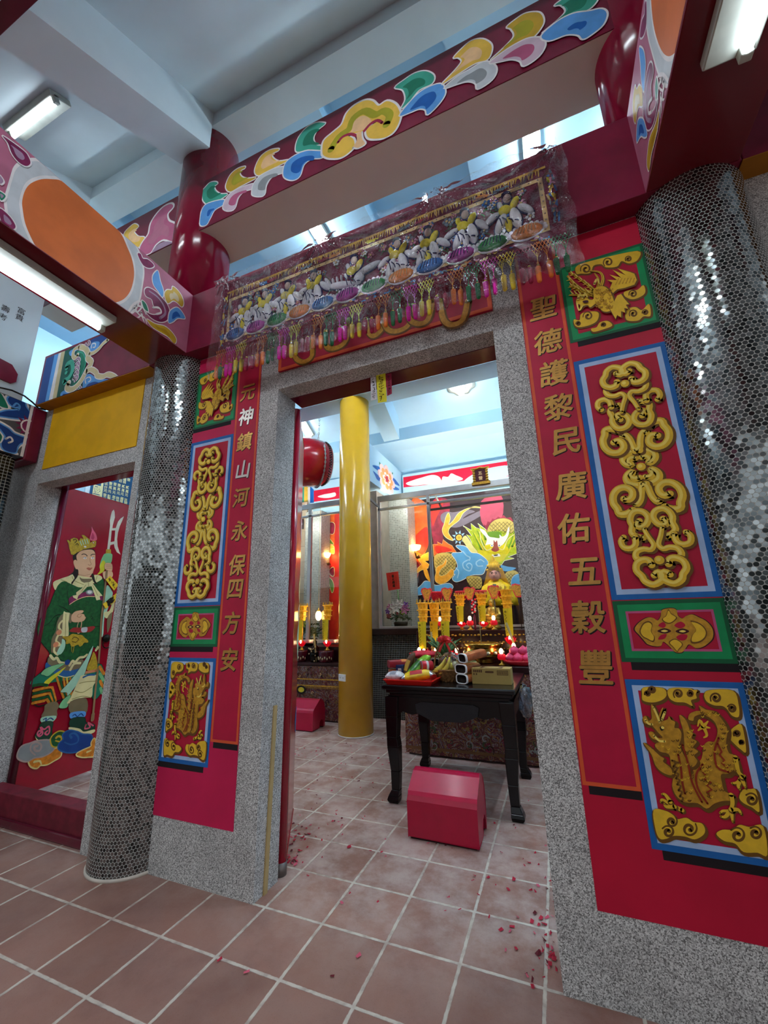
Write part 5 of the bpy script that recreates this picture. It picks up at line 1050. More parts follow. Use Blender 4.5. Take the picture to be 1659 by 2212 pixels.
# -- kneeling stools
VINYL = M('red_vinyl', '#b01038', .33, var=.06, coat=.15)
def stool():
    t = thing('kneeling_stool', (.93, 1.23, 0), 'red vinyl kneeling stool in front of the black table', 'stool', 'kneeling stools')
    pr = [(1.085, .012), (1.087, .20), (1.098, .225), (1.115, .243), (1.225, .318), (1.25, .327), (1.275, .328), (1.305, .315), (1.335, .29), (1.358, .24), (1.368, .18), (1.372, .012), (1.335, .012), (1.332, .06), (1.318, .088), (1.29, .10), (1.262, .088), (1.248, .06), (1.245, .012)]
    m = MB(); m.prism([(.722, y, z) for y, z in pr], (.416, 0, 0)); m.build('padded_body', VINYL, t, .014, 3)
    m = MB(); m.box(.735, 1.125, 1.095, 1.24, .0, .013); m.box(.735, 1.125, 1.34, 1.365, 0, .013); tag(m.build('underside_board', M('dark_board', '#2a1216', .8), t), 'dark base boards'); return t
st = stool(); dup_tree(st, (-2.245, 1.85, 0), None, 'red vinyl kneeling stool partly hidden by the folded door leaf')
# -- black altar table
BLACK = M('black_lacquer', '#07080b', .25, var=.2, coat=.1, spec=.35)
tb = thing('altar_table', (.89, 1.9, 0), 'black lacquered table with cabriole legs holding offerings', 'table')
m = MB().box(.405, 1.375, 1.46, 2.36, .752, .785); m.build('table_top', BLACK, tb, .010, 3)
m = MB().box(.43, 1.35, 1.49, 2.33, .725, .752); m.box(.45, 1.33, 1.51, 2.31, .69, .725); m.build('waist_moulding', BLACK, tb, .006)
def apron(y): return [(.45, y, .70), (.45, y, .56), (.50, y, .58), (.56, y, .60), (.63, y, .585), (.70, y, .60), (1.08, y, .60), (1.15, y, .585), (1.22, y, .60), (1.28, y, .58), (1.33, y, .56), (1.33, y, .70)]
for y in (1.50, 2.29): MB().prism(apron(y), (0, .022, 0)).build('apron', BLACK, tb, .003)
for x in (.437, 1.325): MB().prism([(x, y, z) for y, z in ((1.50, .70), (1.50, .56), (1.58, .60), (1.9, .60), (2.22, .60), (2.31, .56), (2.31, .70))], (.022, 0, 0)).build('apron', BLACK, tb, .003)
tag(MB().prism([(.66, 1.488, .655), (.70, 1.488, .672), (1.08, 1.488, .672), (1.12, 1.488, .655), (1.11, 1.488, .60), (1.05, 1.488, .575), (1.0, 1.488, .555), (.78, 1.488, .555), (.73, 1.488, .575), (.67, 1.488, .60)], (0, .014, 0)).build('medallion', M('worn_black_carving', '#232427', .6, bump=.4), tb, .003), 'dull carved medallion')
for x, y, sx_, sy_ in ((.475, 1.535, -1, -1), (1.305, 1.535, 1, -1), (.475, 2.275, -1, 1), (1.305, 2.275, 1, 1)):
    m = MB(); pr = [(.70, 0, .05), (.56, .004, .046), (.42, .006, .040), (.36, .002, .043), (.20, -.006, .033), (.08, -.004, .029), (.045, .006, .038), (.02, .010, .042), (0, .006, .034)]
    for k in range(len(pr) - 1):
        (z1, o1, h1), (z0, o0, h0) = pr[k], pr[k + 1]; c1 = Vector((x + sx_ * o1, y + sy_ * o1, z1)); c0 = Vector((x + sx_ * o0, y + sy_ * o0, z0))
        P_ = [c + Vector((i * h, j * h, 0)) for c, h in ((c0, h0), (c1, h1)) for i, j in ((-1, -1), (1, -1), (1, 1), (-1, 1))]
        m.add(P_, [(0, 1, 5, 4), (1, 2, 6, 5), (2, 3, 7, 6), (3, 0, 4, 7), (3, 2, 1, 0), (4, 5, 6, 7)])
    m.build('leg', BLACK, tb, .004)
# -- offerings on the black table
ZT = .7855
def T(u, v, z=ZT): return AZ(u, v, z)
RTRAY = M('red_plastic_tray', '#d8231c', .3)
q0, q1 = T(838, 1476), T(932, 1478)
tr = thing('offering_tray', ((q0.x + q1.x) / 2, 1.62, ZT), 'bright red plastic tray of snacks at the front left of the black table', 'tray')
tx0, tx1, ty0, ty1 = .425, .80, 1.475, 1.80
m = MB(); m.box(tx0 + .02, tx1 - .02, ty0 + .02, ty1 - .02, ZT, ZT + .006)
for a0, a1, b0, b1, dx, dy in ((tx0, tx1, ty0, ty0, 0, -1), (tx0, tx1, ty1, ty1, 0, 1), (tx0, tx0, ty0, ty1, -1, 0), (tx1, tx1, ty0, ty1, 1, 0)):
    A0, A1 = Vector((a0, b0, ZT + .034)), Vector((a1, b1, ZT + .034)); B0 = Vector((a0 - dx * .02 if dx else a0 + .02, b0 - dy * .02 if dy else b0 + .02, ZT)); B1 = Vector((a1 - dx * .02 if dx else a1 - .02, b1 - dy * .02 if dy else b1 - .02, ZT))
    o_ = Vector((dx, dy, 0)) * .004; m.add([B0, B1, A1, A0, B0 + o_, B1 + o_, A1 + o_, A0 + o_], [(0, 1, 2, 3), (7, 6, 5, 4), (3, 2, 6, 7), (0, 4, 5, 1), (0, 3, 7, 4), (1, 5, 6, 2)])
    m.bar(A0 + o_, A1 + o_, .012, .006)
m.build('tray', RTRAY, tr)
def puffy(name, label, cat, c, L, Wd, H, rotz, tilt, mats, nstripe=3, seed=0, group=None):
    """sealed snack bag: pillow body with crimped ends and printed patches"""
    rs = random.Random(seed); c = Vector(c); R = Matrix.Rotation(rotz, 3, 'Z') @ Matrix.Rotation(tilt, 3, 'Y'); t = thing(name, (c.x, c.y, ZT), label, cat, group)
    m = MB(); nu, nv = 18, 14; V = []; F = []
    for i in range(nu + 1):
        for j in range(nv):
            u = i / nu * 2 - 1; th = 2 * PI * j / nv; k = max(0, 1 - abs(u) ** 3.0) ** .6; w = Wd / 2 * (.92 + .08 * k)
            r = 1 + rs.uniform(-.05, .05); V.append(c + R @ Vector((u * L / 2, w * math.cos(th) * r, H / 2 * math.sin(th) * (k + .03) * r)))
    F = [(i * nv + j, i * nv + (j + 1) % nv, (i + 1) * nv + (j + 1) % nv, (i + 1) * nv + j) for i in range(nu) for j in range(nv)]
    m.add(V, F, 0, True)
    for i in range(nu):
        for j in range(nv): m.mi[i * nv + j] = 1 if (5 <= i <= 11 and (2 <= j <= 5)) and nstripe else (2 if len(mats) > 2 and (i < 2 or i > 15) else 0)
    m.build('bag', mats, t); return t
GRNB = M('lime_foil', '#6fae23', .25, var=.2, scale=12, coat=.4); GRNP = M('dark_green_print', '#2f6d1c', .3); YELB = M('yellow_foil', '#e3bd1e', .22, var=.2, scale=12, coat=.4); REDP = M('red_print', '#b3202a', .4); SILV = M('silver_foil', '#c9ccd0', .2, metal=.7)
puffy('snack_bag', 'lime green snack bag leaning in the red tray', 'snack bag', (.625, 1.70, .885), .26, .15, .085, .5, -.75, [GRNB, GRNP, GRNB], 1, 1)
puffy('snack_bag', 'yellow snack bag lying at the front of the red tray', 'snack bag', (.665, 1.56, .845), .24, .13, .075, .25, -.12, [YELB, REDP, SILV], 1, 2)
puffy('snack_bag', 'brown and gold snack bag standing behind the lime green bag', 'snack bag', (.535, 1.74, .895), .22, .10, .06, .6, -1.15, [M('brown_foil', '#5b3a24', .3, var=.3), M('gold_print', '#c59a3e', .3), M('brown_foil', '#5b3a24')], 1, 3)
puffy('sweets_bag', 'clear white bag of sweets at the left end of the red tray', 'bag', (.475, 1.58, .835), .13, .12, .07, 0, 0, [M('white_wrap', '#d9d8dc', .25, var=.15, scale=60), M('grey_print', '#8f8f98', .4)], 1, 4)
bx = thing('biscuit_box', (.455, 1.73, ZT), 'small dark blue box with a white label at the left of the tray', 'box')
MB().box(.435, .495, 1.70, 1.77, .80, .90).build('carton', M('dark_blue_card', '#1d2f5e', .5), bx, .002); a = Art(PLY(1.70), None, .001); a.rect(.455, .482, .83, .875, M('white_label', '#e4e2dc', .6))
for k in range(5): a.rect(.459 + k * .0045, .461 + k * .0045, .836, .868, INK)
a.build('label', bx)
cn = thing('drink_can', (.70, 1.64, .90), 'red and white can lying on the snack bags, its base facing out', 'can')
R_ = Matrix.Rotation(.6, 3, 'Z') @ Matrix.Rotation(PI / 2, 3, 'Y'); cc = Vector((.70, 1.66, .905)); m = MB()
for nm, prof, mt in (('can_body', [(.034, -.04), (.036, -.034), (.036, .05), (.030, .056)], M('red_can', '#c22a36', .3, metal=.2)), ('can_base', [(.0, -.034), (.028, -.034), (.034, -.041), (.036, -.034), (.036, -.036)], M('can_aluminium', '#9ea3a3', .3, metal=.7))):
    m = MB().lathe(prof, seg=28); m.v = [cc + R_ @ v for v in m.v]; m.build(nm, mt, cn)
a_ = MB().lathe([(.0365, .0), (.0365, .018)], seg=28); a_.v = [cc + R_ @ v for v in a_.v]; a_.build('white_band', WLINE, cn)
# biscuit sleeves: rounded sleeves with a dark open end and a white rim
def sleeve(c, ang, tiltz, L, label, mat, k=0, group='biscuit sleeves on the black table'):
    R = Matrix.Rotation(ang, 3, 'Z') @ Matrix.Rotation(tiltz, 3, 'X'); c = Vector(c); t = thing('biscuit_sleeve', c, label, 'biscuit pack', group)
    def sq(w, h, y, n=20): return [c + R @ Vector((w * math.copysign(abs(math.cos(2 * PI * i / n)) ** .55, math.cos(2 * PI * i / n)), y, h * math.copysign(abs(math.sin(2 * PI * i / n)) ** .55, math.sin(2 * PI * i / n)))) for i in range(n)]
    n = 20
    for nm, rings, mt in (('sleeve', [(.046, .03, 0), (.046, .03, L), (.04, .026, L)], mat), ('rim', [(.044, .028, .02), (.044, .028, -.001), (.051, .034, -.003), (.051, .034, .014), (.047, .031, .016)], WLINE), ('open_end', [(.044, .028, .001), (.042, .026, .03)], M('cocoa_inside', '#1f140e', .7))):
        m = MB(); V = []; 
        for w, h, y in rings: V += sq(w, h, y)
        m.add(V, [(i * n + j, i * n + (j + 1) % n, (i + 1) * n + (j + 1) % n, (i + 1) * n + j) for i in range(len(rings) - 1) for j in range(n)] + ([tuple((len(rings) - 1) * n + j for j in range(n))] if nm != 'rim' else []), 0, True); m.build(nm, mt, t)
    m = MB(); V = sq(.0468, .0308, .05) + sq(.0468, .0308, .10); m.add(V, [(j, (j + 1) % n, n + (j + 1) % n, n + j) for j in range(2, 9)], 0, True); m.build('printed_band', M('orange_print', '#c8742c', .4), t)
    return t
OSL = M('orange_sleeve', '#a8552a', .4, var=.25, scale=25); RSL = M('red_sleeve', '#8f1f2b', .4, var=.2)
sleeve((.985, 1.62, .821), -.45, 0, .2, 'lowest of three biscuit sleeves stacked beside the carton', OSL)
sleeve((.98, 1.63, .889), -.40, 0, .2, 'middle of three biscuit sleeves stacked beside the carton', OSL)
sleeve((.99, 1.66, .962), -.75, .15, .2, 'uppermost of three biscuit sleeves stacked beside the carton', OSL)
sleeve((.53, 1.83, .905), 2.2, 0, .2, 'orange biscuit sleeve lying crosswise under the red bundle', RSL); sleeve((.535, 1.84, .835), 2.2, 0, .2, 'biscuit sleeve lying below the orange one at the left rear', OSL)
sleeve((.70, 1.92, .90), .9, 0, .18, 'biscuit sleeve with white rim left of the fruit basket handle', RSL); 
bn = thing('red_bundle', (.60, 1.92, .94), 'crumpled red paper bundle on top of the biscuit sleeves', 'bundle'); m = MB(); rs = random.Random(4)
m.ball((.60, 1.93, .965), 1, 0, (.13, .06, .028), 22, 8); m.v = [v + Vector((rs.uniform(-.008, .008), rs.uniform(-.008, .008), rs.uniform(-.006, .008))) for v in m.v]; m.build('paper', M('pink_red_paper', '#d42a3e', .5), bn)
# carton
c0 = T(1018, 1468); cl0 = Vector((1.055, 1.62, ZT)); ct = thing('cardboard_carton', (1.19, 1.72, ZT), 'long brown cardboard carton at the right of the black table', 'box')
KR = M('kraft_card', '#b09757', .8, var=.05); m = MB(); cx0, cx1, cy0, cy1, cz = 1.055, 1.335, 1.66, 1.80, .895
m.box(cx0, cx1, cy0, cy1, ZT, cz); m.build('carton', KR, ct, .002)
a = Art(PLY(cy0), None, .0006); BR2 = M('brown_print', '#5a3a20', .7)
for k in range(5): a.rect(cx0 + .012 + k * .0135, cx0 + .023 + k * .0135, .866, .884, BR2)
for k in range(2): a.rect(cx0 + .012 + k * .018, cx0 + .022 + k * .018, .848, .860, BR2)
a.fill([(cx0 + .10, .868), (cx0 + .105, .876), (cx0 + .155, .876), (cx0 + .16, .870), (cx0 + .155, .864), (cx0 + .105, .864)], BR2, True, True)
a.frame(cx0 + .185, cx0 + .262, .85, .882, .004, BR2)
for k in range(9): a.rect(cx0 + .193 + k * .0072, cx0 + .197 + k * .0072, .857, .875, BR2)
a.build('printing', ct)
a = Art(lambda p, q, d: Vector((p, q, cz + d)), None, .0006); a.rect(cx0 + .06, cx1 - .06, cy0 + .01, cy1 - .01, BR2); a.dot(((cx0 + cx1) / 2, cy0 + .07), .05, KR, raw=True, sx=1.3, sy=.8); a.build('top_printing', ct)
# clear bag hanging off the table corner
pb = thing('clear_plastic_bag', (1.40, 1.55, .72), 'crumpled clear plastic bag hanging at the right corner of the black table', 'bag'); rs = random.Random(8)
m = MB().ball((1.425, 1.58, .70), 1, 0, (.042, .10, .10), 20, 14); m.v = [v + Vector((rs.uniform(-.012, .012), rs.uniform(-.012, .012), rs.uniform(-.012, .012))) for v in m.v]; m.build('film', make_clear('milky_film', '#d8cfd4', .15, 2.2, .5, 40), pb)
# -- fruit basket
WK = M('wicker', '#8a6238', .7, var=.3, scale=60); bc = Vector((.855, 1.76, ZT)); bk = thing('fruit_basket', bc, 'wicker fruit basket with arched handle and red bow', 'basket')
m = MB(); pr = [(.065, 0), (.085, .02), (.10, .05), (.112, .08)]
for r, z in [(.067 + .045 * k / 9, .004 + .008 * k) for k in range(10)]: m.tube([bc + Vector((r * math.cos(an_), r * .8 * math.sin(an_), z + .002 * math.sin(an_ * 10 + z * 800))) for an_ in [2 * PI * j / 40 for j in range(41)]], .0048, 5)
for k in range(20): an_ = 2 * PI * k / 20; m.tube([bc + Vector((r * math.cos(an_), r * .8 * math.sin(an_), z)) for r, z in pr], .0035, 5)
m.lathe([(.062, 0), (.062, .006)], bc, 24, sq=(1, .8)); m.build('bowl', WK, bk)
m = MB(); m.tube([bc + Vector((.112 * math.cos(an_), .0, .08 + .22 * math.sin(an_))) for an_ in [PI * k / 24 for k in range(25)]], .0075, 8); m.tube([bc + Vector((.112 * math.cos(2 * PI * k / 40), .09 * math.sin(2 * PI * k / 40), .084)) for k in range(41)], .008, 7); m.build('handle_and_rim', WK, bk)
m = MB(); hc = bc + Vector((-.015, -.01, .30))
for k in range(9):
    an_ = PI * k / 8 - .1; e = Vector((math.cos(an_) * .055, -.02 + .01 * (k % 3), math.sin(an_) * .04)); m.tube([hc, hc + e * .6 + Vector((0, -.015, .012)), hc + e, hc + e * .5 + Vector((0, -.02, -.01)), hc], [.004, .012, .013, .010, .004], 6)
for s in (-1, 1): m.tube([hc, hc + Vector((s * .03, -.01, -.05)), hc + Vector((s * .045, -.015, -.085))], [.005, .010, .011], 6)
tag(m.build('bow', M('red_ribbon', '#dd3434', .4), bk), 'red ribbon bow')
def banana(c, a0, L, label, mat):
    t = thing('banana', c, label, 'fruit', 'bananas in the basket'); P = []; c = Vector(c)
    for k in range(12): f = k / 11; an_ = a0 + (f - .5) * 1.1; P.append(c + Vector((math.cos(an_ - PI / 2) * L * .0 + (f - .5) * L * math.cos(a0) - math.sin(a0) * -.022 * math.cos((f - .5) * PI), -.012, (f - .5) * L * math.sin(a0) + math.cos(a0) * -.022 * math.cos((f - .5) * PI))))
    m = MB().tube(P, [.004, .011, .0165, .018, .0185, .0185, .0185, .018, .0165, .013, .008, .005], 9); m.build('peel', mat, t); tag(MB().tube([P[-1], P[-1] + (P[-1] - P[-2]) * 1.2], .005, 6).build('stem', M('banana_stem', '#7a6a2a', .7), t)); return t
BAN = M('banana_yellow', '#e2cf55', .45, var=.1)
banana(bc + Vector((-.055, -.055, .125)), .75, .16, 'left banana of the pair leaning in the fruit basket', BAN); banana(bc + Vector((-.012, -.06, .12)), .95, .155, 'right banana of the pair leaning in the fruit basket', BAN)
def pineapple(c, h, label, leaves=26, lh=.14, seed=1, body=True, sc=1):
    rs = random.Random(seed); c = Vector(c); t = thing('pineapple', c, label, 'fruit', 'pineapples among the offerings')
    m = MB(); n, rr = 16, 12
    for j in range(rr):
        for k in range(n):
            ph = PI * (j + .5) / rr; th = 2 * PI * (k + .5 * (j % 2)) / n; r = h * .36 * math.sin(ph) ** .7; p = c + Vector((r * math.cos(th), r * math.sin(th), h / 2 - h / 2 * math.cos(ph))); m.ball(p, h * .075, 0, seg=6, rings=4)
    m.ball(c + Vector((0, 0, h / 2)), 1, 0, (h * .35, h * .35, h * .5), 14, 9); m.build('fruit', M('pineapple_skin', '#8a8450', .6, var=.4, scale=70), t)
    m = MB()
    for k in range(leaves):
        an_ = rs.uniform(0, 2 * PI); sp = rs.uniform(.15, .85); l = lh * rs.uniform(.6, 1.05); b = c + Vector((0, 0, h)); d = Vector((math.cos(an_) * sp, math.sin(an_) * sp, 1)).normalized()
        m.tube([b + d * .0, b + d * l * .45, b + d * l * .8 + Vector((d.x, d.y, -.2)) * l * .12, b + d * l + Vector((d.x, d.y, -.3)) * l * .28], [.010 * sc, .010 * sc, .006 * sc, .001], 4)
    tag(m.build('crown', M('pineapple_leaf', '#4d7a4c', .5, var=.35, scale=30), t), 'spiky green crown'); return t
pineapple((.79, 1.95, ZT), .15, 'pineapple with tall green crown behind the fruit basket handle', 34, .20, 1); pineapple((.69, 2.10, ZT + .03), .15, 'pineapple with dark crown left of the basket near the yellow streamers', 26, .18, 2)
pineapple((1.0, 1.98, ZT), .13, 'small pineapple right of the fruit basket in front of the bronze burner', 20, .10, 3)
for k, (x, z, r, mt, lb) in enumerate(((.875, .10, .034, M('melon_yellow', '#dccb4a', .4), 'round yellow melon at the top of the fruit basket'), (.91, .115, .03, M('melon_pale', '#d8cfa8', .4), 'pale melon at the right of the fruit basket'), (.83, .135, .03, M('dragonfruit_pink', '#b8376a', .45, var=.2), 'pink dragon fruit behind the bananas'))):
    o = tag(MB().ball((x, bc.y + .01, ZT + z), r, 0, seg=18, rings=12).build('fruit', mt), lb, 'fruit')
clp = thing('cellophane_wrap', bc + Vector((.03, 0, .1)), 'crinkled clear cellophane over the fruit in the basket', 'wrapping'); rs = random.Random(5)
m = MB().ball(bc + Vector((.02, -.01, .13)), 1, 0, (.092, .075, .082), 24, 16); m.v = [v + Vector((rs.uniform(-.006, .006), rs.uniform(-.006, .006), rs.uniform(-.006, .006))) for v in m.v]; m.build('film', make_clear('cellophane', '#fafcfb', .08, 1.6, .6, 50), clp)
# -- altar with embroidered front
EMB = None
def make_brocade(name, base, cols, scale=7):
    t = NT(name); co = t.coords()
    wv = t.n('ShaderNodeTexNoise', i_Scale=scale, i_Detail=5, i_Distortion=2.6); t.l(co, wv.inputs['Vector']); x = wv.outputs[0]; c = lin(base)
    for lo, hi, col in cols:
        band = t.math('MULTIPLY', t.ramp(x, lo, lo + .012), t.math('SUBTRACT', 1, t.ramp(x, hi, hi + .012))); c = t.mix(band, c, lin(col))
    t.l(c, t.b.inputs['Base Color']); t.b.inputs['Roughness'].default_value = .55; t.bump(x, .5, .02); MATS[name] = t.m; return t.m
BROC = make_brocade('altar_brocade', '#5e1024', [(.36, .375, '#b89a4e'), (.42, .45, '#7d7d80'), (.47, .48, '#c9a23e'), (.53, .545, '#3b2a22'), (.57, .60, '#6f5a2a'), (.63, .64, '#b9b6b0')])
DARKW = M('dark_red_wood', '#2a0d10', .3, var=.2, coat=.3); GCARV = M('gilt_carving', '#b58a33', .35, metal=.7, var=.3, scale=60)
al = thing('altar', (.9, 2.9, 0), 'skirted main altar with stepped top behind the black table', 'altar')
MB().box(.18, 1.66, 2.52, 3.05, .76, .815).build('altar_top', DARKW, al, .006)
MB().box(.22, 1.62, 2.56, 3.05, .0, .76).build('cabinet', DARKW, al)
MB().box(.18, 1.66, 3.05, 3.70, 0, 1.12).build('rear_tier', DARKW, al, .006)
m = MB(); nx = 60; V = [(.20 + 1.44 * i / nx, 2.53 + .008 * math.sin(i * .9), z) for z in (.02, .75) for i in range(nx + 1)]; m.add(V, [(i, i + 1, nx + 2 + i, nx + 1 + i) for i in range(nx)], 0, True); fr = m.build('altar_skirt', BROC, al)
a = Art(PLY(2.52), None, .001, .00002); rs = random.Random(9); BR3 = M('bronze_braid', '#6d4a2a', .6)
a.rect(.20, 1.64, .06, .085, BR3); a.rect(.36, .385, .06, .75, BR3); a.rect(1.45, 1.475, .06, .75, BR3); a.rect(.20, 1.64, .60, .615, BR3)
for k in range(90):
    x, z = rs.uniform(.40, 1.44), rs.uniform(.1, .58); r = rs.uniform(.015, .05); c = rs.choice([M('dull_gold_thread', '#8b7238', .6), M('grey_thread', '#8d8a86', .7), M('dark_thread', '#221418', .8), M('wine_thread', '#7b2338', .7), M('dull_green_thread', '#3d4a34', .7)]); P_ = []
    for j in range(6): an_ = j * .9 + k; P_.append((x + r * (1 - j / 7) * math.cos(an_), z + r * (1 - j / 7) * math.sin(an_)))
    a.stroke(P_, rs.uniform(.006, .014), c, raw=True, n=3)
tag(a.build('skirt_embroidery', al), 'embroidered scrolls and braid')
m = MB(); rs = random.Random(12)
for row, z in enumerate((.86, .93, 1.0, 1.07)):
    for k in range(34): x = .22 + k * .042 + rs.uniform(-.006, .006); m.ball((x, 3.045, z + rs.uniform(-.008, .008)), rs.uniform(.008, .016), 0, (1.3, .5, .8), 7, 5)
tag(m.build('carved_frieze', GCARV, al), 'gilt carved rows on the rear tier')
# burner
BRZ = M('burner_brass', '#b9923f', .22, metal=1, var=.15, scale=30)
bu = thing('incense_burner', (.97, 2.78, .816), 'large brass incense burner on the altar', 'incense burner'); m = MB().lathe([(.08, 0), (.10, .012), (.085, .03), (.15, .06), (.185, .10), (.175, .135), (.178, .16), (.195, .175), (.195, .19), (.18, .192), (.17, .17)], (.97, 2.78, .816), 48); m.build('bowl', BRZ, bu)
MB().lathe([(.168, .172), (.0, .178)], (.97, 2.78, .816), 32).build('ash', M('incense_ash', '#8f8a82', .9), bu)
m = MB()
for k in range(16): an_ = 2 * PI * k / 16; m.ball((.97 + .187 * math.cos(an_), 2.78 + .187 * math.sin(an_), .92), .022, 0, (1, 1, .9), 8, 6)
tag(m.build('cast_relief', M('burner_pale_brass', '#d9cfae', .25, metal=.9), bu), 'pale cast relief around the belly')  # relief knobs in a paler brass than the bowl
ISK = M('incense_stick', '#9a8a58', .8)
for x, y, dx, dz, r, lb in ((.955, 2.76, .0, .34, .004, 'thin incense stick standing upright in the brass burner'), (1.31, 2.74, -.09, .34, .012, 'thick incense stick leaning in the right-hand candle bowl'), (.47, 2.72, -.02, .26, .012, 'thick incense stick standing at the left end of the altar'), (1.40, 2.70, .05, .3, .010, 'incense stick leaning right by the door jamb')):
    z0 = .99 if x == .955 else .86; tag(MB().tube([(x, y, z0), (x + dx * .5, y, z0 + dz * .5), (x + dx, y, z0 + dz)], r, 7).build('incense_stick', ISK), lb, 'incense')
# ---- lamps and paper pagodas, built once and copied
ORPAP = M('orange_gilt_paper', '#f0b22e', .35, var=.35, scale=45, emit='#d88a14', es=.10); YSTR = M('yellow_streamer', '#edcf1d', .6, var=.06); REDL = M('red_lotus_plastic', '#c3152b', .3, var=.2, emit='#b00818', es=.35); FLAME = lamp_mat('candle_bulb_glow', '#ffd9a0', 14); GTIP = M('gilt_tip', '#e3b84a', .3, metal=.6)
def pagoda(c, label, hcrown=.20, streamer=True, lotus=True, group='paper pagoda lamps on the altars'):
    c = Vector(c); t = thing('pagoda_lamp', c, label, 'lamp', group)
    m = MB().lathe([(.035, 0), (.04, .01), (.02, .02), (.012, .05), (.012, .40)], c, 14); m.build('stand', GCARV, t)
    if lotus:
        m = MB()
        for ring, (r, h, n) in enumerate(((.060, .07, 12), (.042, .085, 9))):
            for k in range(n):
                an_ = 2 * PI * (k + .5 * ring) / n; d = Vector((math.cos(an_), math.sin(an_), 0)); s_ = Vector((-d.y, d.x, 0)); b = c + Vector((0, 0, .05))
                m.add([b + d * .015 - s_ * .01, b + d * .015 + s_ * .01, b + d * r * .8 + s_ * .014 + Vector((0, 0, h * .5)), b + d * r + Vector((0, 0, h)), b + d * r * .8 - s_ * .014 + Vector((0, 0, h * .5))], [(0, 1, 2, 3, 4)])
        m.build('lotus_petals', REDL, t); MB().ball(c + Vector((0, -.03, .115)), .016, 0, (1, 1, 1.4), 10, 8).build('candle_bulb', FLAME, t)
    z0 = .40
    m = MB()
    for k, (zz, r) in enumerate(((z0, .052), (z0 + .07, .060), (z0 + .14, .066))): m.lathe([(r * .75, zz), (r * .85, zz + .05), (r * 1.12, zz + .055), (r * 1.12, zz + .062), (r * .8, zz + .068)], c, 8, lobes=8, lob=.05, sm=False)
    m.build('crown_tiers', ORPAP, t)
    m = MB()
    for k in range(8): an_ = 2 * PI * k / 8; p = c + Vector((.066 * math.cos(an_), .066 * math.sin(an_), z0 + .205)); m.lathe([(.008, 0), (.004, .01), (.007, .02), (.002, .035), (0, .045)], p, 6)
    m.build('finials', GTIP, t)
    if streamer:
        m = MB()
        for dx, sg in ((-.02, 1), (.028, -1)): m.add([c + Vector((dx - .022, -.068, z0 + .01)), c + Vector((dx + .022, -.068, z0 + .01)), c + Vector((dx + .022 + .01 * sg, -.075, z0 - .26)), c + Vector((dx - .022 + .01 * sg, -.075, z0 - .26))], [(0, 1, 2, 3)])
        m.v += []; st_ = m.build('streamer', YSTR, t)
        a = Art(lambda p, q, d: c + Vector((p, -.078 - d, q)), None, .0005, .00005); INK2 = M('streamer_ink', '#9a7a08', .7)
        for k in range(7): a.stroke([(-.03 + .02 * (k % 2), z0 - .05 - k * .028), (-.015, z0 - .06 - k * .028), (-.025, z0 - .07 - k * .028)], .006, INK2, raw=True)
        a.dot((-.018, z0 - .025), .012, INK2, raw=True); a.build('streamer_print', st_)
    return t
def pag_at(u, v, y, zb, label, **kw): q = AY(u, v, y); return (q.x, y, zb)
pg = pagoda(pag_at(914, 1330, 2.74, .816, ''), 'leftmost orange and yellow pagoda lamp on the main altar')
for u, y, zb, lb in ((939, 2.87, .816, 'second pagoda lamp from the left, squeezed between two others'), (963, 2.74, .816, 'third pagoda lamp from the left with streamers over the pineapple'), (996, 3.18, 1.122, 'pagoda lamp behind the red bow, left of the thin incense stick'), (1043, 3.18, 1.122, 'pagoda lamp above the brass incense burner'), (1098, 2.95, .93, 'pagoda lamp beside the right door jamb with one long yellow streamer')):
    q = AY(u, 1330, y); pc2 = dup_tree(pg, Vector((q.x, y, zb)) - Vector(pg.location), None, lb)
    if zb > 1: pc2.scale = (.95, .95, .64)
def small_lamp(c, label):
    c = Vector(c); t = thing('lotus_candle', c, label, 'lamp', 'red lotus candle lamps'); MB().lathe([(.03, 0), (.034, .008), (.012, .02), (.012, .045), (.03, .055)], c, 14).build('stand', GTIP, t)
    m = MB().lathe([(.028, .05), (.036, .07), (.030, .10), (.012, .105)], c, 12, lobes=6, lob=.12); m.build('lotus_cup', REDL, t); MB().ball(c + Vector((0, 0, .125)), .018, 0, (1, 1, 1.5), 10, 8).build('candle_bulb', FLAME, t); return t
q = AY(905, 1395, 2.66); sm = small_lamp((q.x, 2.66, .816), 'red lotus candle at the left end of the altar behind the red bundle')
for u, y, zb, lb in ((985, 2.68, .816, 'red lotus candle between the fruit basket and the brass burner'), (1080, 2.60, .816, 'red lotus candle just right of the brass burner'), (1108, 2.66, .86, 'red lotus candle in the bowl above the pink buns'), (1018, 3.12, 1.12, 'red lotus candle on the rear tier between two pagoda lamps'), (1070, 3.12, 1.12, 'red lotus candle on the rear tier under the golden seated figure'), (952, 3.12, 1.12, 'red lotus candle on the rear tier seen between yellow streamers')):
    q = AY(u, 1380, y); dup_tree(sm, Vector((q.x, y, zb)) - Vector(sm.location), None, lb)
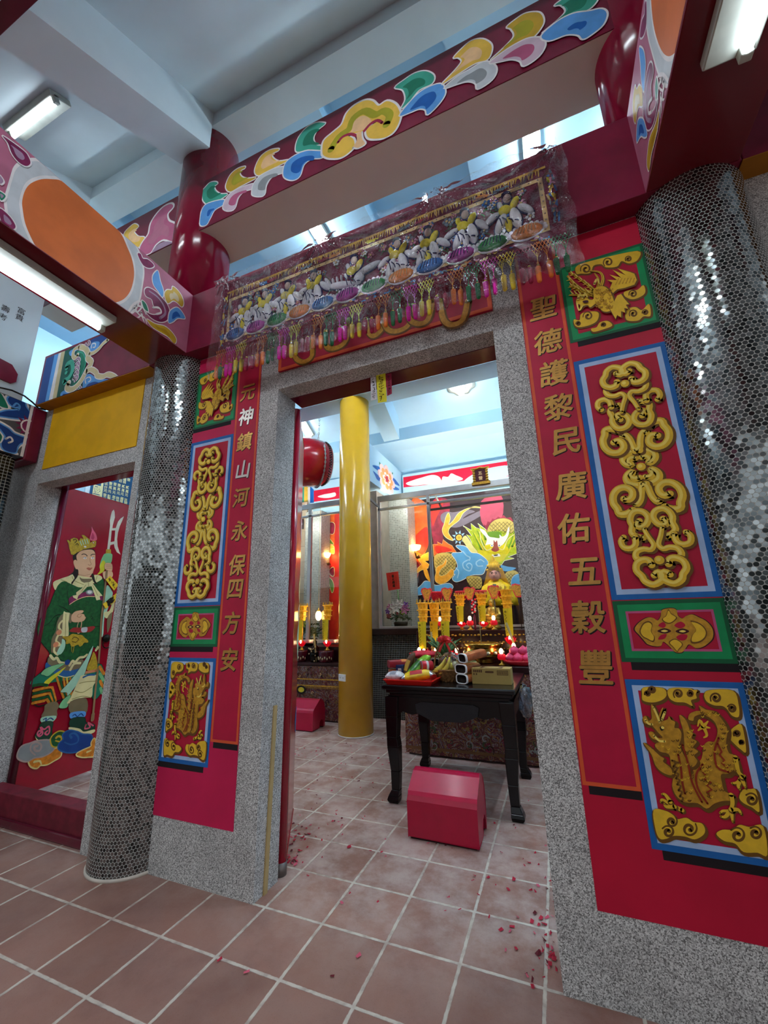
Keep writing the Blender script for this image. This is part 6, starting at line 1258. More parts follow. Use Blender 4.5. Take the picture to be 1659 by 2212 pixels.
# round tops: red bowls and fans above the pagodas
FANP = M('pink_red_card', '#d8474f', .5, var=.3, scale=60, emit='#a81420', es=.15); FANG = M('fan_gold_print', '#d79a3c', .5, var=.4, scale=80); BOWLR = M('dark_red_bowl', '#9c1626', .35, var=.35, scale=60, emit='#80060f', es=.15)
def fan(c, label):
    c = Vector(c); t = thing('paper_fan', c, label, 'ornament', 'red paper fans above the altar'); w = [(-.028, 0), (.028, 0), (.05, .06), (.075, .12), (.05, .15), (.02, .14), (-.02, .155), (-.06, .145), (-.072, .11), (-.05, .06)]
    MB().prism([c + Vector((x, 0, z)) for x, z in w], (0, .008, 0)).build('card', FANP, t); MB().prism([c + Vector((x * .78, -.003, .012 + z * .82)) for x, z in w], (0, .002, 0)).build('printed_face', FANG, t)
    m = MB().tube([c + Vector((0, .004, 0)), c + Vector((0, .004, -.36))], .004, 6); m.build('stick', DARKW, t); return t
q = AY(922, 1297, 3.32); fn = fan((q.x, 3.32, q.z), 'leftmost red paper fan under the small flower vase')
for u, v, lb in ((966, 1297, 'red paper fan second from the left, above the pagoda lamps'), (1015, 1296, 'red paper fan in the middle, left of the yellow-robed statue'), (1068, 1293, 'red paper fan in front of the yellow-robed statue'), (1120, 1290, 'rightmost red paper fan, cut by the door jamb')):
    q = AY(u, v, 3.32); dup_tree(fn, Vector((q.x, 3.32, q.z)) - Vector(fn.location), None, lb)
def bowl(c, label):
    c = Vector(c); t = thing('hanging_bowl_lamp', c, label, 'ornament', 'dark red bowl ornaments above the altar'); MB().lathe([(.045, 0), (.066, .03), (.072, .07), (.07, .10), (.06, .11), (.0, .112)], c, 18).build('bowl', BOWLR, t); MB().lathe([(.074, .095), (.076, .105), (.07, .112)], c, 18).build('rim', FANP, t)
    MB().tube([c, c + Vector((0, 0, -.3))], .005, 6).build('post', DARKW, t); return t
q = AY(944, 1298, 3.40); bw = bowl((q.x, 3.40, q.z), 'dark red bowl ornament between the two left paper fans')
for u, v, lb in ((997, 1297, 'dark red bowl ornament above the pagoda lamp behind the bow'), (1040, 1296, 'dark red bowl ornament left of the statue in yellow'), (1090, 1294, 'dark red bowl ornament right of the statue in yellow')):
    q = AY(u, v, 3.40); dup_tree(bw, Vector((q.x, 3.40, q.z)) - Vector(bw.location), None, lb)
m = MB()
for k, (u, v) in enumerate(((962, 1330), (1024, 1315))):
    q = AY(u, v, 3.1)
    t = thing('bead_charm', (q.x, 3.1, q.z), 'red knotted bead charm hanging ' + ('beside the third pagoda lamp' if k == 0 else 'above the brass burner'), 'charm', 'red bead charms'); m = MB()
    for j in range(14): m.ball((q.x + .02 * math.cos(j * 2.2), 3.09, q.z + .10 - j * .011), .012, j % 2, seg=8, rings=5)
    m.build('beads', [REDL, M('pearl_bead', '#e8d8d0', .3)], t); MB().lathe([(.004, .0), (.012, -.03), (.010, -.16), (.004, -.17)], (q.x, 3.09, q.z - .06), 8).build('tassel', M('dark_red_tassel', '#6a1030', .7), t)
# statues
SK2 = M('statue_face_pink', '#d4948a', .5); YROBE = M('yellow_satin_robe', '#f0c81e', .4, var=.25, scale=30)
q = AY(1074, 1290, 4.36); b = Vector((q.x, 4.36, 1.40)); stt = thing('deity_statue', b, 'seated statue in yellow satin robe and tall crown before the dragon mural', 'statue')
m = MB().lathe([(.26, 0), (.265, .08), (.22, .20), (.19, .27), (.10, .33), (.07, .36)], b, 24, sq=(1, .7), lobes=9, lob=.03); m.build('robe', YROBE, stt); MB().box(b.x - .22, b.x + .22, b.y - .16, b.y + .18, 1.133, b.z).build('throne', DARKW, stt, .006)
m = MB(); m.ball(b + Vector((0, -.05, .42)), 1, 0, (.072, .075, .088), 18, 14); m.ball(b + Vector((0, -.125, .41)), .013, 0); 
for s in (-1, 1): m.ball(b + Vector((s * .07, -.04, .42)), 1, 0, (.014, .02, .03))
m.build('head', SK2, stt)
m = MB()
for s in (-1, 1): m.ball(b + Vector((s * .028, -.118, .435)), 1, 0, (.011, .006, .006), 8, 6); m.tube([b + Vector((s * .012, -.122, .452)), b + Vector((s * .045, -.11, .456))], .004, 5)
m.ball(b + Vector((0, -.122, .375)), 1, 1, (.02, .006, .006), 8, 6); m.build('face_features', [INK, M('lip_red', '#8d2620', .5)], stt)
m = MB(); m.prism([b + Vector((x, -.10, z)) for x, z in ((-.075, .47), (.075, .47), (.07, .59), (.035, .62), (.0, .69), (-.035, .62), (-.07, .59))], (0, .09, 0)); 
for k in range(9): m.tube([b + Vector((-.064 + k * .016, -.106, .48)), b + Vector((-.064 + k * .016, -.106, .58))], .005, 5)
for s in (-1, 1): m.ball(b + Vector((s * .09, -.08, .49)), .018); m.ball(b + Vector((s * .085, -.08, .55)), .013)
m.build('crown', M('gold_crown', '#f0c428', .4, metal=.1, var=.2, scale=40), stt)
m = MB().prism([b + Vector((x, .02, z)) for x, z in ((-.10, .52), (.10, .52), (.15, .36), (.25, .10), (.28, .0), (-.28, .0), (-.25, .10), (-.15, .36))], (0, .03, 0)); m.build('veil', M('dark_yellow_veil', '#c8931a', .5, var=.2), stt)
tag(MB().box(b.x - .022, b.x + .022, b.y - .19, b.y - .17, b.z + .235, b.z + .285).build('breast_badge', GREY, stt), 'grey square badge')
GOLDS = M('gold_statue', '#c9a94f', .35, metal=.6, var=.3, scale=50)
q = AY(1066, 1352, 3.36); b = Vector((q.x, 3.36, 1.122)); gs = thing('gold_statue', b, 'small golden seated figure below the statue in yellow', 'statue')
m = MB().lathe([(.085, 0), (.09, .03), (.06, .05), (.085, .07), (.08, .10)], b, 18); m.build('lotus_seat', GCARV, gs)
m = MB(); m.ball(b + Vector((0, 0, .125)), 1, 0, (.085, .06, .04)); m.lathe([(.062, .11), (.068, .18), (.06, .23), (.022, .26)], b, 16, sq=(1, .7)); m.ball(b + Vector((0, -.01, .295)), 1, 0, (.038, .04, .045)); m.ball(b + Vector((0, 0, .34)), .016)
for s in (-1, 1): m.tube([b + Vector((s * .062, 0, .225)), b + Vector((s * .085, -.03, .16)), b + Vector((s * .02, -.07, .145))], [.022, .019, .015], 8)
m.build('figure', GOLDS, gs)
# peach buns on a red plate
pl = thing('bun_plate', (1.27, 2.46, .80), 'red plate at the right end of the altar holding pink peach buns', 'plate'); q = AZ(1115, 1445, .80); pc = Vector((1.335, 2.62, .816))
MB().lathe([(.10, 0), (.16, .03), (.17, .05), (.15, .035), (.0, .02)], pc, 28, sq=(1, .75)).build('plate', M('red_plate', '#c01c2c', .3), pl)
PB = M('peach_bun_pink', '#e0446f', .5, var=.25, scale=14); pl.location = pc; WL[pl.name] = pc
for ch in pl.children: ch.data.transform(Matrix.Translation(Vector((1.27, 2.46, .80)) - pc)); WL[ch.name] = pc
for k, (dx, dy, dz) in enumerate(((-.09, -.04, .07), (-.02, -.06, .07), (.06, -.05, .07), (.11, .0, .07), (-.05, .02, .07), (.03, .03, .07), (-.05, -.03, .13), (.03, -.03, .13), (.07, .02, .125))):
    m = MB().ball(pc + Vector((dx, dy, dz)), 1, 0, (.048, .045, .036), 14, 10); c_ = pc + Vector((dx, dy, dz)); m.v = [v + Vector((0, 0, .016 * max(0, 1 - ((v.x - c_.x) ** 2 + (v.y - c_.y) ** 2) / .0004))) for v in m.v]
    tag(m.build('peach_bun', PB), ('pink peach bun in the lower layer on the red plate, %s' % ['front left', 'front second', 'front third', 'far right', 'rear left', 'rear right'][k]) if k < 6 else 'pink peach bun in the upper layer on the red plate, ' + ['left one', 'middle one', 'right one'][k - 6], 'bun', 'peach buns on the red plate')
cb = thing('candle_bowl', (1.30, 2.74, .816), 'red bowl with bronze rim behind the peach buns', 'bowl'); MB().lathe([(.06, 0), (.10, .03), (.11, .06), (.105, .07), (.0, .05)], (1.33, 2.93, .816), 24).build('bowl', M('red_plate', '#c01c2c'), cb); MB().lathe([(.108, .055), (.118, .066), (.116, .078), (.10, .074)], (1.33, 2.93, .816), 24).build('rim', BRZ, cb)
# ================================================================ shrines behind the altars
BMOS = make_square_mosaic('small_black_mosaic', .024, '#111315', '#8d9088', .12, .6, .07); FMOS = make_square_mosaic('fine_grey_mosaic', .028, '#6d7374', '#b5b8b4', .35, .3, .12)
struct('wall_shrine', MB().box(-.76, 2.7, 3.785, 3.85, 0, 1.05), BMOS, 'black mosaic wall under the glass case')
led = MB().box(-.80, 2.7, 3.72, 4.70, 1.05, 1.132); o = led.build('shrine_ledge', M('dark_brown_stone', '#2b1b18', .25, coat=.3), None, .006); tag(o, 'dark brown ledge carrying the glass case', None, None, 'structure')
struct('shrine_pillar', MB().box(-.60, -.285, 4.28, 4.64, 1.132, 3.12), FMOS, 'grey mosaic pillar behind the glass')
struct('wall_shrine_side', MB().box(-.86, -.60, 3.79, 4.71, 1.132, 3.13), M('taupe_wall', '#857f78', .7))
# glass case
gc = thing('glass_case', (.9, 3.75, 1.132), 'aluminium-framed glass case in front of the dragon mural', 'glass case')
for z0, z1 in ((2.935, 3.02), (2.80, 2.835), (1.132, 1.16)): MB().box(-.57, 2.5, 3.745, 3.785, z0, z1).build('rail', STEEL, gc, .003)
for x in (-.57, .18, 1.42, 2.46): MB().box(x, x + .04, 3.745, 3.785, 1.16, 2.935).build('post', STEEL, gc, .003)
m = MB(); m.box(-.74, -.70, 3.60, 3.64, .95, 3.22); m.box(-.74, -.715, 3.62, 3.78, 1.132, 1.155); m.build('corner_post', STEEL, gc, .003)
m = MB().bar((-.70, 3.64, 3.02), (-.55, 3.76, 2.86), .03, .03); m.bar((.40, 3.70, 2.72), (.28, 3.9, 2.95), .02, .02); m.bar((.25, 3.68, 2.70), (1.45, 3.68, 2.70), .025, .03); tag(m.build('tilted_transom', M('dark_aluminium', '#5f5a57', .35, metal=.8), gc), 'tilted transom bars')
MB().box(-.53, 2.46, 3.763, 3.767, 1.16, 2.935).build('pane', GLASS, gc)
# left shrine glass
lg = thing('glass_case', (-2.2, 3.62, 1.1), 'aluminium-framed glass partition of the left shrine behind the golden pillar', 'glass case')
for z0, z1 in ((2.93, 3.01), (2.80, 2.83), (.95, 1.0)): MB().box(-4.2, -.74, 3.60, 3.64, z0, z1).build('rail', STEEL, lg, .003)
for u in (668,): q = AY(u, 1250, 3.62); MB().box(q.x - .028, q.x + .028, 3.60, 3.64, 1.0, 2.93).build('post', STEEL, lg, .003)
MB().box(-4.2, -.74, 3.618, 3.622, 1.0, 2.93).build('pane', GLASS, lg)
CFILL = lamp_mat('cabinet_fill_glow', '#fff3e4', 85)  # added unseen tubes to light the inside of the shrines
for x0, x1, y, z, n in ((-.45, 2.3, 3.815, 2.975, 'above the dragon mural'), (-2.6, -.95, 3.67, 2.965, 'of the left shrine')):
    t = thing('cabinet_fill_lamp', ((x0 + x1) / 2, y, z), 'added unseen fill tube behind the top rail of the glass case ' + n, 'lamp')
    MB().tube([(x0, y, z), (x1, y, z)], .009, 10).build('tube', CFILL, t); MB().box(x0, x1, y - .028, y - .012, z - .012, z + .03).build('holder', STEEL, t)
# -- dragon mural
YM = 4.655; CM = crop(880, 1060, 250 / 1659); mu = thing('dragon_mural', (.9, 4.69, 1.13), 'large painted dragon mural with blue clouds behind the glass', 'mural')
MB().box(-.30, 2.3, YM, 4.71, 1.132, 3.16).build('board', M('mural_dark', '#2b1822', .5, var=.2), mu)
a = Art(PLY(YM), on_y(CM, YM), .001, .0001); LIME = M('lime_mane', '#a9ba1e', .5, var=.2, scale=20); LIMED = M('green_mane', '#5f8a1e', .5); TAN = M('scale_tan', '#c2ad5e', .5); HOT = M('hot_orange_paint', '#e8631d', .5, var=.3, scale=5); HRED = M('hot_red_paint', '#cf2417', .5, var=.2, scale=5); FLM = M('flame_amber', '#e9a52f', .5, var=.15, scale=20); MGN = M('crimson_mural', '#8f1a3c', .5, var=.3); GRV = M('grey_violet', '#6f6678', .5); MSK = M('mural_sky', '#5aa5e0', .5, var=.08); MSL = M('mural_sky_light', '#9ccbef', .5)
a.fill([(30, 200), (275, 185), (310, 420), (300, 760), (250, 900), (190, 1100), (90, 1400), (20, 1400)], HOT); a.fill([(120, 640), (280, 520), (300, 760), (230, 900), (150, 880), (60, 760)], HRED); a.fill([(100, 1010), (170, 1060), (150, 1200), (100, 1330)], MGN)
a.fill([(345, 170), (600, 140), (570, 480), (510, 640), (520, 720), (380, 770)], MGN); a.fill([(350, 170), (520, 150), (420, 380), (360, 500)], HRED)
a.fill([(480, 350), (560, 300), (640, 310), (720, 300), (860, 270), (970, 300), (870, 340), (800, 400), (1060, 280), (1095, 330), (800, 500), (640, 525), (500, 450)], GRV)
a.fill([(1060, 150), (1340, 60), (1350, 400), (1090, 500)], M('rose_reflection', '#b4415f', .5))  # rose reflection in the glass, painted onto the mural
fl = [(1055, 245), (960, 230), (860, 270), (790, 330), (740, 420), (650, 490), (600, 540), (585, 600), (620, 660), (660, 712), (590, 690), (530, 640), (503, 560), (530, 480), (555, 380), (590, 320), (610, 400), (590, 490), (660, 430), (730, 330), (830, 270), (940, 240)]
a.stroke(fl, .016, CRM, True); a.fill(fl, FLM)
for k in range(9): an_ = 2 * PI * k / 9; a.fill([(740 + 60 * math.cos(an_ - .3), 672 + 60 * math.sin(an_ - .3)), (740 + 105 * math.cos(an_), 672 + 105 * math.sin(an_)), (740 + 60 * math.cos(an_ + .3), 672 + 60 * math.sin(an_ + .3))], MSL, False)
a.dot((740, 672), .048, YELS); a.dot((740, 672), .022, MUST)
mane = [(800, 505), (920, 570), (912, 470), (985, 535), (1050, 545), (1010, 470), (1100, 540), (1170, 600), (1300, 560), (1440, 600), (1500, 520), (1545, 480), (1570, 640), (1570, 900), (1440, 950), (1530, 970), (1390, 1000), (1350, 1060), (1200, 1040), (1140, 1020), (1060, 960), (1000, 870), (940, 790), (905, 700), (850, 630), (925, 650), (860, 560)]
a.stroke(mane, .014, WLINE, True, smooth=False); a.fill(mane, LIME, False)
for q in ([(940, 600), (1020, 760), (1100, 900), (1180, 1000)], [(1000, 570), (1070, 720), (1130, 860)], [(1540, 560), (1490, 720), (1430, 860), (1350, 980)], [(1080, 580), (1120, 700)], [(1555, 680), (1500, 800)], [(980, 680), (1060, 840)]): a.stroke(q, .03, LIMED, taper=(.3, 1)); a.stroke([(p[0] + 25, p[1] + 10) for p in q], .014, YELS, taper=(.3, 1))
a.fill([(1000, 860), (1120, 860), (1200, 880), (1330, 870), (1420, 800), (1450, 860), (1380, 990), (1260, 1040), (1150, 1020), (1060, 950)], M('beard_yellow', '#d7c81c', .5))
sc = [(1150, 595), (1180, 490), (1270, 415), (1400, 398), (1500, 440), (1545, 520), (1500, 600), (1420, 590), (1300, 560)]
a.fill([(1090, 480), (1130, 500), (1150, 440), (1190, 450), (1220, 400), (1260, 410), (1300, 370), (1340, 390), (1380, 350), (1420, 390), (1480, 380), (1520, 440), (1350, 420), (1200, 520), (1150, 600)], MGN, False); a.stroke(sc, .008, INK, True); a.fill(sc, TAN)
def scales(x0, x1, y0, y1, s, test):
    r_ = 0; y = y0
    while y < y1:
        x = x0 + (s / 2 if r_ % 2 else 0)
        while x < x1:
            if test(x, y): a.stroke([(x - s / 2, y), (x, y + s * .55), (x + s / 2, y)], .0055, M('scale_line', '#4a3a18', .6), n=3)
            x += s
        y += s * .5; r_ += 1
scales(1180, 1530, 450, 600, 56, lambda x, y: (x - 1350) ** 2 / 165 ** 2 + (y - 530) ** 2 / 110 ** 2 < 1)
a.fill([(1150, 600), (1240, 585), (1345, 600), (1335, 680), (1240, 690), (1175, 680)], LIMED)
a.fill([(1120, 785), (1140, 690), (1075, 610), (1040, 550), (1110, 570), (1170, 655), (1240, 672), (1320, 680), (1320, 630), (1360, 660), (1410, 630), (1440, 545), (1462, 520), (1455, 620), (1410, 720), (1345, 790), (1260, 770), (1180, 770)], WLINE)
a.fill([(1100, 800), (1180, 770), (1260, 790), (1340, 790), (1420, 760), (1400, 850), (1320, 890), (1200, 890), (1130, 860)], M('beard_yellow', '#d7c81c'))
for x in (1213, 1318): a.dot((x, 787), .020, WLINE, sx=1.2); a.dot((x, 787), .009, NAVY)
a.fill([(1238, 710), (1262, 740), (1285, 715), (1300, 800), (1315, 850), (1260, 878), (1205, 850), (1235, 800)], M('dragon_nose', '#9c4a42', .5))
a.stroke([(1040, 590), (1060, 720), (1130, 850), (1200, 830)], .012, CRM); a.stroke([(1560, 610), (1440, 700), (1380, 840), (1320, 830)], .012, CRM)
a.fill([(1215, 915), (1255, 920), (1310, 903), (1332, 940), (1280, 945), (1222, 955)], WLINE); a.fill([(1240, 922), (1300, 915), (1290, 932), (1250, 935)], INK)
arm = [(785, 700), (830, 645), (880, 690), (940, 790), (1010, 880), (965, 910), (885, 855), (830, 770)]; a.stroke(arm, .008, INK, True); a.fill(arm, M('pale_scale', '#dcd48c', .5))
fin = [(370, 770), (440, 770), (430, 735), (500, 770), (515, 705), (590, 765), (640, 790), (705, 880), (560, 880), (430, 900), (385, 950)]; a.stroke(fin, .010, CRM, True, smooth=False); a.fill(fin, HOT, False); a.fill([(400, 800), (520, 800), (640, 850), (560, 880), (430, 900)], HRED)
bd = [(385, 960), (440, 905), (560, 888), (680, 930), (712, 985), (690, 1100), (640, 1190), (520, 1270), (440, 1240), (400, 1130)]; a.stroke(bd, .008, INK, True); a.fill(bd, TAN); scales(400, 700, 930, 1230, 50, lambda x, y: (x - 550) ** 2 / 150 ** 2 + (y - 1070) ** 2 / 165 ** 2 < 1)
bl = [(700, 795), (780, 788), (850, 812), (920, 890), (1030, 910), (1155, 1020), (1120, 1120), (1080, 1195), (960, 1205), (880, 1225), (800, 1275), (700, 1305), (650, 1260), (690, 1195), (635, 1200), (720, 1100), (700, 1000), (640, 905), (750, 890), (790, 875)]
a.stroke(bl, .016, WLINE, True); a.fill(bl, MSK)
for q in ([(880, 1110), (850, 1070), (890, 1040), (930, 1080), (900, 1150), (820, 1120), (800, 1040), (880, 990)], [(1080, 1080), (1010, 1080), (990, 1030), (1050, 990), (1100, 1020)], [(800, 870), (850, 930), (900, 960), (890, 1000)], [(700, 1110), (740, 1160), (720, 1250)]): a.stroke(q, .018, MSL)
lf = [(400, 1250), (415, 1180), (430, 1100), (520, 1050), (560, 975), (555, 1060), (490, 1120), (455, 1190), (480, 1225), (560, 1200), (640, 1125), (665, 1190), (590, 1290), (490, 1335), (420, 1310)]; a.stroke(lf, .012, CRM, True); a.fill(lf, FLM)
tf = [(165, 990), (220, 930), (305, 885), (305, 1000), (250, 1010), (315, 1060), (300, 1110), (200, 1140), (115, 1205), (155, 1110), (210, 1060), (180, 1015)]; a.stroke(tf, .012, CRM, True, smooth=False); a.fill(tf, FLM, False)
a.fill([(235, 1130), (270, 1100), (310, 1200), (330, 1300), (280, 1260), (250, 1200)], FLM)
bw_ = [(95, 1450), (200, 1360), (255, 1300), (330, 1310), (420, 1360), (600, 1330), (650, 1400), (420, 1450), (250, 1480), (140, 1495)]; a.stroke(bw_, .014, WLINE, True); a.fill(bw_, MSK)
b2 = [(850, 1240), (960, 1225), (1060, 1250), (1060, 1390), (960, 1400), (890, 1350)]; a.stroke(b2, .007, INK, True); a.fill(b2, TAN); scales(880, 1060, 1250, 1390, 50, lambda x, y: True)
b3 = [(1400, 1200), (1500, 1140), (1600, 1200), (1540, 1400), (1470, 1480), (1420, 1350)]; a.fill(b3, TAN); scales(1410, 1570, 1190, 1420, 50, lambda x, y: x + y > 2640)
a.fill([(1340, 1070), (1440, 1090), (1560, 1110), (1480, 1150), (1380, 1150)], MSK); b4 = [(1500, 1400), (1500, 1280), (1560, 1210), (1700, 1200), (1700, 1330), (1580, 1420), (1540, 1500)]; a.stroke(b4, .016, MSL, True); a.fill(b4, MSK)
MFX = on_y(CM, YM); a.cv = lambda p: (1.80 - MFX(p)[0], MFX(p)[1])      # the right half answers the left
a.fill([(30, 200), (275, 185), (310, 420), (300, 760), (250, 900), (190, 1100), (90, 1400), (20, 1400)], HOT); a.fill([(120, 640), (280, 520), (300, 760), (230, 900), (150, 880), (60, 760)], HRED)
a.stroke(tf, .012, CRM, True, smooth=False); a.fill(tf, FLM, False); a.stroke(bw_, .014, WLINE, True); a.fill(bw_, MSK); a.stroke(fin, .010, CRM, True, smooth=False); a.fill(fin, HOT, False); a.stroke(bd, .008, INK, True); a.fill(bd, TAN); a.fill(lf, FLM)
tag(a.build('dragon_painting', mu), 'green-maned dragon among blue clouds and flames')
# frieze over the shrine, flower beam
struct('trim_4', MB().box(-.46, 3.2, 4.60, 4.718, 3.20, 3.62), HALLWHITE)
CF = crop(600, 760, 560 / 1659); fz = Art(PLY(4.598), on_y(CF, 4.598), .001); FR = M('frieze_red', '#cc1238', .5); ft = thing('cloud_frieze', (.9, 4.6, 3.37), 'red painted frieze with white clouds above the glass case', 'frieze')
fz.fill([(803, 803), (1480, 698), (1480, 795), (805, 868)], FR, False)
fz.fill([(820, 842), (870, 820), (920, 805), (985, 788), (1030, 798), (1050, 830), (1045, 848), (940, 850), (860, 858)], WLINE); fz.fill([(1055, 800), (1090, 800), (1110, 778), (1140, 790), (1185, 812), (1150, 828), (1060, 845)], WLINE); fz.fill([(1190, 830), (1240, 790), (1330, 750), (1480, 728), (1480, 790), (1340, 810), (1230, 832)], HALLWHITE); fz.build('painted_band', ft)
fb = thing('flower_beam', (-.66, 3.95, 3.13), 'white beam painted with an orange flower and blue leaves', 'beam', None, 'structure'); MB().box(-.82, -.50, 3.22, 4.715, 3.13, 3.70).build('timber', HALLWHITE, fb)
CFB = crop(600, 860, 300 / 1659); a = Art(PLX(-.50), on_x(CFB, -.50), .001)
for q, m_ in (([(1130, 805), (1200, 815), (1245, 850), (1245, 885), (1180, 855)], RBLUE), ([(1138, 870), (1180, 905), (1235, 960), (1255, 1005), (1190, 975), (1160, 920)], RBLUE), ([(1350, 935), (1400, 970), (1455, 1048), (1390, 1020), (1360, 980)], RBLUE), ([(1360, 1045), (1420, 1065), (1450, 1095), (1390, 1095)], RBLUE), ([(1212, 760), (1235, 800), (1240, 840), (1215, 810)], DTEAL), ([(1350, 900), (1375, 890), (1365, 930)], DTEAL), ([(1220, 1005), (1250, 1010), (1235, 1050)], DTEAL)): a.stroke(q, .02, MSL, True); a.fill(q, m_)
fc = (1300, 968); c_ = a.cv(fc)
for r0_, m_, n_ in ((.26, M('petal_pink', '#e8c3c0', .5), 8), (.19, M('petal_orange', '#e89a5a', .5), 8), (.12, WLINE, 6), (.08, ORANGE, 6)):
    for k in range(n_): an_ = 2 * PI * k / n_; a.dot((c_[0] + r0_ * 1.0 * math.cos(an_), c_[1] + r0_ * .62 * math.sin(an_)), r0_ * .38, m_, raw=True, sy=.7)
    a.dot(c_, r0_ * .9, m_, raw=True, sy=.65)
a.dot(c_, .05, MATS['rose_red_line'], raw=True); tag(a.build('flower_painting', fb), 'orange flower with blue leaves')
# little shrine tablet on the rail
q = AY(1040, 1048, 3.74); b = Vector((q.x, 3.70, 3.0)); tbt = thing('shrine_tablet', b, 'small red and gold tablet fixed on the rail of the glass case', 'tablet')
MB().box(b.x - .075, b.x + .075, 3.715, 3.742, 3.0, 3.19).build('board', M('tablet_maroon', '#4e0d1c', .5), tbt)
m = MB()
for s in (-1, 1):
    for k in range(5): m.ball((b.x + s * .085, 3.715, 3.03 + k * .036), 1, 0, (.022, .016, .022), 8, 6)
m.box(b.x - .12, b.x + .12, 3.70, 3.742, 2.975, 3.012); m.tube([(b.x - .12, 3.715, 3.205), (b.x - .06, 3.715, 3.195), (b.x, 3.715, 3.212), (b.x + .06, 3.715, 3.195), (b.x + .12, 3.715, 3.205)], .016, 8); m.build('carved_frame', GCARV, tbt)
a = Art(PLY(3.715), None, .001); lettering('五', .055, PLY(3.715), (b.x, 3.135), PEACH, art=a, thick=.002); lettering('營', .055, PLY(3.715), (b.x, 3.065), PEACH, art=a, thick=.002); a.build('characters', tbt)
# wall lamps
WARM = lamp_mat('warm_shade_glow', '#ffc46a', 16)
def sconce(c, label):
    c = Vector(c); t = thing('wall_lamp', c, label, 'lamp', 'wall lamps beside the shrines'); MB().lathe([(.02, 0), (.075, .02), (.095, .06), (.098, .085), (.09, .085), (.02, .02)], c, 24).build('glass_shade', WARM, t)
    m = MB().tube([c, c + Vector((.01, .02, -.07)), c + Vector((.05, .10, -.10))], .014, 8); m.ball(c + Vector((.03, .04, -.09)), .035); m.build('bracket', M('dark_gilt_bracket', '#5a4322', .4, metal=.6), t); return t
q = AY(896, 1190, 4.5); sc1 = sconce((q.x, 4.5, q.z), 'glowing wall lamp at the left of the dragon mural'); q = AY(702, 1206, 4.5); dup_tree(sc1, Vector((q.x, 4.5, q.z)) - Vector(sc1.location), None, 'glowing wall lamp left of the golden pillar')
# flowers with a red card
def bouquet(c, label, s=1, seed=2, cols=None, card=None):
    rs = random.Random(seed); c = Vector(c); t = thing('flower_arrangement', c, label, 'flowers'); MB().lathe([(.05 * s, 0), (.085 * s, .02 * s), (.095 * s, .07 * s), (.08 * s, .08 * s)], c, 18).build('pot', M('black_pot', '#15130f', .5), t)
    m = MB()
    for k in range(120):
        d = Vector((rs.gauss(0, 1), rs.gauss(0, .8), abs(rs.gauss(0, .7)))).normalized(); p = c + Vector((0, 0, .12 * s)) + d * rs.uniform(.05, .15) * s; n_ = Vector((rs.gauss(0, 1), rs.gauss(0, 1), rs.gauss(0, 1))).normalized(); q_ = n_.orthogonal().normalized(); L = rs.uniform(.02, .035) * s
        m.add([p, p + q_ * L + n_ * L * .4, p + q_ * L * 2, p + q_ * L - n_ * L * .4], [(0, 1, 2, 3)])
    m.build('foliage', M('dark_foliage', '#1f3a22', .6, var=.4, scale=40), t)
    for k, (dx, dz, r, mt) in enumerate(cols):
        m = MB(); fc_ = c + Vector((dx, -.10, dz)) * s
        for j in range(6): an_ = 2 * PI * j / 6 + k; d = Vector((math.cos(an_), -.35, math.sin(an_))); p_ = Vector((-d.z, 0, d.x)); m.add([fc_, fc_ + d * r * .6 * s + p_ * r * .28 * s, fc_ + d * r * 1.1 * s + Vector((0, .02 * s, 0)), fc_ + d * r * .6 * s - p_ * r * .28 * s], [(0, 1, 2, 3)])
        m.ball(fc_, r * .18 * s); m.build('blossom', mt, t)
    return t
LILY = M('white_lily', '#e9e4e6', .5); LPNK = M('pink_anthurium', '#d07ab0', .4); PURP = M('purple_flower', '#7d3fc0', .5); LIMF = M('lime_flower', '#b6d04a', .5); RDF = M('red_flower', '#a02040', .5)
q = AY(866, 1350, 3.98); fw = bouquet((q.x, 3.98, 1.133), 'flower arrangement of white lilies and purple blooms on the ledge', 1.05, 2, [(-.02, .27, .085, LILY), (.03, .31, .07, LILY), (-.07, .24, .07, LILY), (-.11, .27, .05, LPNK), (.10, .24, .07, LPNK), (-.14, .22, .045, PURP), (.11, .29, .05, PURP), (.06, .20, .035, LIMF), (.0, .19, .03, RDF), (-.13, .16, .04, RDF)])
MB().tube([(q.x, 3.95, 1.38), (q.x - .02, 3.94, 1.66)], .010, 6).build('card_stem', M('pineapple_leaf', '#4d7a4c'), fw)
crd = thing('greeting_card', (q.x - .04, 3.93, 1.6), 'red card with black characters standing in the flower arrangement', 'card'); q2 = [AY(u, v, 3.93) for u, v in ((834, 1238), (860, 1234), (864, 1272), (839, 1276))]
MB().prism(q2, (0, .002, 0)).build('card', M('red_card', '#e3302f', .6), crd); a = Art(PLY(3.93), None, .0008); cx_ = sum(p.x for p in q2) / 4; cz_ = sum(p.z for p in q2) / 4
for k, ch in enumerate('香火鼎盛'): lettering(ch, .042, PLY(3.93), (cx_ - .002 + .004 * k, cz_ + .068 - k * .045), INK, art=a, thick=.0015)
for s in (-1, 1):
    for k in range(7): a.stroke([(cx_ + s * .045 - .008 + .002 * k, cz_ + .07 - k * .022), (cx_ + s * .045 + .008, cz_ + .066 - k * .022)], .005, INK, raw=True, smooth=False)
a.build('characters', crd)
q = AY(934, 1285, 4.1); bouquet((q.x, 4.1, 1.37), 'small flower vase behind the leftmost paper fan', .6, 5, [(-.05, .3, .06, LPNK), (.06, .28, .06, LIMF), (-.1, .25, .05, PURP), (.1, .22, .04, RDF)])
MB().lathe([(.06, 0), (.045, .03), (.03, .10), (.05, .237)], (q.x, 4.1, 1.133), 16).build('stand', DARKW, bpy.data.objects['flower_arrangement.001'])
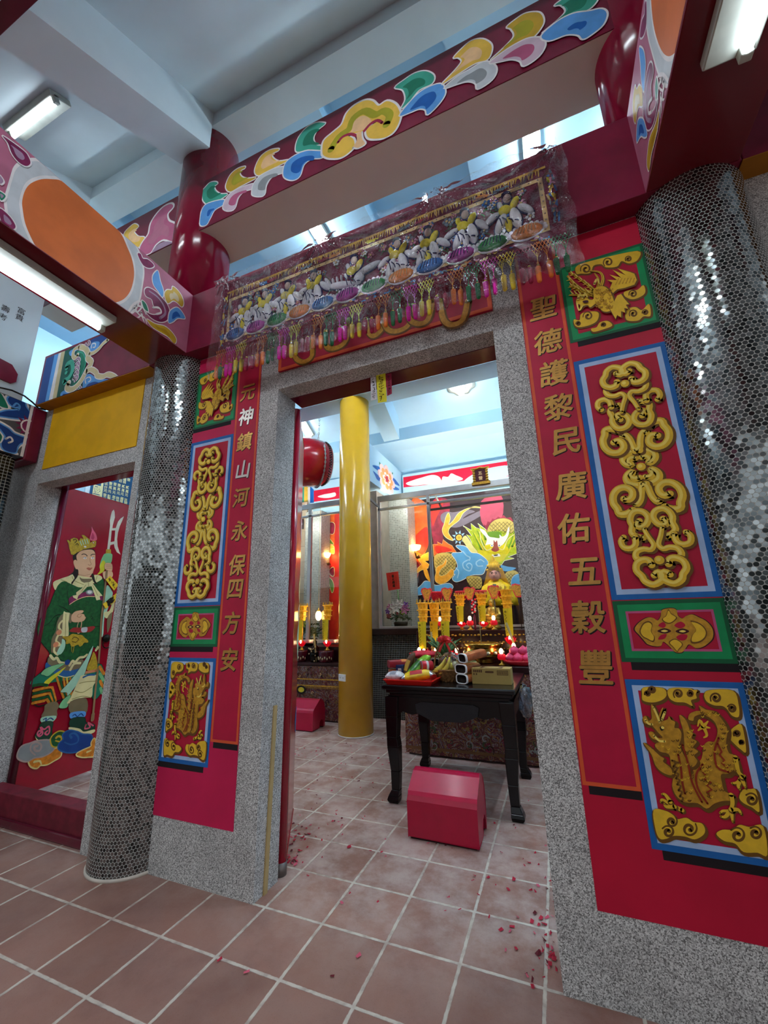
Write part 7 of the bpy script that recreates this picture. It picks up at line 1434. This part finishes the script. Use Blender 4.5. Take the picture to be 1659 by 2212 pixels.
# ================================================================ left altar
la = thing('side_altar', (-1.7, 3.5, 0), 'side altar with dark red embroidered skirt left of the golden pillar', 'altar')
MB().box(-2.7, -.85, 3.40, 3.59, .68, .715).build('altar_top', DARKW, la, .004); MB().box(-2.65, -.9, 3.43, 3.59, 0, .68).build('cabinet', DARKW, la)
m = MB(); V = [(-2.68 + 1.81 * i / nx, 3.41 + .006 * math.sin(i * .9), z) for z in (.02, .67) for i in range(nx + 1)]; m.add(V, [(i, i + 1, nx + 2 + i, nx + 1 + i) for i in range(nx)], 0, True); m.build('altar_skirt', BROC, la)
a = Art(PLY(3.40), None, .001, .00003); a.rect(-2.68, -.87, .50, .515, GTH); a.rect(-2.68, -.87, .42, .435, GTH)
rs = random.Random(19)
for k in range(60): x = -1.75 + .015 * k; a.stroke([(x, .42), (x + .006, .395)], .006, GTH, raw=True, smooth=False)
for k in range(70):
    x, z = rs.uniform(-1.75, -1.0), rs.choice([rs.uniform(.05, .36), rs.uniform(.53, .65)]); r = rs.uniform(.012, .045) if z < .4 else .018; c = rs.choice([MATS['dull_gold_thread'], MATS['grey_thread'], MATS['dark_thread'], RIB, MATS['wine_thread']])
    a.stroke([(x + r * (1 - j / 7) * math.cos(j * .9 + k), z + r * (1 - j / 7) * math.sin(j * .9 + k)) for j in range(6)], rs.uniform(.005, .011), c, raw=True, n=3)
q = AY(650, 1490, 3.39); a.dot((q.x, q.z), .055, INK, raw=True, sx=1.4); a.dot((q.x, q.z), .032, PADY, raw=True, sx=1.5)
tag(a.build('skirt_embroidery', la), 'embroidered dragons, scrolls and gold fringe')
def drum_bowl(c, label):
    c = Vector(c); t = thing('candle_drum', c, label, 'bowl', 'maroon candle drums on the side altar'); MB().lathe([(.085, 0), (.10, .01), (.105, .13), (.10, .145), (.0, .13)], c, 28).build('drum', M('maroon_glaze', '#4d0f1e', .15, coat=.5), t)
    m = MB()
    for k in range(9): an_ = -PI * .1 - k * .3; p = c + Vector((.106 * math.cos(an_), .106 * math.sin(an_), .045 + .015 * (k % 2))); m.ball(p, .010, 0, (1, .4, 1.6), 6, 5)
    m.build('gilt_marks', M('pale_gilt', '#c9b98e', .3, metal=.5), t); return t
# a raised shelf behind carries the candle drums, lamps and vases
lb_ = thing('side_altar_shelf', (-1.7, 3.9, 0), 'dark shelf of the side altar behind the glass', 'shelf'); MB().box(-2.7, -.88, 3.66, 4.2, 0, .90).build('shelf_body', DARKW, lb_, .004)
q = AY(648, 1432, 3.50); db = drum_bowl((q.x, 3.50, .716), 'maroon candle drum at the left beside the folded door leaf'); q2 = AY(704, 1432, 3.50); dup_tree(db, Vector((q2.x - q.x, 0, 0)), None, 'maroon candle drum just left of the golden pillar')
for u, lb in ((652, 'pagoda lamp in the left candle drum beside the folded door leaf'), (707, 'pagoda lamp in the candle drum just left of the golden pillar')): q = AY(u, 1395, 3.5); dup_tree(pg, Vector((q.x, 3.5, .862)) - Vector(pg.location), None, lb)
cz = thing('censer', (AY(680, 1420, 3.48).x, 3.48, .716), 'dark glossy censer between the two maroon candle drums', 'censer'); cx_ = cz.location.x
m = MB().lathe([(.05, 0), (.06, .02), (.07, .06), (.074, .11), (.06, .14), (.05, .15), (.06, .18), (.02, .22), (.03, .26), (.0, .30)], (cx_, 3.48, .716), 22); m.build('vessel', M('dark_bronze_gloss', '#1b1712', .15, metal=.6, var=.3), cz)
m = MB()
for k in range(14): m.ball((cx_ + rs.uniform(-.07, .07), 3.41, .73 + rs.uniform(0, .2)), rs.uniform(.006, .013), 0, seg=6, rings=5)  # pale balls put in for highlights on the dark gloss
m.build('studs', M('pale_gilt', '#c9b98e'), cz)
q = AY(688, 1330, 3.55); hl = thing('hanging_lamp', (q.x, 3.55, q.z), 'oval glowing hanging lamp left of the golden pillar', 'lamp'); MB().ball((q.x, 3.55, q.z), 1, 0, (.042, .042, .068), 18, 12).build('globe', WARM, hl); m = MB().lathe([(.02, .06), (.024, .075), (.01, .085), (.006, .11)], (q.x, 3.55, q.z), 12); m.tube([(q.x, 3.55, q.z + .10), (q.x, 3.55, 2.95), (q.x, 3.603, 2.95)], .0025, 5); m.build('cap_and_cord', GTIP, hl)
q = AY(676, 1330, 3.9); bouquet((q.x, 3.82, .902), 'trailing flower vase behind the dark censer', 1.3, 9, [(-.08, .3, .06, LPNK), (.02, .33, .05, M('lavender_flower', '#c3a9d0', .5)), (-.02, .25, .05, LIMF)])
o = tag(MB().tube([(AY(684, 1400, 3.44).x, 3.44, .72), (AY(678, 1370, 3.44).x, 3.44, AY(678, 1370, 3.44).z)], .012, 7).build('incense_stick', ISK), 'incense stick in front of the right maroon candle drum', 'incense')
# left shrine walls: stone tiles, mosaic pillar, orange mural
TIL = M('beige_stone', '#a89782', .5, var=.06)
m = MB(); q = [AY(u, 1250, 4.4).x for u in (600, 659)]
for k in range(9): m.box(q[0], q[1], 4.40, 4.45, .9 + k * .27, .9 + k * .27 + .266)
struct('wall_tiles', m, TIL, 'beige stone tiled wall of the left shrine')
q = [AY(u, 1250, 4.3).x for u in (657, 692)]; struct('shrine_pillar', MB().box(q[0], q[1], 4.30, 4.6, .9, 3.1), FMOS)
q = [AY(u, 1250, 4.62).x for u in (690, 830)]; lm = thing('flower_mural', ((q[0] + q[1]) / 2, 4.64, .9), 'orange painted mural of leaves and blue swirl left of the golden pillar', 'mural'); MB().box(q[0], q[1], 4.64, 4.70, .9, 3.12).build('board', HRED, lm)
CL4 = crop(620, 1150, 120 / 885); a = Art(PLY(4.64), on_y(CL4, 4.64), .001)
a.rect(q[0] + .0, q[0] + .12, .9, 3.12, M('mauve_brown', '#6b4a4a', .5)); a.fill([(605, -300), (760, -300), (760, 330), (605, 400)], HOT, False)
for p_, m_ in (([(620, 100), (650, 160), (740, 190), (700, 130), (640, 60)], LIMED), ([(610, 190), (680, 250), (745, 300), (740, 220), (660, 210)], YELS), ([(670, 300), (745, 260), (745, 340)], YELS), ([(600, 760), (640, 745), (690, 790), (690, 880), (630, 890), (598, 860)], NAVY), ([(640, 700), (720, 770), (745, 870), (720, 960), (690, 870), (660, 760)], LIMED), ([(595, 1110), (640, 1095), (690, 1120), (690, 1170), (640, 1210), (600, 1180)], YELS), ([(680, 600), (745, 560), (745, 690), (690, 670)], MGN), ([(620, -100), (700, -160), (760, -120), (740, 20), (660, 0)], MGN)): a.stroke(p_, .02, CRM, True); a.fill(p_, m_)
a.stroke([(640, 830), (610, 810), (625, 785), (650, 800)], .014, WLINE); tag(a.build('mural_painting', lm), 'painted leaves, blue swirl and red blooms')
lf_ = thing('cloud_frieze', (-1.8, 4.6, 3.3), 'striped and red cloud frieze over the left shrine', 'frieze'); MB().box(-3.6, -.83, 4.602, 4.715, 3.13, 3.75).build('board', HALLWHITE, lf_); a = Art(PLY(4.60), on_y(lambda p: p, 4.60), .001)
for p_, m_ in (([(600, 1062), (657, 1052), (657, 1088), (600, 1096)], TEAL), ([(657, 1052), (665, 1051), (665, 1087), (657, 1088)], YELS), ([(665, 1051), (670, 1050), (670, 1086), (665, 1087)], WLINE), ([(670, 1050), (678, 1058), (678, 1086), (670, 1086)], RBLUE), ([(678, 1060), (740, 1050), (740, 1076), (678, 1084)], FR)): a.fill(p_, m_, False)
a.fill([(686, 1073), (700, 1068), (712, 1066), (724, 1064), (724, 1072), (705, 1076)], WLINE); a.build('painted_band', lf_)
pc_ = AY(651, 1132, 4.39); pf = thing('picture_frame', pc_, 'small dark framed notice on the tiled wall of the left shrine', 'picture frame'); MB().box(pc_.x - .09, pc_.x + .05, 4.372, 4.395, pc_.z - .09, pc_.z + .09).build('frame', DARKW, pf, .003); a = Art(PLY(4.372), None, .001); a.rect(pc_.x - .07, pc_.x + .03, pc_.z - .07, pc_.z + .07, M('plum_print', '#6b2036', .5)); a.fill([(pc_.x - .06, pc_.z - .07), (pc_.x - .02, pc_.z + .0), (pc_.x + .01, pc_.z - .07)], M('petal_pink', '#e8c3c0'), False, True); a.stroke([(pc_.x + .01, pc_.z + .04), (pc_.x + .025, pc_.z - .01), (pc_.x + .01, pc_.z - .04)], .012, WLINE, raw=True); a.build('print', pf)
# drum hanging from chains
dc = Vector((-1.46, 3.22, 3.53)); ax = Vector((.66, .75, .04)).normalized(); RD = Vector((0, 0, 1)).rotation_difference(ax); dr = thing('hanging_drum', dc, 'big red barrel drum hanging on chains left of the golden pillar', 'drum')
def dl(name, prof, mat, seg=40): m = MB().lathe(prof, seg=seg); m.v = [dc + RD @ v for v in m.v]; return m.build(name, mat, dr)
dl('barrel', [(.30, -.30), (.345, -.18), (.365, -.05), (.365, .05), (.345, .18), (.30, .30)], M('drum_red', '#a80f22', .2, coat=.4)); dl('drum_skin', [(.0, -.306), (.298, -.306), (.304, -.26)], M('drum_hide', '#d8cfb8', .6)); dl('drum_skin', [(.304, .26), (.298, .306), (0, .306)], MATS['drum_hide'])
m = MB()
for s in (-1, 1):
    for r_i in (0, 1):
        for k in range(52): an_ = 2 * PI * (k + .5 * r_i) / 52; rr = .312 + .014 * r_i; m.ball(dc + RD @ Vector((rr * math.cos(an_), rr * math.sin(an_), s * (.272 - .024 * r_i))), .011, 0, seg=6, rings=5)
tag(m.build('studs', M('black_stud', '#14100f', .3), dr), 'rows of black studs around the skins')
def chain(P0_, P1_, r=.016):
    P0_, P1_ = Vector(P0_), Vector(P1_); n_ = max(3, int((P1_ - P0_).length / (r * 2.3))); d = (P1_ - P0_).normalized(); o1 = d.orthogonal().normalized(); o2 = d.cross(o1); m = MB()
    for k in range(n_):
        c_ = P0_.lerp(P1_, (k + .5) / n_); o_ = o1 if k % 2 else o2; m.tube([c_ + d * r * 1.5 * math.cos(j * PI / 5) + o_ * r * .7 * math.sin(j * PI / 5) for j in range(11)], .0042, 5)
    return m
for s in (-.16, .16): chain(dc + RD @ Vector((0, 0, s)) + Vector((0, 0, .35)), (dc.x + s * .9, dc.y + s * .6, 4.56)).build('chain', STEEL, dr)
m = MB()
for k in range(15): an_ = -1.2 + k * .17; c_ = dc + RD @ Vector((.363 * math.cos(an_) * 1.0, .363 * math.sin(an_), .16)); e_ = dc + RD @ Vector((.363 * math.cos(an_ + .17), .363 * math.sin(an_ + .17), .16)); cm = chain(c_, e_, .014); m.add(cm.v, cm.f, 0, True)
m.build('chain', STEEL, dr)
# donor board seen through the left doorway
CD = crop(170, 1020, 130 / 1659); XD = -4.485; bd_ = thing('donor_board', AX(240, 1075, XD), 'blue board with columns of pale gold characters behind the left doorway', 'board')
q0, q1 = AX(196, 1040, XD), AX(320, 1020, XD); MB().box(XD - .014, XD - .001, q0.y, 4.5, 2.2, 4.4).build('board', M('board_blue', '#1f4f78', .4, var=.1), bd_)
MB().box(XD - .014, XD + .012, q0.y - .06, q0.y, 2.2, 4.4).build('frame', M('pale_frame', '#cfe0e8', .4), bd_)
PG = M('pale_gold_letter', '#e2dca8', .5); a = Art(PLX(XD), on_x(CD, XD), .001); f = a.cv
a.stroke([(660, 250), (600, 720)], .035, PG, smooth=False)
q = f((520, 490)); lettering('國', .15, PLX(XD), q, PG, art=a, thick=.004); q = f((495, 640)); lettering('一', .14, PLX(XD), q, PG, art=a, thick=.004)
rowd = [('伍仟元', [(755, 310), (745, 420), (735, 510)]), ('壹萬元', [(880, 310), (870, 420), (850, 530)]), ('壹萬元', [(1000, 330), (985, 450), (970, 560)]), ('壹萬元', [(1110, 360), (1100, 470), (1090, 580)]), ('貳萬元', [(1225, 390), (1215, 500), (1195, 600)]), ('貳萬元', [(1335, 420), (1325, 530), (1310, 630)])]
for chs, ps in rowd:
    for ch, p_ in zip(chs, ps): lettering(ch, .056, PLX(XD), f(p_), PG, art=a, thick=.0012)
for ch, p_ in zip('李彭周林楊洪', [(715, 630), (830, 665), (955, 690), (1065, 715), (1180, 730), (1285, 765)]): lettering(ch, .056, PLX(XD), f(p_), PG, art=a, thick=.0012)
for ch, p_ in zip('三美金珠隆國', [(705, 710), (820, 740), (940, 775), (1060, 800), (1170, 810), (1285, 850)]): lettering(ch, .056, PLX(XD), f(p_), PG, art=a, thick=.0012)
for ch, p_ in zip('莊福林德', [(1145, 240), (1255, 200), (1250, 280), (1365, 210)]): lettering(ch, .056, PLX(XD), f(p_), PG, art=a, thick=.0012)
tag(a.build('characters', bd_), 'columns of pale gold characters')
# red firecracker paper scattered on the floor
m = MB(); rs = random.Random(77)
def bit(x, y, s): an_ = rs.uniform(0, PI); d = Vector((math.cos(an_), math.sin(an_), 0)) * s; e = Vector((-d.y, d.x, 0)) * rs.uniform(.25, .7); z = .002 + rs.uniform(0, .004); p = Vector((x, y, z)); m.add([p - d - e, p + d - e, p + d + e + Vector((0, 0, rs.uniform(0, .008))), p - d + e], [(0, 1, 2, 3)], rs.choice([0, 0, 0, 1, 2]))
for u, v, n_, sp in ((622, 1862, 60, .035), (640, 1805, 20, .05), (630, 1790, 25, .10), (1180, 2060, 22, .03), (1176, 2110, 12, .03), (1165, 2000, 12, .06), (1150, 1950, 20, .18), (700, 1800, 25, .25), (900, 2000, 18, .5), (760, 1700, 60, .6), (720, 1650, 60, .5), (1060, 1850, 25, .2), (660, 1640, 40, .35)):
    c_ = AZ(u, v, 0)
    for k in range(n_):
        x, y = c_.x + rs.gauss(0, sp), c_.y + rs.gauss(0, sp * 1.2)
        if (.26 < x < 1.54 or y > .62) and not (x < .3 and y < .62): bit(x, y, rs.uniform(.004, .012))
tag(m.build('firecracker_paper', [M('red_paper_bits', '#b02038', .8), M('dark_red_bits', '#5f1522', .8), M('pink_paper_bits', '#c8566a', .8)]), 'scraps of red firecracker paper scattered on the tiles', 'paper scraps', None, 'stuff')
